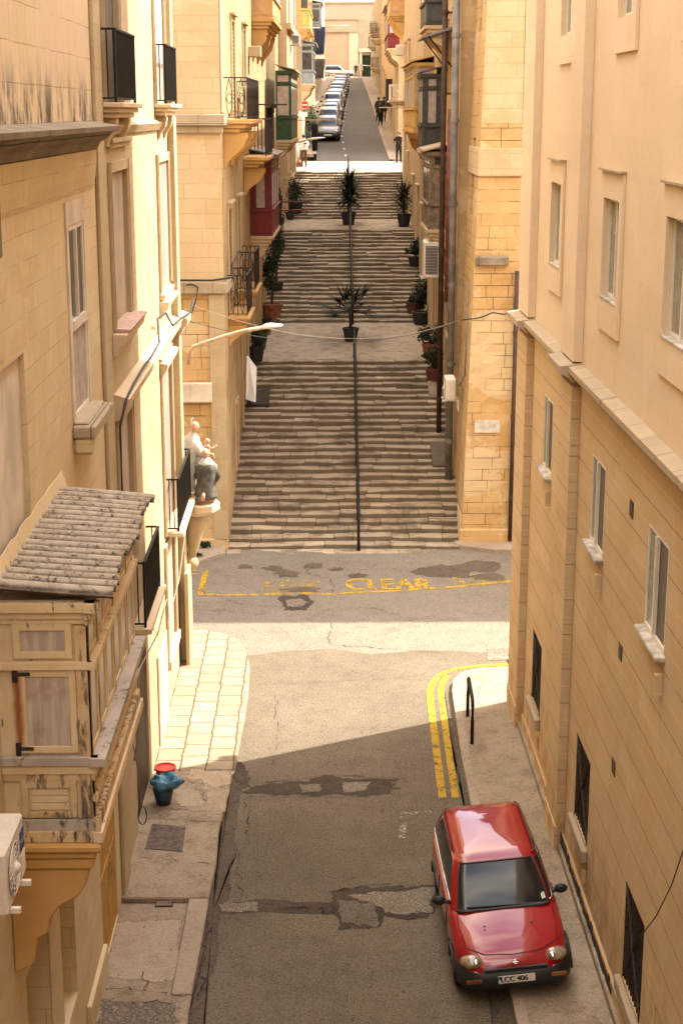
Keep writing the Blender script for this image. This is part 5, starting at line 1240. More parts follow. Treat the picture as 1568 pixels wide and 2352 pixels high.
mb = MB(); mb.fbox(F_R2, 14, 16, 12.6, 14.6, .01, .45); mb.build('window_cage', M['iron_rust'], b_r2)
b_r3 = house('street_house', F_R2, 50.1, 114, 25, [(54 + 7 * i, 55 + 7 * i, 15.5 + .3 * i, 17.8 + .3 * i, .3) for i in range(7)], 'greywall', 'farther terrace with carved balconies near the crest of the hill', 20, zb=9)
mb = MB()
for u, z in ((56, 19.2), (64, 20.0), (72, 20.6), (60, 16.6), (83, 19.6)): slab(F_R2, u, u + 3, z, .8, b_r3, 'trim', drop=.5); railing(F_R2, u, u + 3, z, 1.0, .75, b_r3, mat='iron_rust', step=.2)
for i in range(7): shutter_win(F_R2, 54 + 7 * i, 55 + 7 * i, 15.5 + .3 * i, 17.8 + .3 * i, .3, b_r3, 'wood_dark')
# end of the street
F_E = Frame((-14, 232), (1, 0), (0, -1))
b_e = thing('corner_house', (6, 232, 16.8), 'pink rendered house closing the street beyond the crest', 'building')
eh = [(20.2, 21.4, 16.8, 20.2, .3), (23.0, 23.9, 19.2, 20.6, .25), (22.4, 23.6, 22.4, 24.6, .25)]
wall(F_E, 0, 19.3, 15, 25.2).build('wall', M['pinkwall'], b_e); wall(F_E, 19.3, 27, 15, 25.0, eh).build('wall', M['greywall'], b_e)
mb = MB(); mass(mb, [(-14, 232), (13, 232), (13, 246), (-14, 246)], 15, 25.0, skip=(0,)); mb.build('rear_wall', M['pinkwall'], b_e)
mb = MB(); mb.fbox(F_E, 0, 19.6, 23.3, 23.6, .002, .35); mb.fbox(F_E, 0, 19.7, 25.0, 25.3, .002, .25); mb.build('cornice', M['greywall'], b_e)
mb = MB(); mb.fbox(F_E, 18.3, 19.6, 15, 23.3, .002, .15); mb.build('pilaster', M['trim_pale'], b_e); mb = MB(); mb.fbox(F_E, 19.8, 20.15, 15, 20.6, .002, .2); mb.fbox(F_E, 21.45, 21.9, 15, 20.6, .002, .2); mb.fbox(F_E, 19.7, 22, 20.6, 21.1, .002, .4); mb.build('surround', M['trim_pale'], b_e)
door(F_E, *eh[0], b_e, 'leaf', planks=2); shutter_win(F_E, *eh[1], b_e, 'wood_dark'); shutter_win(F_E, *eh[2], b_e, 'gal_green')
b_e2 = thing('apartment_building', (2, 262, 17), 'plain grey stone block rising behind the pink house', 'building')
F_E2 = Frame((-20, 262), (1, .02), (.02, -1))
wall(F_E2, 0, 44, 15, 29.2, [(20.6, 23.2, 24.9, 26.6, .2)]).build('wall', M['greywall'], b_e2)
mb = MB(); mass(mb, [(-20, 262), (24, 262.9), (24, 275), (-20, 275)], 15, 29.19, skip=(0,)); mb.build('rear_wall', M['greywall'], b_e2)
shutter_win(F_E2, 20.6, 23.2, 24.9, 26.6, .2, b_e2, 'gal_green')
mb = MB(); mb.fbox(F_E2, 0, 44, 29.2, 29.5, .002, .3); mb.build('parapet', M['greywall'], b_e2)

# ---------------------------------------------------------------- vehicles
def rrect(hw, y0, y1, r, n=6):
    """rounded rectangle outline, counter-clockwise from front right; +y is the nose"""
    pts = []
    for cx, cy, a0 in ((hw - r, y1 - r, 0), (-(hw - r), y1 - r, 90), (-(hw - r), y0 + r, 180), (hw - r, y0 + r, 270)):
        for i in range(n + 1):
            a = R(a0 + 90 * i / n); pts.append((cx + r * math.cos(a), cy + r * math.sin(a)))
    return pts
def bez(tab, t): return interp(tab, t)
class Car:
    """small hatchback built about the origin, nose to +y"""
    def __init__(s, L=3.72, W=1.58, H=1.43, hoodz=.93):
        s.L, s.W, s.H = L, W, H
        f = L / 2
        s.prof = [(-f, .40, .86, .60), (-f + .03, .36, .93, .68), (-f + .14, .28, .95, .74), (-f + .5, .22, .96, .785), (-.6, .20, .95, .79), (.4, .20, .94, .79), (.9, .20, .935, .785), (f - .75, .21, .885, .78), (f - .5, .22, .835, .765), (f - .28, .25, .765, .725), (f - .12, .31, .69, .655), (f - .03, .38, .63, .58), (f, .43, .58, .50)]
        s.wb = W / 2
    def lower(s):
        mb = MB(); rows = []; N = 36
        k = s.W / 1.58
        for i in range(N + 1):
            y = lerp(s.prof[0][0], s.prof[-1][0], i / N)
            if i in (0, N): pass
            zb = interp([(p[0], p[1]) for p in s.prof], y); zt = interp([(p[0], p[2]) for p in s.prof], y); w = interp([(p[0], p[3]) for p in s.prof], y) * k
            zm = lerp(zb, zt, .52)
            cs = [(0, zb), (w * .86, zb), (w * .97, zb + .07), (w, zm - .06), (w * .995, zm + .05), (w * .965, zt - .10), (w * .92, zt - .03), (w * .80, zt), (w * .5, zt + .022), (0, zt + .03)]
            ring = [(x, y, z) for x, z in cs] + [(-x, y, z) for x, z in cs[::-1][1:-1]]
            rows.append(ring)
        n = len(rows[0]); vs_ = [p for r in rows for p in r]; fs = []
        for i in range(N):
            for j in range(n): fs.append((i * n + j, i * n + (j + 1) % n, (i + 1) * n + (j + 1) % n, (i + 1) * n + j))
        fs += [tuple(range(n)), tuple(N * n + j for j in range(n))[::-1]]
        mb.add(vs_, fs); return mb
    def cab(s):
        k = s.W / 1.58; f = s.L / 2
        s.ob = rrect(.705 * k, -f + .10, .98, .22, 6); s.ot = rrect(.565 * k, -f + .42, .26, .20, 6)
        s.zb_, s.zt_ = .93, s.H - .055
    def G(s, q, t, o=0.0):
        n = len(s.ob); i = int(q) % n; fr = q - int(q); j = (i + 1) % n
        bx, by = lerp(s.ob[i][0], s.ob[j][0], fr), lerp(s.ob[i][1], s.ob[j][1], fr)
        tx, ty = lerp(s.ot[i][0], s.ot[j][0], fr), lerp(s.ot[i][1], s.ot[j][1], fr)
        bul = .045 * math.sin(math.pi * t)
        x, y = lerp(bx, tx, t), lerp(by, ty, t); z = lerp(s.zb_, s.zt_, t)
        d = Vector((x, y + .45, 0)); d = d.normalized() if d.length else d
        nrm = Vector((d.x, d.y, .45)).normalized()
        p = Vector((x, y, z)) + d * bul + nrm * o
        return p
    def green(s):
        n = len(s.ob); mb = MB(); T = 6; vs_ = []; fs = []
        for t in range(T + 1):
            for i in range(n): vs_.append(s.G(i, t / T))
        for t in range(T):
            for i in range(n): fs.append((t * n + i, t * n + (i + 1) % n, (t + 1) * n + (i + 1) % n, (t + 1) * n + i))
        base = T * n; cy = sum(p[1] for p in s.ot) / n
        for k in range(1, 4):
            sc_ = 1 - k * .28; dz = .055 * (1 - sc_ ** 2)
            for i in range(n): x, y = s.ot[i]; vs_.append((x * sc_, cy + (y - cy) * sc_, s.zt_ + dz))
            for i in range(n): fs.append((base + (k - 1) * n + i, base + (k - 1) * n + (i + 1) % n, base + k * n + (i + 1) % n, base + k * n + i))
        fs.append(tuple(base + 3 * n + i for i in range(n)))
        mb.add(vs_, fs); return mb
    def glass(s, q0, q1, t0, t1, o=.007, t0b=None):
        mb = MB(); A, B = 10, 6; vs_ = []; fs = []
        for i in range(A + 1):
            for j in range(B + 1): vs_.append(s.G(lerp(q0, q1, i / A) % len(s.ob), lerp(t0, t1, j / B), o))
        for i in range(A):
            for j in range(B): a = i * (B + 1) + j; fs.append((a, a + B + 1, a + B + 2, a + 1))
        mb.add(vs_, fs); return mb
def wheel_mb(x, y, r, w):
    t = MB(); N = 20; sg = 1 if x > 0 else -1
    prof = [(0, r * .62), (0, r * .94), (.03, r), (w - .03, r), (w, r * .94), (w, r * .62)]
    vs_ = []; fs = []
    for (d, rr) in prof:
        for k in range(N): a = 2 * math.pi * k / N; vs_.append((x - sg * (w - d) + sg * 0, y + rr * math.cos(a), r + rr * math.sin(a)))
    for i in range(len(prof) - 1):
        for k in range(N): fs.append((i * N + k, i * N + (k + 1) % N, (i + 1) * N + (k + 1) % N, (i + 1) * N + k))
    t.add(vs_, fs)
    m = MB(); vs_ = []; fs = []
    for d, rr in ((.01, .64), (.035, .60), (.02, .25), (.045, .12), (.045, 0.01)):
        for k in range(N): a = 2 * math.pi * k / N; q = 1 if (rr > .55 or rr < .3) else 1; vs_.append((x - sg * d, y + r * rr * math.cos(a), r + r * rr * math.sin(a)))
    for i in range(4):
        for k in range(N): fs.append((i * N + k, i * N + (k + 1) % N, (i + 1) * N + (k + 1) % N, (i + 1) * N + k))
    m.add(vs_, fs)
    return t, m
def ellip(c, rx, ry, rz): b = MB(); b.ball(c, rx, ry, rz, 14, 8); return b
def make_car(name, label, group, paint, L=3.72, W=1.58, H=1.43, detail=True, glass='car_glass'):
    root = thing(name, (0, 0, 0), label, 'car', group)
    c = Car(L, W, H); c.cab(); f = L / 2; k = W / 1.58
    body = c.lower().build('body', M[paint], root, smooth=True)
    c.green().build('roof', M[paint], root, smooth=True)
    # perimeter: 7 pts per corner; front between 3..10, rear 17..24
    c.glass(3.6, 9.4, .05, .93).build('windscreen', M[glass], root, smooth=True)
    c.glass(17.6, 23.4, .10, .90).build('rear_window', M[glass], root, smooth=True)
    for q0, q1 in ((10.2, 13.2), (13.35, 16.2)): c.glass(q0, q1, .10, .90).build('side_window', M[glass], root, smooth=True)
    for q0, q1 in ((24.2, 24.2 + 0, ),): pass
    n = len(c.ob)
    def gl(qa, qb): return c.glass(qa, qb, .10, .90)
    # right hand side lies between the last corner and the first
    mbw = MB()
    for qa, qb in ((24.35, 27.0), (27.05, 27.98)):
        gl(qa, qb).build('side_window', M[glass], root, smooth=True)
    bp = MB(); pts = rrect(W / 2 * .985, -f - .03, f + .05, .42, 8); pin = rrect(W / 2 * .90, -f + .05, f - .05, .36, 8)
    for z0, z1, y_sel in ((.24, .575, 1), (.30, .60, -1)):
        vs_ = []; fs = []; sel = [i for i in range(len(pts)) if pts[i][1] * y_sel > f - .62]
        if y_sel > 0: sel = list(range(0, 18))
        else: sel = list(range(18, 36))
        m_ = len(sel)
        for i in sel: vs_ += [(pin[i][0], pin[i][1], z0), (pts[i][0], pts[i][1], z0 + .05), (pts[i][0], pts[i][1], z1 - .05), (pin[i][0], pin[i][1], z1)]
        for i in range(m_ - 1):
            for j in range(3): fs.append((i * 4 + j, (i + 1) * 4 + j, (i + 1) * 4 + j + 1, i * 4 + j + 1))
        b = MB(); b.add(vs_, fs); b.build('bumper', M['black_plastic'], root, smooth=True)
    for x in (-1, 1):
        h = MB(); vs_ = []
        h.ball((x * .545 * k, f - .185, .645), .185, .165, .085, 14, 8)
        h.build('headlight', M['lens'], root, smooth=True)
        t_ = MB(); t_.ball((x * .62 * k, -f + .10, .72), .10, .09, .13, 10, 6); t_.build('tail_light', M['sign_red'], root, smooth=True)
        mr = MB(); mr.ball((x * (W / 2 + .07), .58, .96), .105, .055, .075, 10, 6); mr.tube([(x * W / 2 * .88, .60, .92), (x * (W / 2 + .02), .58, .95)], .03, 6); mr.build('wing_mirror', M['black_plastic'], root, smooth=True)
        for y in (f - .68, -f + .72):
            t, m = wheel_mb(x * W / 2 * .985, y, .275, .165); w_ = t.build('wheel', M['tyre'], root, smooth=True); m.build('rim', M['rim'], w_, smooth=True)
            a_ = MB(); vs_ = []
            ar = [(x * W / 2 * 1.0, y + .335 * math.cos(q), .275 + .335 * math.sin(q)) for q in [math.pi * i_ / 10 for i_ in range(11)]]; a_.tube(ar, .022, 6); a_.build('wheel_arch', M['black_plastic'], root, smooth=True)
        sd = MB(); sd.box(x * W / 2 * .992 - .012, x * W / 2 * .992 + .012, -f + 1.0, f - 1.0, .50, .56); sd.build('side_trim', M['black_plastic'], root)
    gr = MB(); gr.box(-.42 * k, .42 * k, f - .06, f + .035, .555, .60); gr.build('grille', M['black_plastic'], root)
    p = MB(); p.box(-.26, .26, f + .052, f + .066, .39, .50); pl = p.build('number_plate', M['plate'], root)
    return root, c, body, pl

car, cc, cbody, plate = make_car('red_hatchback', 'red hatchback parked with two wheels up on the pavement, plate LCC 406', None, 'red_paint', L=3.95, W=1.68, H=1.45)
f = 3.95 / 2
tx = text('lettering', 'LCC 406', .115, 'black_plastic', Matrix.Translation((.035, f + .0675, .445)) @ Matrix.Rotation(R(180), 4, 'Z') @ Matrix.Rotation(R(90), 4, 'X'), parent=plate, sx=.92)
for e in (-.006, .006): text('lettering', 'LCC 406', .115, 'black_plastic', Matrix.Translation((.035 + e, f + .0678, .445 + e * .4)) @ Matrix.Rotation(R(180), 4, 'Z') @ Matrix.Rotation(R(90), 4, 'X'), parent=plate, sx=.92)
q = MB(); q.box(.21, .258, f + .066, f + .0675, .45, .498); q.build('blue_band', M['plate_blue'], plate)
q = MB(); q.tube([(0 + .045 * math.cos(a), f + .01 - .0, .675 + .03 * math.sin(a)) for a in [2 * math.pi * i / 14 for i in range(15)]], .007, 6, cap=False); q.tube([(-.045, f + .012, .675), (.045, f + .012, .675)], .009, 6); q.build('badge', M['chrome'], car)
for x in (-1, 1):
    q = MB(); q.box(x * .60 - .11, x * .60 + .11, f + .03, f + .056, .42, .47); q.build('indicator', M['amber'], car)
# black drip rails, windscreen border, wipers, washer jets, tickets
for qs in ((10.2, 17.0), (24.0, 27.9)):
    q = MB(); q.tube([cc.G(lerp(qs[0], qs[1], i / 12) % 28, .99, .012) + Vector((0, 0, .012)) for i in range(13)], .012, 5); q.build('drip_rail', M['black_plastic'], car, smooth=True)
q = MB(); q.tube([cc.G(lerp(3.3, 9.7, i / 14), .035, .012) for i in range(15)], .028, 6); q.tube([cc.G(lerp(3.4, 9.6, i / 14), .95, .008) for i in range(15)], .014, 6)
for qq in (3.5, 9.5): q.tube([cc.G(qq, lerp(.03, .95, i / 6), .008) for i in range(7)], .014, 6)
q.build('windscreen_seal', M['black_plastic'], car, smooth=True)
q = MB(); q.tube([cc.G(8.2, .06, .02), cc.G(5.9, .12, .03)], .012, 5); q.tube([cc.G(5.6, .06, .02), cc.G(4.2, .12, .03)], .012, 5); q.build('wiper', M['black_plastic'], car)
q = cc.glass(8.35, 9.0, .14, .27, .013); q.build('windscreen_ticket', M['paper'], car)
q = cc.glass(8.0, 8.3, .14, .25, .014); q.build('windscreen_ticket', M['sign_white'], car)
for x in (-.34, .34):
    q = MB(); q.ball((x, .95 + .42, .918), .014, .02, .012, 8, 5); q.build('washer_jet', M['black_plastic'], car)
q = MB()
for x in (-1, 1): q = MB(); q.tube([(x * .66, f - .35, .795), (x * .70, f - .8, .885), (x * .70, 1.0, .952)], .006, 4); q.build('bonnet_gap', M['black_plastic'], car)
q = MB()
for x in (-1, 1): q = MB(); q.tube([(x * .838, .2, .76), (x * .842, .06, .765)], .018, 6); q.build('door_handle', M['black_plastic'], car)
for qs in ((10.25, 16.2), (24.35, 27.95)): q = MB(); q.tube([cc.G(lerp(qs[0], qs[1], i / 10) % 28, .07, .012) for i in range(11)], .011, 5); q.build('chrome_strip', M['chrome'], car, smooth=True)
for qx, ya_, yb_ in ((.835, .62, .62), (.838, -.42, -.42)):
    for sx_ in (-1, 1):
        q = MB(); q.tube([(sx_ * qx, ya_, .42), (sx_ * (qx + .008), ya_, .60), (sx_ * (qx - .02), ya_, .82), (sx_ * (qx - .06), ya_, .90)], .006, 4); q.build('door_gap', M['black_plastic'], car)
q = MB(); q.tube([(-.70, f - .33, .80), (-.4, f - .16, .735), (0, f - .12, .725), (.4, f - .16, .735), (.70, f - .33, .80)], .007, 4); q.build('bonnet_gap', M['black_plastic'], car)
for sx_ in (-1, 1):
    q = MB(); q.ball((sx_ * .545, f - .10, .668), .075, .085, .045, 10, 6); q.build('lamp_reflector', M['chrome'], car, smooth=True)
car.location = (2.72, 21.70, 0.075)
car.rotation_euler = (R(-0.8), R(5.2), R(180 + 1.6))

# the row parked up the hill
def copy_tree(o, parent=None):
    c = o.copy(); col.objects.link(c); c.parent = parent
    for ch in list(o.children): copy_tree(ch, c)
    return c
row, rc_, rb_, rp_ = make_car('parked_car', 'silver small hatchback at the bottom of the row parked up the hill', 'cars parked nose to tail up the hill', 'car_paint', L=3.7, W=1.66, H=1.5)
text('lettering', 'BCR 218', .10, 'black_plastic', Matrix.Translation((0, 3.7 / 2 + .0675, .445)) @ Matrix.Rotation(R(180), 4, 'Z') @ Matrix.Rotation(R(90), 4, 'X'), parent=rp_) if False else None
cols = [(.17, .175, .17), (.28, .26, .22), (.07, .075, .085), (.19, .185, .175), (.27, .26, .24), (.09, .10, .11), (.22, .22, .22), (.13, .14, .15), (.26, .25, .23), (.10, .11, .12), (.2, .2, .2), (.26, .25, .24)]
names = ['silver', 'pale cream', 'dark blue grey', 'mid grey', 'off white', 'slate grey', 'light grey', 'steel grey', 'ivory', 'charcoal', 'dull silver', 'white']
ords = ['first', 'second', 'third', 'fourth', 'fifth', 'sixth', 'seventh', 'eighth', 'ninth', 'tenth', 'eleventh', 'twelfth']
rnd = random.Random(11)
def paint_tree(o, c_):
    o.color = c_ + (1,)
    for ch in o.children: paint_tree(ch, c_)
row2, *_ = make_car('parked_car', 'x', 'cars parked nose to tail up the hill', 'car_paint', L=4.15, W=1.74, H=1.58)
row3, *_ = make_car('parked_car', 'x', 'cars parked nose to tail up the hill', 'car_paint', L=4.25, W=1.70, H=1.42)
trees = [row]
for i in range(1, 12):
    k_ = (1, 0, 2, 1, 0, 2, 0, 1, 2, 0, 1)[i - 1]
    if k_ == 1 and row2 not in trees: trees.append(row2)
    elif k_ == 2 and row3 not in trees: trees.append(row3)
    else: trees.append(copy_tree((row, row2, row3)[k_]))
for i, t_ in enumerate(trees):
    Y = 110.0 + i * 5.25
    x = kl(Y) + .99 + rnd.uniform(-.06, .06)
    t_.location = (x - .12, Y, hill(Y) + .01)
    sl_ = math.atan2(hill(Y + 1.5) - hill(Y - 1.5), 3)
    t_.rotation_euler = (-sl_, 0, R(180 - 1.2 + rnd.uniform(-1, 1)))
    s_ = 1.0 + rnd.uniform(-.03, .08) * (i > 0); t_.scale = (1 + (s_ - 1) * .3, s_, 1 + (s_ - 1) * .6)
    paint_tree(t_, cols[i])
    t_['label'] = f'{names[i]} parked car, {ords[i]} up the hill from the stairs in the row' if i else 'silver small hatchback at the bottom of the row parked up the hill'
wc, *_ = make_car('parked_car', 'white car turning broadside across the crest of the hill', None, 'car_paint', L=4.3, W=1.8, H=1.62)
paint_tree(wc, (.6, .59, .56)); wc.location = (onY(775, 178, 219).x, 219.5, 16.83); wc.rotation_euler = (0, 0, R(-90))

# ---------------------------------------------------------------- lamps, cables, pipes, units, signs
def lamp(name, pts, r, head_dir, hl, label, big=True):
    root = thing(name, pts[0], label, 'street lamp', 'arm lamps on house walls')
    mb = MB(); mb.tube(pts, r, 10); mb.build('arm', M['lamp_arm'], root, smooth=True)
    h = Vector(pts[-1]); d = Vector(head_dir).normalized()
    hd = MB(); vs_ = []; fs = []; side = d.cross(Vector((0, 0, 1))).normalized(); N = 12
    for i, (t, w, th) in enumerate(((-.08, .05, .05), (.05, .10, .075), (.25, .15, .09), (.55, .16, .075), (.85, .12, .05), (1.0, .04, .025))):
        for k in range(N):
            a = 2 * math.pi * k / N; up_ = math.sin(a); vs_.append(h + d * (t * hl) + side * (w * math.cos(a)) + Vector((0, 0, th * (up_ if up_ > 0 else up_ * .45))))
    for i in range(5):
        for k in range(N): fs.append((i * N + k, i * N + (k + 1) % N, (i + 1) * N + (k + 1) % N, (i + 1) * N + k))
    fs += [tuple(range(N)), tuple(5 * N + k for k in range(N))]
    hd.add(vs_, fs); ho_ = hd.build('lamp_head', M['lamp_head'], root, smooth=True)
    if big:
        q = MB(); q.box(h.x + .28, h.x + .36, h.y - .04, h.y + .04, h.z + .12, h.z + .19); q.build('sensor', M['black_plastic'], ho_)
    return root
def pY(x, y, Y): return tuple(onY(x, y, Y))
lamp('street_lamp', [pY(433, 838, 34.75), pY(436, 806, 34.75), pY(446, 796, 34.75), pY(480, 784, 34.75), pY(520, 771, 34.75), pY(560, 760, 34.75), pY(606, 752, 34.75)], .045, (1, 0, .10), .42, 'curved arm lamp with a pale head on the sunlit corner beside the statue')
lamp('street_lamp', [pY(645, 349, 80.4), pY(652, 340, 80.4), pY(668, 331, 80.4), pY(690, 325, 80.4), pY(708, 321, 80.4)], .05, (1, 0, .12), .85, 'arm lamp reaching out over the head of the steps')
lamp('street_lamp', [pY(748, 62, 190), pY(760, 61, 190), pY(778, 60, 190)], .07, (1, 0, .05), 1.2, 'small arm lamp on the far end of the parked cars terrace', big=False)
lamp('street_lamp', [pY(862, 168 * .6 + 40, 180), pY(850, 150 * .6 + 62, 180)], .07, (-1, 0, .08), 1.8, 'hooded lamp leaning out from the carved terrace near the crest', big=False)
def hang(p0, p1, sag, n=24):
    p0, p1 = Vector(p0), Vector(p1)
    return [p0.lerp(p1, i / n) - Vector((0, 0, sag * 4 * (i / n) * (1 - i / n))) for i in range(n + 1)]
def cable(label, pts, r, mat, name='cable', cat='cable', group=None):
    mb = MB(); mb.tube(pts, r, 6); return tag(mb.build(name, M[mat], smooth=True), label, cat, group)
cable('black cable sagging across the foot of the steps between corner houses', hang(pY(437, 738, 34.9), pY(1060, 735, 43.9), .56), .008, 'cable')
cable('white cable sagging across the street just below the black one', hang(pY(440, 700, 34.95), pY(1060, 734, 43.85), .64), .005, 'cable_white')
cable('loose black cable running along the ochre wall at the ledge', [pY(1060, 735, 43.86), pY(1095, 731, 43.82), pY(1112, 726, 43.8), pY(1130, 718, 43.8), pY(1158, 722, 43.8), pY(1175, 716, 43.8), pY(1200, 716, 43.8)], .02, 'cable')
mb = [F_LN.P(u, z, d) for u, z, d in ((23.75, 4.9, .12), (23.72, 6.2, .12), (23.75, 7.6, .12), (23.95, 7.98, .2), (25, 8.06, .2), (26.5, 8.1, .2), (28, 8.08, .2), (29.2, 8.12, .2), (29.8, 8.5, .12), (30.6, 8.5, .2), (31.4, 8.15, .25), (33, 8.1, .3), (34.4, 8.05, .38), (34.9, 8.3, .4))]
cable('thick black cable climbing the pilaster and running along the string course', mb, .022, 'cable')
cable('thin white cable drooping from the low balcony to the timber balcony', [F_LN.P(u, z, d) for u, z, d in ((34.0, 3.75, .3), (32.5, 3.55, .3), (30.8, 3.0, .3), (29.4, 2.6, .2), (28.2, 3.4, .3), (26.5, 3.3, .3), (22.5, 4.2, .5), (20, 5.0, .75), (18.6, 5.4, .9), (18.5, 4.7, .9), (18.3, 4.4, .85))], .012, 'cable_white')
cable('black cables looped across the front of the stairs corner house', [pY(428, 655, 43.55), pY(440, 652, 43.5), pY(455, 660, 43.5), pY(450, 690, 43.5), pY(440, 720, 43.5)], .02, 'cable')
cable('bundle of dark cables along the ledge by the lower balconies', [F_LF.P(1.2, 7.8, .18), F_LF.P(.3, 7.8, .2), F_L.P(.1, 7.85, .25), F_L.P(.6, 8.15, .2), F_L.P(1.6, 8.2, .2), F_L.P(3, 8.35, .25)], .03, 'cable')
cable('thin black wire crossing the street near the crest', hang(pY(742, 167 * .6 + 65, 160), pY(862, 172, 150), .15), .03, 'cable')
cable('black wire hanging off the peach wall at the lowest grille', [F_RN.P(18.15, 1.98, .03), F_RN.P(17.6, 2.35, .1), F_RN.P(17.0, 2.9, .1), F_RN.P(16.3, 3.7, .1), F_RN.P(15.5, 4.9, .1)], .008, 'cable')
cable('white conduit bending down to the small wall unit', [F_RLs.P(1.0, 7.6, .08), F_RLs.P(.95, 6.0, .06), F_RLs.P(.9, 4.9, .06), F_RLs.P(1.1, 4.7, .12), F_RLs.P(1.4, 4.5, .2)], .03, 'cable_white', 'conduit', 'conduit')
def drain(label, F, u, d, z0, z1, r, mat, joints=True):
    root = thing('drainpipe', F.P(u, z0, d), label, 'drainpipe', 'drainpipes on the stair houses')
    mb = MB(); mb.tube([F.P(u, z0, d), F.P(u, lerp(z0, z1, .5), d), F.P(u, z1, d)], r, 10); mb.build('pipe', M[mat], root, smooth=True)
    z = z0 + 1.2
    while z < z1:
        q = MB(); q.tube([F.P(u, z, d), F.P(u, z + .14, d)], r * 1.18, 10); q.fbox(F, u - .03, u + .03, z + .03, z + .09, 0.0, d); q.build('bracket', M[mat], root); z += 2.4
    return root
drain('tall grey plastic drainpipe up the corner of the ochre tower', F_R, 3.3, .16, 1.2, 19, .11, 'pipe_grey')
drain('thin dark brown drainpipe in front of the bare timber balcony', F_R, 6.1, .3, 2.0, 20, .085, 'pipe_brown')
drain('red brown jointed soil pipe beside the grey drainpipe', F_R, 4.6, .16, 6.6, 12.4, .12, 'pipe_red')
drain('dark drainpipe in the corner between ochre block and peach building', F_RF, 1.42, .12, .2, 8, .07, 'pipe_brown')
q = thing('conduit', F_RF.P(1.62, .2, .05), 'pale square cable trunking beside the blank plaque', 'conduit')
mb = MB(); mb.fbox(F_RF, 1.52, 1.66, .2, 3.7, .01, .10); mb.build('trunking', M['infill_pink'], q)
def ac_unit(label, F, u0, u1, z0, z1, d0, d1, style='fan', mark=None, group='air conditioning units on the walls'):
    root = thing('air_conditioner', F.P((u0 + u1) / 2, z0, d0), label, 'air conditioner', group)
    mb = MB(); mb.fbox(F, u0, u1, z0, z1, d0, d1); mb.build('casing', M['ac_white'], root, bev=.02)
    w, h = u1 - u0, z1 - z0
    if style == 'fan':
        cu, cz, r = u0 + w * .40, (z0 + z1) / 2, h * .40
        g = MB(); n = 24
        g.add([F.P(cu + r * math.cos(2 * math.pi * i / n), cz + r * math.sin(2 * math.pi * i / n), d1 + .004) for i in range(n)], [tuple(range(n))]); fan = g.build('fan_grille', M['ac_dark'], root)
        g = MB()
        for k in range(1, 6): g.tube([F.P(cu + r * k / 5 * math.cos(a), cz + r * k / 5 * math.sin(a), d1 + .014) for a in [2 * math.pi * i / n for i in range(n + 1)]], .006, 4, cap=False)
        for k in range(12): a = math.pi * k / 6; g.tube([F.P(cu, cz, d1 + .014), F.P(cu + r * math.cos(a), cz + r * math.sin(a), d1 + .014)], .005, 4)
        g.ball(tuple(F.P(cu, cz, d1 + .012)), r * .25, r * .25, r * .25); g.build('fan_guard', M['ac_white'], fan)
    g = MB()
    nl = int(h / .06)
    for i in range(nl): g.fbox(F, u0 - .012, u0 - .001, z0 + h * (.1 + .8 * i / nl), z0 + h * (.1 + .8 * i / nl) + .03, d0 + .04, d1 - .06)
    g.build('louvre', M['ac_dark'] if style == 'louvre' else M['ac_white'], root)
    for u in (u0 + w * .2, u1 - w * .2): b = MB(); b.fbox(F, u - .025, u + .025, z0 - .05, z0 - .002, .01, d1 + .08); b.fbox(F, u - .02, u + .02, z0 - .35, z0 - .048, .01, .04); b.build('bracket', M['white_paint'], root)
    return root
p_far = F_LN.uz(52, 1866, .42); p_low = F_LN.uz(55, 1990, .42)
ac1 = ac_unit('white wall unit with a round fan beside the timber balcony', F_LN, p_far[0] - .86, p_far[0], p_far[1] - .60, p_far[1], .10, .42)
u1 = p_far[0]; zc = p_far[1] - .20
q = MB(); q.fbox(F_LN, u1 - .20, u1 - .02, zc - .12, zc + .08, .421, .427); lb = q.build('badge', M['plate_blue'], ac1)
mx = Matrix(((0, 0, 1, F_LN.P(0, 0, .4285).x), (1, 0, 0, u1 - .11), (0, 1, 0, zc - .02), (0, 0, 0, 1)))
text('lettering', 'Haier', .075, 'sign_white', mx, parent=lb)
q = MB()
for i in range(9): q.fbox(F_LN, u1 - .2, u1 - .02, zc - .16 - i * .025, zc - .147 - i * .025, .421, .430)
q.build('louvre', M['ac_white'], ac1)
ac_unit('small white wall unit on the tower above the worn ramp', F_R, 1.5, 2.3, onY(1040, 913, 46).z, onY(1040, 864, 46).z, .12, .42)
u0, z1 = F_R.uz(973, 556, .78); _, z0 = F_R.uz(973, 640, .78)
ac_unit('tall white louvred unit standing out from the stair house wall', F_R, u0, u0 + 1.0, z0, z1, .28, .78, 'louvre')
u0, z1 = F_L.uz(600, 198, .5); ac_unit('white unit standing on the ornate balcony', F_L, 6.6, 7.4, 12.3, 13.1, .25, .6, 'louvre')
u0, z1 = FLD.uz(672, 64, .3); _, z0 = FLD.uz(672, 88, .3); ac_unit('small grey unit high on the wall above the green balcony', FLD, 4.0, 4.8, z0 - .1, z1 - .1, .1, .5, 'louvre')
u0, z1 = F_R.uz(905, 110, .4); _, z0 = F_R.uz(905, 132, .4); ac_unit('white unit under the far dark red balcony', F_R, 43.0, 43.8, z0, z1, .1, .45)
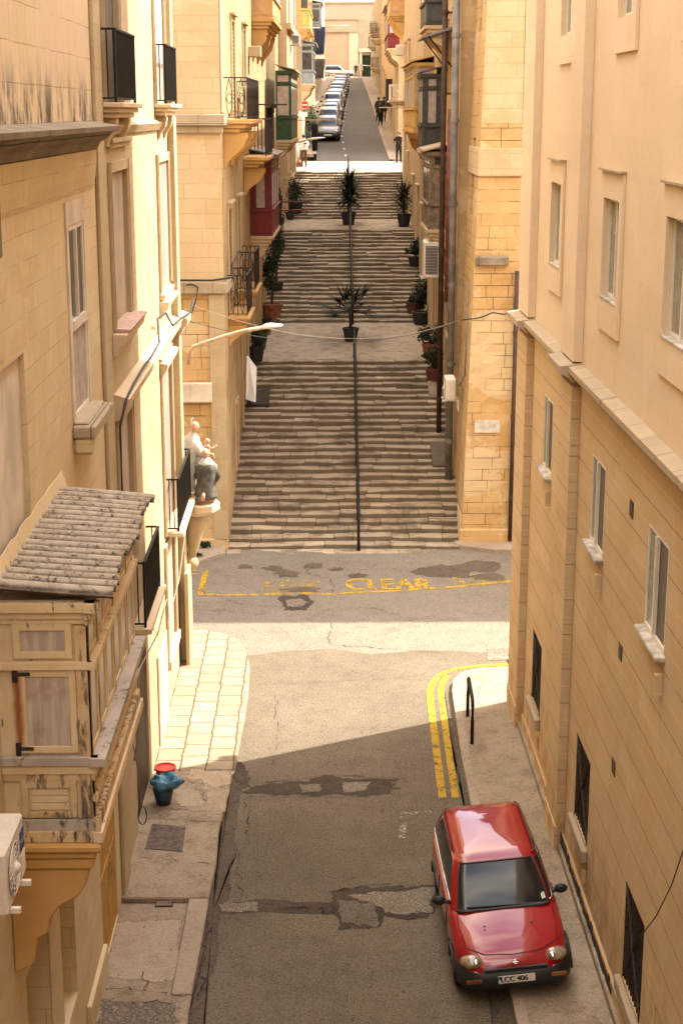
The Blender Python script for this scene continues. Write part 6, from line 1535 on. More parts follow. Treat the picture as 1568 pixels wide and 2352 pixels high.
# meter cabinet
a_ = F_LF.uz(487, 878); b_ = F_LF.uz(487, 922)
root = thing('meter_cabinet', F_LF.P(a_[0] + .6, b_[1], 0), 'white double door meter cabinet on the ochre wall above the statue', 'cabinet')
mb = MB(); mb.fbox(F_LF, a_[0], a_[0] + 1.2, b_[1], a_[1], .01, .20); mb.build('casing', M['white_plaster'], root, bev=.01)
for k in (0, 1):
    mb = MB(); mb.fbox(F_LF, a_[0] + .02 + .59 * k, a_[0] + .59 + .59 * k, b_[1] + .02, a_[1] - .02, .20, .215); mb.build('door', M['white_plaster'], root)
# no entry sign
sp = onY(700, 241, 101.5); root = thing('no_entry_sign', (sp.x, sp.y, hill(101.5)), 'round red no entry sign with a white bar on a grey pole', 'road sign')
mb = MB(); mb.tube([(sp.x, sp.y + .05, hill(101.5)), (sp.x, sp.y + .05, sp.z + .3)], .035, 8); mb.build('pole', M['pipe_grey'], root)
mb = MB(); n = 24
def disc(x, y0, y1, z, r): mb = MB(); v = [(x + r * math.cos(2 * math.pi * i / n), y0, z + r * math.sin(2 * math.pi * i / n)) for i in range(n)] + [(x + r * math.cos(2 * math.pi * i / n), y1, z + r * math.sin(2 * math.pi * i / n)) for i in range(n)]; mb.add(v, [tuple(range(n)), tuple(range(n, 2 * n))] + [(i, (i + 1) % n, n + (i + 1) % n, n + i) for i in range(n)]); return mb
disc(sp.x, sp.y, sp.y + .01, sp.z, .25).build('sign_plate', M['sign_white'], root); disc(sp.x, sp.y - .006, sp.y - .001, sp.z, .23).build('sign_face', M['sign_red'], root)
mb = MB(); mb.box(sp.x - .18, sp.x + .18, sp.y - .012, sp.y - .007, sp.z - .04, sp.z + .04); mb.build('sign_bar', M['sign_white'], root)
mb = MB(); mb.box(sp.x - .16, sp.x + .16, sp.y, sp.y + .01, sp.z - .72, sp.z - .42); mb.build('supplementary_plate', M['sign_white'], root)
# hoop barrier on the pavement corner
h0, h1 = onZ(1083, 1708, .12), onZ(1073, 1645, .12)
mb = MB(); H_ = 1.02
mb.tube([(h0.x, h0.y, .1), (h0.x, h0.y, .6), (h0.x, h0.y, H_ - .1), (lerp(h0.x, h1.x, .08), lerp(h0.y, h1.y, .08), H_ - .02), (lerp(h0.x, h1.x, .2), lerp(h0.y, h1.y, .2), H_), (lerp(h0.x, h1.x, .8), lerp(h0.y, h1.y, .8), H_), (lerp(h0.x, h1.x, .92), lerp(h0.y, h1.y, .92), H_ - .02), (h1.x, h1.y, H_ - .1), (h1.x, h1.y, .6), (h1.x, h1.y, .1)], .036, 10)
tag(mb.build('hoop_barrier', M['iron'], smooth=True), 'black tubular hoop barrier on the kerb corner', 'barrier')
# inspection covers and drain on the pavement
mb = MB(); pts = [onZ(x, y, .125) for x, y in ((350, 1893), (427, 1900), (419, 1957), (333, 1950))]; mb.add([(p.x, p.y, .10) for p in pts] + [(p.x, p.y, .137) for p in pts], [(0, 1, 2, 3), (4, 5, 6, 7), (0, 1, 5, 4), (1, 2, 6, 5), (2, 3, 7, 6), (3, 0, 4, 7)])
tag(mb.build('manhole_cover', M['cover'], bev=.004), 'rusty square iron cover set in the pavement', 'manhole cover')
root = thing('drain_grate', onZ(378, 2075, .06), 'small square drain grate at the pavement step', 'drain'); p = onZ(378, 2072, .06)
mb = MB(); mb.box(p.x - .14, p.x + .14, p.y - .12, p.y + .12, .03, .05); mb.build('frame', M['iron_rust'], root)
mb = MB()
for i in range(5): mb.box(p.x - .12, p.x + .12, p.y - .10 + i * .045, p.y - .08 + i * .045, .05, .066)
mb.build('bar', M['kerb'], root)

# bucket and bag
p = onZ(381, 1800, .13); root = thing('bucket', (p.x, p.y, .13), 'pale bucket with a bright red lid by the sunlit wall', 'bucket')
mb = MB(); mb.loft([(p.x, p.y, .13, .15, .15), (p.x, p.y, .44, .185, .185)], 20); mb.build('tub', M['bucket_grey'], root, smooth=False)
mb = MB(); mb.loft([(p.x, p.y, .43, .20, .20), (p.x, p.y, .475, .205, .205), (p.x, p.y, .475, .17, .17), (p.x, p.y, .455, .165, .165)], 24); mb.build('lid', M['red_plastic'], root)
p = onZ(376, 1845, .13); root = thing('bucket', (p.x, p.y, .13), 'dark bucket lined with a blue plastic bag', 'bucket')
mb = MB(); mb.loft([(p.x, p.y, .13, .13, .13), (p.x, p.y, .42, .19, .19)], 20); mb.build('tub', M['bucket_dark'], root, smooth=True)
mb = MB(); rnd = random.Random(4); vs_ = []; N = 28
prof = [(.19, .33), (.225, .37), (.24, .44), (.22, .50), (.17, .47), (.13, .40), (.03, .36)]
for j, (r, z) in enumerate(prof):
    for k in range(N):
        a = 2 * math.pi * k / N; w = 1 + .14 * math.sin(3 * a + j) + .12 * math.sin(8 * a + j * 2) + rnd.uniform(-.12, .12); vs_.append((p.x + .04 + (r * w + (.06 if 0 < j < 4 and math.cos(a) > .3 else 0)) * math.cos(a), p.y + r * w * math.sin(a), .13 + z + .03 * math.sin(4 * a + j) + rnd.uniform(-.012, .012)))
mb.add(vs_, [(j * N + k, j * N + (k + 1) % N, (j + 1) * N + (k + 1) % N, (j + 1) * N + k) for j in range(len(prof) - 1) for k in range(N)] + [tuple((len(prof) - 1) * N + k for k in range(N))])
mb.build('bag', M['blue_bag'], root, smooth=True)
q = thing('hose_coil', F_LN.P(19.9, 2.0, .05), 'loop of white cable hanging on the doorway pier', 'cable')
mb = MB(); mb.tube([F_LN.P(23.4, 1.25 + .16 * math.sin(a), .30 + .07 * math.cos(a)) for a in [2 * math.pi * i / 16 for i in range(34)]], .012, 5); mb.tube([F_LN.P(23.4, 1.4, .3), F_LN.P(23.3, 2.2, .25), F_LN.P(23.2, 3.4, .1)], .010, 5); mb.build('coil', M['cable_white'], q)

# handrails up the middle of the steps
def handrail(label, pts):
    root = thing('handrail', pts[0], label, 'handrail', 'handrails up the middle of the steps')
    top = [Vector(p) + Vector((0, 0, .95)) for p in pts]
    mb = MB(); mb.tube(top, .042, 8); mb.build('rail', M['iron'], root, smooth=True)
    for p in pts: mb = MB(); mb.tube([Vector(p) - Vector((0, 0, .1)), Vector(p) + Vector((0, 0, .95))], .042, 8); mb.tube([Vector(p) + Vector((0, 0, .0)), Vector(p) + Vector((0, 0, .06))], .06, 8); mb.build('post', M['iron'], root)
    mb = MB(); mb.tube([Vector(p) + Vector((0, 0, .5)) for p in pts], .02, 6); mb.build('rail', M['iron'], root, smooth=True)
def hrx(Y): return interp([(43.6, 1.10), (89.5, 1.62)], Y)
def stair_z(Y):
    for ya, yb, za, zb, n in FL:
        if ya <= Y < yb: return lerp(za, zb, (math.floor((Y - ya) / (yb - ya) * n) + 1) / n)
    return hill(Y)
for lab, ya, yb, n in (('black handrail on the lowest and longest flight of steps', 43.55, 55.4, 8), ('black handrail on the middle flight between the two palms', 62.6, 75.3, 8), ('black handrail on the top flight ending at the sunlit crossing', 79.2, 89.4, 7)):
    handrail(lab, [(hrx(lerp(ya, yb, i / n)), lerp(ya, yb, i / n), stair_z(lerp(ya, yb, i / n))) for i in range(n + 1)])

# ---------------------------------------------------------------- plants
def pot_mb(c, r0, r1, h):
    mb = MB(); mb.loft([(c[0], c[1], c[2], r0, r0), (c[0], c[1], c[2] + h * .85, lerp(r0, r1, .9), lerp(r0, r1, .9)), (c[0], c[1], c[2] + h * .86, r1 * 1.05, r1 * 1.05), (c[0], c[1], c[2] + h, r1 * 1.05, r1 * 1.05), (c[0], c[1], c[2] + h, r1 * .88, r1 * .88), (c[0], c[1], c[2] + h * .9, r1 * .85, r1 * .85)], 18); return mb
def blade(mb, a, d, L, w, droop, n=4):
    d = Vector(d).normalized(); s_ = d.cross(Vector((0, 0, 1)))
    if s_.length < .05: s_ = Vector((1, 0, 0))
    s_.normalize(); pts = []; p = Vector(a); dd = d.copy()
    for i in range(n + 1):
        t = i / n; ww = w * (1 - t) ** .7 * (1 if i else .6); pts.append((p - s_ * ww, p + s_ * ww + Vector((0, 0, .004)))); dd = (dd + Vector((0, 0, -droop / n))).normalized(); p = p + dd * (L / n)
    vs_ = [q for pr in pts for q in pr]; mb.add(vs_, [(2 * i, 2 * i + 1, 2 * i + 3, 2 * i + 2) for i in range(n)])
def palm(label, p, ph, pr, trunk, nf, L, potm, kind, seed, group='potted palms on the steps'):
    rnd = random.Random(seed); root = thing('potted_palm', p, label, 'potted palm', group)
    pot_mb(p, pr * .72, pr, ph).build('pot', M[potm], root)
    top = Vector(p) + Vector((rnd.uniform(-.05, .05), 0, ph * .9 + trunk))
    mb = MB(); mb.tube([Vector(p) + Vector((0, 0, ph * .8)), (Vector(p) + Vector((.02, 0, ph * .8))).lerp(top, .5), top], .06, 8); mb.build('trunk', M['bark'], root, smooth=True)
    mb = MB()
    for i in range(nf):
        az = rnd.uniform(0, 6.28); el = rnd.uniform(-.35, 1.35) if kind == 'spike' else rnd.uniform(-.2, 1.2)
        d = Vector((math.cos(az) * math.cos(el), math.sin(az) * math.cos(el), math.sin(el)))
        if kind == 'spike':
            st = top + Vector((0, 0, rnd.uniform(-trunk * .75, .05))); blade(mb, st, d, L * rnd.uniform(.75, 1.15), .045, .55)
        else:
            pl = L * rnd.uniform(.45, .8); e = top + d * pl + Vector((0, 0, -.1 * pl)); mb.tube([top, e], .009, 4)
            u_ = d.cross(Vector((0, 0, 1))).normalized(); v_ = u_.cross(d).normalized()
            for k in range(15):
                a = lerp(-2.0, 2.0, k / 14); dd = d * math.cos(a) + u_ * math.sin(a) + v_ * .15
                blade(mb, e, dd, L * .60 * rnd.uniform(.85, 1.1), .034, .35, 3)
    mb.build('fronds', M['leaf_palm'], root)
    return root
def leaves(mb, c, rx, ry, rz, n, s_, rnd, clumps=9):
    cs = []
    for _ in range(clumps):
        a = rnd.uniform(0, 6.28); t = rnd.uniform(-1, 1); q = math.sqrt(1 - t * t); k = rnd.uniform(.35, .85); cs.append(((c[0] + rx * k * q * math.cos(a)), c[1] + ry * k * q * math.sin(a), c[2] + rz * k * t, rnd.uniform(.28, .5)))
    for _ in range(n):
        cx, cy, cz, cr = rnd.choice(cs); p = Vector((rnd.gauss(cx, rx * cr * .55), rnd.gauss(cy, ry * cr * .55), rnd.gauss(cz, rz * cr * .55)))
        d = Vector((rnd.uniform(-1, 1), rnd.uniform(-1, 1), rnd.uniform(-.4, .9))).normalized(); u_ = d.orthogonal().normalized(); w = s_ * rnd.uniform(.6, 1.3)
        mb.add([p - u_ * w * .45, p + d * w * .6 + u_ * .0, p + u_ * w * .45, p - d * w * .6], [(0, 1, 2, 3)])
def bush(label, p, pr, ph, c, rad, n, potm, seed, name='potted_shrub', cat='potted plant', leaf='leaf', group='potted shrubs along the house walls', ls=.09):
    rnd = random.Random(seed); root = thing(name, p, label, cat, group)
    if potm: pot_mb(p, pr * .75, pr, ph).build('pot', M[potm], root)
    mb = MB()
    for i in range(5):
        a = rnd.uniform(0, 6.28); mb.tube([Vector(p) + Vector((0, 0, ph * .7)), Vector(p) + Vector((rad[0] * .25 * math.cos(a), rad[1] * .25 * math.sin(a), lerp(ph, c, .6))), Vector(p) + Vector((rad[0] * .55 * math.cos(a), rad[1] * .55 * math.sin(a), c + rad[2] * .5))], .018, 5)
    mb.build('stems', M['bark'], root)
    mb = MB(); leaves(mb, (p[0], p[1], p[2] + c), *rad, n, ls, rnd, 12); mb.build('foliage', M[leaf], root)
    return root
def sp_(x, y): p = onHill(x, y); return (p.x, p.y, stair_z(p.y))
p = sp_(805, 783); palm('fan palm in a black pot at the middle of the lower landing', p, .5, .3, .7, 24, 1.05, 'pot_black', 'fan', 1)
p = sp_(800, 516); palm('tall dense spiky palm in a black pot on the middle of the upper landing', p, .6, .36, 1.45, 380, 1.05, 'pot_black', 'spike', 2)
p = sp_(927, 520); palm('spiky palm in a black pot by the brown right hand house', p, .6, .34, 1.05, 190, 1.0, 'pot_black', 'spike', 3)
p = (XL(80.5) + .75, 80.5, stair_z(80.5)); palm('dark spiky plant beyond the red balcony on the top flight', p, .55, .36, 0.6, 110, .95, 'pot_black', 'spike', 4)
p = (XL(81.8) + .4, 79.2, stair_z(79.2)); bush('dark climbing shrub under the red balcony', p, .3, .4, 1.2, (.4, .5, .9), 500, 'pot_black', 5)
p = sp_(625, 736); bush('tall leafy shrub in a terracotta pot beside the left hand wall', p, .42, .62, 1.9, (.42, .5, 1.0), 900, 'terracotta', 6)
p = (XL(66) + .4, 66.4, stair_z(66.4)); bush('straggling dark green shrub behind the terracotta pot', p, .3, .4, 2.1, (.35, .6, 1.2), 700, 'pot_black', 7)
p = (XL(72) + .3, 72.0, stair_z(72)); bush('thin creeper bush climbing the wall below the red balcony', p, .25, .35, 1.7, (.25, .6, 1.2), 500, 'pot_black', 8)
p = sp_(587, 838); bush('low dark bush in a black pot at the top of the lowest flight', p, .32, .55, .85, (.42, .35, .32), 420, 'pot_black', 9)
p = sp_(598, 800); bush('small green shrub in a small brown pot on the lower landing', p, .25, .4, .65, (.28, .28, .25), 260, 'pot_red', 10)
p = sp_(612, 768); bush('tiny plant in a brown pot below the lamp head', p, .2, .3, .45, (.2, .2, .15), 120, 'terracotta', 110)
p = sp_(966, 745); bush('tall black green bush in a pot at the foot of the middle flight', p, .36, .5, 1.25, (.42, .45, .75), 1000, 'pot_black', 11)
p = sp_(990, 820); bush('round bush in a terracotta pot outside the right hand house', p, .34, .5, .85, (.55, .45, .38), 520, 'terracotta', 12)
p = sp_(1000, 880); bush('round dark bush in a dark red pot beside the worn concrete ramp', p, .36, .5, .85, (.5, .42, .36), 520, 'pot_red', 13)
p = (XR(64) - .5, 64.0, stair_z(64)); bush('pink potted plant standing beside the black green bush', p, .3, .45, .6, (.3, .3, .2), 200, 'pot_red', 14)
p = sp_(952, 612); bush('broad leaved plant peeping out behind the louvred wall unit', p, .3, .4, .8, (.45, .4, .4), 160, 'pot_black', 15, ls=.2)
p = (-.62, 103.6, hill(103.6)); bush('rough green hedge bush between the white clad woman and the parked cars', p, .1, .1, 1.3, (.55, 2.2, 1.1), 1500, None, 16, name='hedge_bush', cat='bush', leaf='leaf_bush', group='greenery by the upper crossing', ls=.14)
p = (XR(56.6) - .4, 56.6, 10.1); bush('flower pot plants on the ledge beside the slate grey balcony', F_R.P(9.3, 9.06, .35), .15, .2, .3, (.25, .5, .15), 160, 'terracotta', 17)
p = onY(470, 1256, 43.4); bush('tuft of weeds at the foot of the ochre corner wall', (p.x, 43.45, .13), .05, .05, .12, (.28, .10, .08), 160, None, 18, name='weed_tuft', cat='weed', group='weeds in the street', ls=.08)
p = onZ(440, 1290, 0); bush('weeds growing by the kerb under the statue bracket', (p.x, p.y, .12), .05, .05, .10, (.3, .12, .07), 120, None, 19, name='weed_tuft', cat='weed', group='weeds in the street', ls=.08)
# board leaning at the dark doorway
a_, b_, c_, d_ = onHill(556, 868), onHill(573, 905), onHill(567, 920), onHill(552, 896)
root_p = (XL(52.3) + .04, 52.2, stair_z(52.2))
mb = MB(); x0 = XL(52) + .03
mb.hexa([(x0, 51.4, 3.05), (x0 + .30, 51.1, 3.0), (x0 + .34, 51.12, 3.0), (x0 + .04, 51.43, 3.05), (x0, 52.7, 4.3), (x0 + .30, 52.35, 3.95), (x0 + .34, 52.37, 3.95), (x0 + .04, 52.73, 4.3)])
tag(mb.build('white_board', M['sign_white']), 'pale flat board propped against the wall over the dark ramp', 'board')
# washing and poles
def pole(label, a, b, r=.03, mat='lamp_arm'):
    mb = MB(); mb.tube([a, b], r, 6); return tag(mb.build('clothes_pole', M[mat], smooth=True), label, 'clothes pole', 'clothes poles sticking out of the balconies')
pole('pale wooden pole across the front of the green balcony', FLD.P(5.3, onY(690, 276, 84).z, .3), FLD.P(5.3, onY(690, 276, 84).z, 2.6))
pole('dark pole beside the lower ornate balcony', F_L.P(12.5, onY(640, 240, 56).z, .3), F_L.P(12.5, onY(640, 240, 56).z, 1.3), mat='iron_rust')
pole('red painted pole below the red balcony', F_L.P(21, onY(670, 480, 66).z, .6), F_L.P(21.4, onY(670, 478, 66).z, 2.0), mat='gal_red')
pole('thin pole above the red painted one', F_L.P(20.5, onY(670, 458, 66).z, .6), F_L.P(20.6, onY(670, 458, 66).z, 1.9), mat='pipe_brown')
pole('two light poles jutting from the yellow balcony', F_R.P(33.5, onY(915, 247, 77).z, .1), F_R.P(33.5, onY(915, 247, 77).z, 1.6))
pole('pale pole high on the wall above the grey unit', FLD.P(6, onY(655, 62, 84).z, .1), FLD.P(6, onY(655, 62, 84).z, 1.5))
def wash(label, F, u, z, d, w, h, mat, seed):
    rnd = random.Random(seed); mb = MB(); n = 10; vs_ = []
    for j in range(6):
        for i in range(n + 1):
            vs_.append(F.P(u + .06 * math.sin(i * 1.9 + j * .4), z - h * j / 5 * (1 - .12 * abs(math.sin(i * 1.3))), d + w * (i / n - .5) * (1 - .06 * j)))
    for j in range(5):
        for i in range(n): a = j * (n + 1) + i; vs_ and mb.f.append((a, a + 1, a + n + 2, a + n + 1))
    mb.v = vs_; o = mb.build('washing', M[mat], smooth=True); sd = o.modifiers.new('thick', 'SOLIDIFY'); sd.thickness = .012
    return tag(o, label, 'washing', 'washing hung from the terrace')
wash('dark blue sheet hanging beside the pale blue balcony', F_L2, 6.5, onY(722, 60, 110).z, 1.0, .8, 2.0, 'cloth_blue', 1)
wash('grey clothes drying under the upper balcony of the terrace', F_L2, 12.5, onY(726, 134, 116).z, .8, 1.0, 1.5, 'cloth_grey', 2)
mb = MB(); p = FLD.P(5.6, 0, .95); pz = onY(677, 306, 86).z
tag(wash('long black garment hanging below the green balcony', FLD, 5.6, onY(679, 285, 85).z, 1.2, .35, 1.5, 'cloth_black', 3))
# closed parasol by the crossing
q = onY(689, 318, 95.2); root = thing('parasol', (q.x, 95.2, hill(95.2)), 'closed beige parasol standing at the head of the steps', 'parasol')
mb = MB(); mb.loft([(q.x, 95.2, hill(95.2) + .9, .20, .20), (q.x, 95.2, hill(95.2) + 1.6, .24, .24), (q.x, 95.2, hill(95.2) + 2.6, .28, .26), (q.x, 95.2, hill(95.2) + 2.85, .12, .12), (q.x, 95.2, hill(95.2) + 3.0, .03, .03)], 16, fold=.10); mb.build('canopy', M['trim_pale'], root, smooth=True)
mb = MB(); mb.tube([(q.x, 95.2, hill(95.2)), (q.x, 95.2, hill(95.2) + 1)], .03, 6); mb.build('pole', M['iron'], root)

# ---------------------------------------------------------------- people
def figure(name, loc, face, label, mats, pose='stand', h=1.72, stride=.12, arms=((.10, -.02), (.10, -.02)), extra=None):
    """one continuous skinned body; face = heading in degrees (0 looks along +y)"""
    root = thing(name, (0, 0, 0), label, 'person')
    k = h / 1.72
    J = {'pel': (0, 0, .93), 'wa': (0, .01, 1.08), 'ch': (0, .0, 1.30), 'nk': (0, .01, 1.46), 'hd': (0, .035, 1.56), 'tp': (0, .03, 1.655)}
    ed = [('pel', 'wa'), ('wa', 'ch'), ('ch', 'nk'), ('nk', 'hd'), ('hd', 'tp')]
    rad = {'pel': (.165, .125), 'wa': (.145, .105), 'ch': (.175, .115), 'nk': (.058, .058), 'hd': (.082, .098), 'tp': (.062, .075)}
    for s_, nm in ((-1, 'l'), (1, 'r')):
        st = stride * s_
        J.update({nm + 'hp': (s_ * .09, 0, .86), nm + 'kn': (s_ * .10, st * .5 + .02, .48), nm + 'an': (s_ * .105, st, .085), nm + 'to': (s_ * .12, st + .15, .035)})
        rad.update({nm + 'hp': (.095, .10), nm + 'kn': (.062, .065), nm + 'an': (.048, .048), nm + 'to': (.042, .032)})
        ed += [('pel', nm + 'hp'), (nm + 'hp', nm + 'kn'), (nm + 'kn', nm + 'an'), (nm + 'an', nm + 'to')]
        A = arms[0 if s_ < 0 else 1]
        if not isinstance(A[0], tuple): el = (s_ * .255, A[1], 1.12); wr = (s_ * .265, A[0], .88)
        else: el, wr = A[0], A[1]
        J.update({nm + 'sh': (s_ * .17, 0, 1.38), nm + 'el': el, nm + 'wr': wr})
        wv = Vector(wr); dv = (wv - Vector(el)).normalized(); hv = wv + dv * .08
        J[nm + 'pa'] = tuple(hv); rad.update({nm + 'sh': (.07, .07), nm + 'el': (.048, .05), nm + 'wr': (.034, .034), nm + 'pa': (.036, .022)})
        ed += [('ch', nm + 'sh'), (nm + 'sh', nm + 'el'), (nm + 'el', nm + 'wr'), (nm + 'wr', nm + 'pa')]
        sd = dv.cross(Vector((1, 0, 0))); sd = sd.normalized() if sd.length > .1 else Vector((0, 1, 0))
        for f_ in range(4):
            o_ = (f_ - 1.5) * .018; b_ = hv + sd * o_; m_ = b_ + dv * (.035 + .008 * (f_ in (1, 2))); e_ = m_ + dv * .03 + Vector((-s_ * .014, 0, 0))
            for q_, p_, r_ in (('a', m_, .009), ('b', e_, .007)): J[f'{nm}f{f_}{q_}'] = tuple(p_); rad[f'{nm}f{f_}{q_}'] = (r_, r_)
            ed += [(nm + 'pa', f'{nm}f{f_}a'), (f'{nm}f{f_}a', f'{nm}f{f_}b')]
        t_ = wv + dv * .03 + sd * .045; J[nm + 'th'] = tuple(t_); rad[nm + 'th'] = (.010, .010); ed.append((nm + 'wr', nm + 'th'))
    ks = list(J); me = bpy.data.meshes.new(name)
    me.from_pydata([tuple(c * k for c in J[q_]) for q_ in ks], [(ks.index(a), ks.index(b)) for a, b in ed], [])
    tmp = bpy.data.objects.new('tmp', me); col.objects.link(tmp)
    sk = tmp.modifiers.new('s', 'SKIN'); sk.use_smooth_shade = True
    for i, q_ in enumerate(ks):
        v = me.skin_vertices[0].data[i]; v.radius = (rad[q_][0] * k, rad[q_][1] * k); v.use_root = q_ == 'pel'
    su = tmp.modifiers.new('u', 'SUBSURF'); su.levels = 1; su.render_levels = 1
    bpy.context.view_layer.update()
    m2 = bpy.data.meshes.new_from_object(tmp.evaluated_get(bpy.context.evaluated_depsgraph_get()))
    bpy.data.objects.remove(tmp)
    m2.materials.clear()
    for mm in (mats['top'], mats['legs'], 'skin', mats.get('shoe', 'black_plastic'), mats.get('head', 'skin')): m2.materials.append(M[mm])
    for p in m2.polygons:
        c = p.center / k; side = abs(c.x)
        wr_ = min((Vector(J['lpa']) - c).length, (Vector(J['rpa']) - c).length)
        if wr_ < .10: p.material_index = 2
        elif c.z > 1.47 and side < .13: p.material_index = 4
        elif c.z < .10: p.material_index = 3
        elif c.z < mats.get('waist', .98) and side < .215: p.material_index = 1
        else: p.material_index = 0
        p.use_smooth = True
    ob = bpy.data.objects.new('body', m2); col.objects.link(ob); ob.parent = root; ORG[ob] = Vector((0, 0, 0))
    hb = MB(); hb.ball((0, .022 * k, 1.615 * k), .100 * k, .112 * k, .098 * k, 12, 8); hb.build('hair', M[mats['hair']], root, smooth=True)
    fb = MB(); fb.ball((0, .115 * k, 1.575 * k), .014 * k, .022 * k, .022 * k, 6, 5)
    for s_ in (-1, 1): fb.ball((s_ * .034 * k, .108 * k, 1.60 * k), .012 * k, .008 * k, .008 * k, 6, 4); fb.ball((s_ * .088 * k, .03 * k, 1.575 * k), .012 * k, .022 * k, .03 * k, 6, 4)
    fb.box(-.024 * k, .024 * k, .105 * k, .118 * k, 1.528 * k, 1.536 * k); fb.build('face', M['skin'], root, smooth=True)
    if extra: extra(root, k)
    root.location = loc; root.rotation_euler = (0, 0, R(face)); return root
def coat(mat, z0, w=.23):
    def f(root, k):
        mb = MB(); mb.loft([(0, 0, z0 * k, w * k, .17 * k), (0, 0, 1.0 * k, .20 * k, .155 * k), (0, 0, 1.2 * k, .205 * k, .145 * k), (0, 0, 1.36 * k, .20 * k, .125 * k), (0, 0, 1.45 * k, .09 * k, .09 * k)], 18, fold=.03); mb.build('coat', M[mat], root, smooth=True)
    return f
def sweater(root, k):
    coat('cloth_white', .90, .215)(root, k)
    mb = MB(); mb.ball((.05 * k, -.165 * k, 1.24 * k), .085 * k, .02 * k, .05 * k, 10, 6); mb.ball((.0, -.168 * k, 1.10 * k), .06 * k, .02 * k, .02 * k, 10, 6); mb.build('back_print', M['cloth_dkred'], root, smooth=True)
p = onHill(694, 385); figure('person', (p.x + .1, p.y, hill(p.y)), 12, 'person in a white printed sweater and brown trousers at the head of the steps', dict(top='cloth_white', legs='cloth_brown', hair='hair'), extra=sweater, h=1.88, stride=.05, arms=(((-.27, .05, 1.14), (-.18, .22, 1.10)), ((.29, .10, 1.14), (.20, .26, 1.12))))
q = onHill(684, 383); figure('person', (q.x - .05, p.y + .5, hill(p.y + .5)), 80, 'person in pale clothes half hidden by the house corner', dict(top='cloth_white', legs='cloth_white', hair='hair'), extra=coat('cloth_white', .55), h=1.6, stride=.1)
p = onHill(688, 384); root = thing('handbag', (p.x, p.y - .1, hill(p.y) + .02), 'tan bag on the ground by the brown trousers', 'bag')
mb = MB(); mb.loft([(p.x - .04, p.y - .1, hill(p.y) + .02, .16, .09), (p.x - .04, p.y - .1, hill(p.y) + .22, .18, .10), (p.x - .04, p.y - .1, hill(p.y) + .42, .09, .06)], 12); mb.build('pouch', M['tan_bag'], root, smooth=True)
mb = MB(); mb.tube([(p.x - .12, p.y - .1, hill(p.y) + .40), (p.x - .08, p.y - .1, hill(p.y) + .62), (p.x + .0, p.y - .1, hill(p.y) + .62), (p.x + .04, p.y - .1, hill(p.y) + .40)], .012, 5); mb.build('strap', M['tan_bag'], root)
Yp = 118.0
p = onY(869, 281, 121.0); figure('person', (p.x, 121.0, hill(121) + .11), 170, 'dark coated walker on the upper pavement nearest the kerb', dict(top='cloth_black', legs='cloth_black', hair='hair'), extra=coat('cloth_black', .6), h=1.86, stride=.2)
p = onY(881, 282, 121.0); figure('person', (p.x, 121.2, hill(121.2) + .11), 185, 'dark coated walker on the upper pavement nearest the house wall', dict(top='cloth_black', legs='cloth_black', hair='hair'), extra=coat('cloth_black', .75), h=1.88, stride=.16)
def scarf(root, k):
    coat('cloth_black', .62)(root, k)
    mb = MB(); mb.loft([(.03, .165, .95 * k, .05, .02), (.035, .165, 1.1 * k, .05, .02), (.03, .15, 1.28 * k, .03, .02)], 10); mb.build('scarf', M['cloth_grey'], root)
p = onY(873, 297, 117.8); figure('person', (p.x, 117.8, hill(117.8) + .11), 178, 'dark figure with a pale scarf walking in front of the other two', dict(top='cloth_black', legs='cloth_black', hair='hair'), extra=scarf, h=1.84, stride=.22)
def sling(root, k):
    mb = MB(); mb.tube([(-.16, .13, 1.05), (-.05, .16, 1.25), (.10, .12, 1.42), (.13, -.05, 1.43)], .016, 5); mb.build('bag_strap', M['cloth_grey'], root)
p = onHill(915, 373); figure('person', (p.x - .1, p.y - 2.2, hill(p.y - 2.2) + .02), 170, 'person in black raising a camera beside the upper house corner', dict(top='cloth_black', legs='cloth_black', hair='hair', shoe='cloth_white'), extra=sling, h=1.9, stride=.05, arms=(((-.24, .20, 1.22), (-.06, .26, 1.50)), ((.24, .20, 1.22), (.06, .26, 1.50))))
p = onY(828, 176, 214); figure('person', (p.x, 213.0, hill(213) + .1), 180, 'tiny pale figure on the pavement at the crest', dict(top='cloth_white', legs='cloth_white', hair='hair'), h=1.7)
p = onY(817, 176, 216); figure('person', (p.x, 216.0, hill(216) + .05), 180, 'tiny dark figure by the doorway at the crest', dict(top='cloth_black', legs='cloth_black', hair='hair'), h=1.75)

# ---------------------------------------------------------------- statue on the corner: standing saint with child, kneeling friar
cx, cy, z0 = -2.80, 34.66, 3.72
st = thing('statue', (cx, cy, z0), 'painted statue of a standing saint holding a child above a kneeling grey friar', 'statue')
mb = MB(); mb.loft([(cx, cy, z0 + .005, .40, .40), (cx, cy, z0 + .08, .39, .38), (cx - .03, cy, z0 + .16, .30, .30), (cx - .05, cy + .05, z0 + .22, .2, .2)], 18, fold=.08, seed=3); mb.build('statue_base', M['st_rock'], st, smooth=True)
sx, sy = cx - .12, cy + .12
mb = MB()
mb.loft([(sx - .02, sy, z0 + .15, .20, .20), (sx - .02, sy, z0 + .45, .185, .18), (sx - .02, sy, z0 + .85, .19, .18), (sx, sy, z0 + 1.05, .205, .18), (sx + .01, sy, z0 + 1.30, .20, .165), (sx + .01, sy, z0 + 1.45, .175, .14), (sx + .03, sy, z0 + 1.53, .08, .075), (sx + .05, sy - .01, z0 + 1.58, .055, .055)], 28, fold=.06, seed=1)
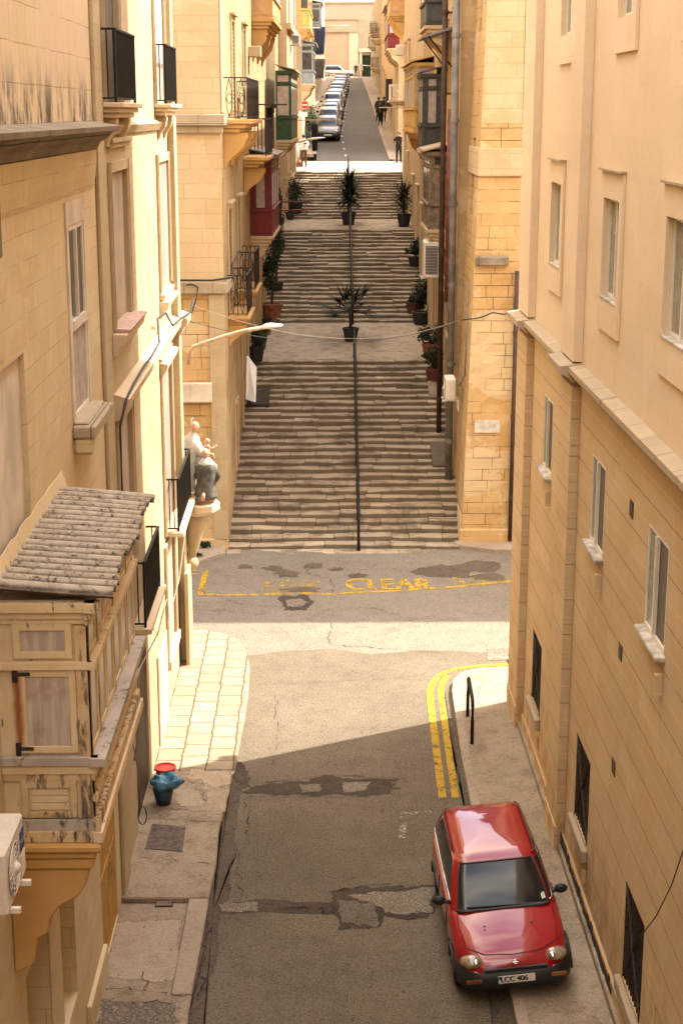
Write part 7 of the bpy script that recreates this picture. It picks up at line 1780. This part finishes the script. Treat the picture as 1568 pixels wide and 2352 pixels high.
# draped sleeve reaching forward
vs_ = [(sx + .06, sy - .08, z0 + 1.40), (sx + .20, sy - .10, z0 + 1.12), (sx + .36, sy - .08, z0 + 1.02)]
mb.tube(vs_, .12, 12, r2=.10)
mb.tube([(sx + .06, sy + .1, z0 + 1.38), (sx + .18, sy + .12, z0 + 1.15), (sx + .34, sy + .06, z0 + 1.08)], .11, 10, r2=.07)
mb.loft([(sx + .22, sy - .08, z0 + .74, .10, .06), (sx + .24, sy - .08, z0 + .9, .14, .09), (sx + .26, sy - .07, z0 + 1.06, .13, .09)], 14, fold=.12, seed=4)
mb.build('standing_figure', M['st_white'], st, smooth=True)
hx, hy, hz = sx + .10, sy - .03, z0 + 1.70
mb = MB(); mb.ball((hx, hy, hz), .095, .09, .118, 14, 10); mb.tube([(sx + .04, sy, z0 + 1.52), (hx - .01, hy, hz - .05)], .05, 8); mb.ball((hx + .095, hy, hz - .02), .02, .014, .022, 8, 5)
for s_ in (-1, 1): mb.ball((hx + .082, hy + s_ * .035, hz + .012), .010, .014, .009, 6, 4); mb.ball((hx, hy + s_ * .09, hz - .01), .02, .012, .03, 6, 4)
mb.tube([(sx + .36, sy - .08, z0 + 1.03), (sx + .44, sy - .06, z0 + 1.05)], .03, 8)
for k in range(4): mb.tube([(sx + .44, sy - .085 + .017 * k, z0 + 1.05), (sx + .48, sy - .085 + .017 * k, z0 + 1.06), (sx + .505, sy - .085 + .016 * k, z0 + 1.045)], .008, 5)
mb.tube([(sx + .42, sy - .04, z0 + 1.06), (sx + .45, sy - .03, z0 + 1.09)], .009, 5); mb.build('head', M['st_skin'], st, smooth=True)
mb = MB(); n = 24; mb.tube([(hx - .05 + .03 * math.cos(a), hy + .165 * math.cos(a), hz + .03 + .165 * math.sin(a)) for a in [2 * math.pi * i / n for i in range(n + 1)]], .008, 5, cap=False); mb.build('halo', M['cornice'], st)
mb = MB(); bx, by, bz = sx + .36, sy - .05, z0 + 1.22
mb.loft([(bx, by, bz - .16, .07, .07), (bx, by, bz - .06, .075, .065), (bx, by, bz + .05, .06, .05), (bx, by, bz + .08, .03, .03)], 12); mb.ball((bx + .01, by, bz + .15), .058, .056, .066, 12, 8)
mb.tube([(bx + .02, by - .05, bz + .03), (bx + .12, by - .07, bz - .01), (bx + .20, by - .06, bz + .04)], .026, 8, r2=.018); mb.ball((bx + .215, by - .06, bz + .05), .026, .02, .026, 8, 6)
mb.tube([(bx + .02, by, bz - .14), (bx + .14, by - .02, bz - .16), (bx + .16, by - .02, bz - .27)], .035, 8, r2=.022); mb.build('child_figure', M['st_skin'], st, smooth=True)
fx, fy = cx + .22, cy - .20
mb = MB(); mb.loft([(fx - .02, fy + .02, z0 + .10, .27, .24), (fx - .02, fy + .02, z0 + .18, .255, .24), (fx, fy + .02, z0 + .45, .22, .20), (fx + .03, fy + .0, z0 + .72, .225, .18), (fx + .03, fy + .01, z0 + .88, .215, .155), (fx + .02, fy + .02, z0 + .98, .12, .10)], 28, fold=.07, seed=2)
mb.tube([(fx + .20, fy, z0 + .86), (fx + .26, fy - .02, z0 + .62), (fx + .20, fy + .12, z0 + .5)], .085, 10, r2=.07); mb.tube([(fx - .16, fy, z0 + .86), (fx - .21, fy + .02, z0 + .62), (fx - .1, fy + .16, z0 + .55)], .085, 10, r2=.07)
mb.loft([(fx - .12, fy - .18, z0 + .07, .10, .12), (fx - .12, fy - .16, z0 + .18, .10, .10)], 12, fold=.1); mb.build('kneeling_figure', M['st_grey'], st, smooth=True)
mb = MB(); mb.loft([(fx + .02, fy, z0 + .84, .19, .145), (fx + .02, fy + .01, z0 + .92, .185, .14), (fx + .015, fy + .02, z0 + 1.0, .11, .10), (fx + .01, fy + .02, z0 + 1.04, .07, .07)], 20, fold=.03); mb.build('hood', M['st_white'], st, smooth=True)
mb = MB(); mb.ball((fx, fy + .02, z0 + 1.14), .092, .10, .115, 14, 10); mb.tube([(fx - .06, fy - .26, z0 + .10), (fx - .05, fy - .24, z0 + .22), (fx - .04, fy - .16, z0 + .26)], .05, 8, r2=.045)
for s_ in (-1, 1): mb.ball((fx + s_ * .092, fy + .02, z0 + 1.13), .012, .02, .028, 6, 4)
mb.build('head', M['st_skin'], st, smooth=True)
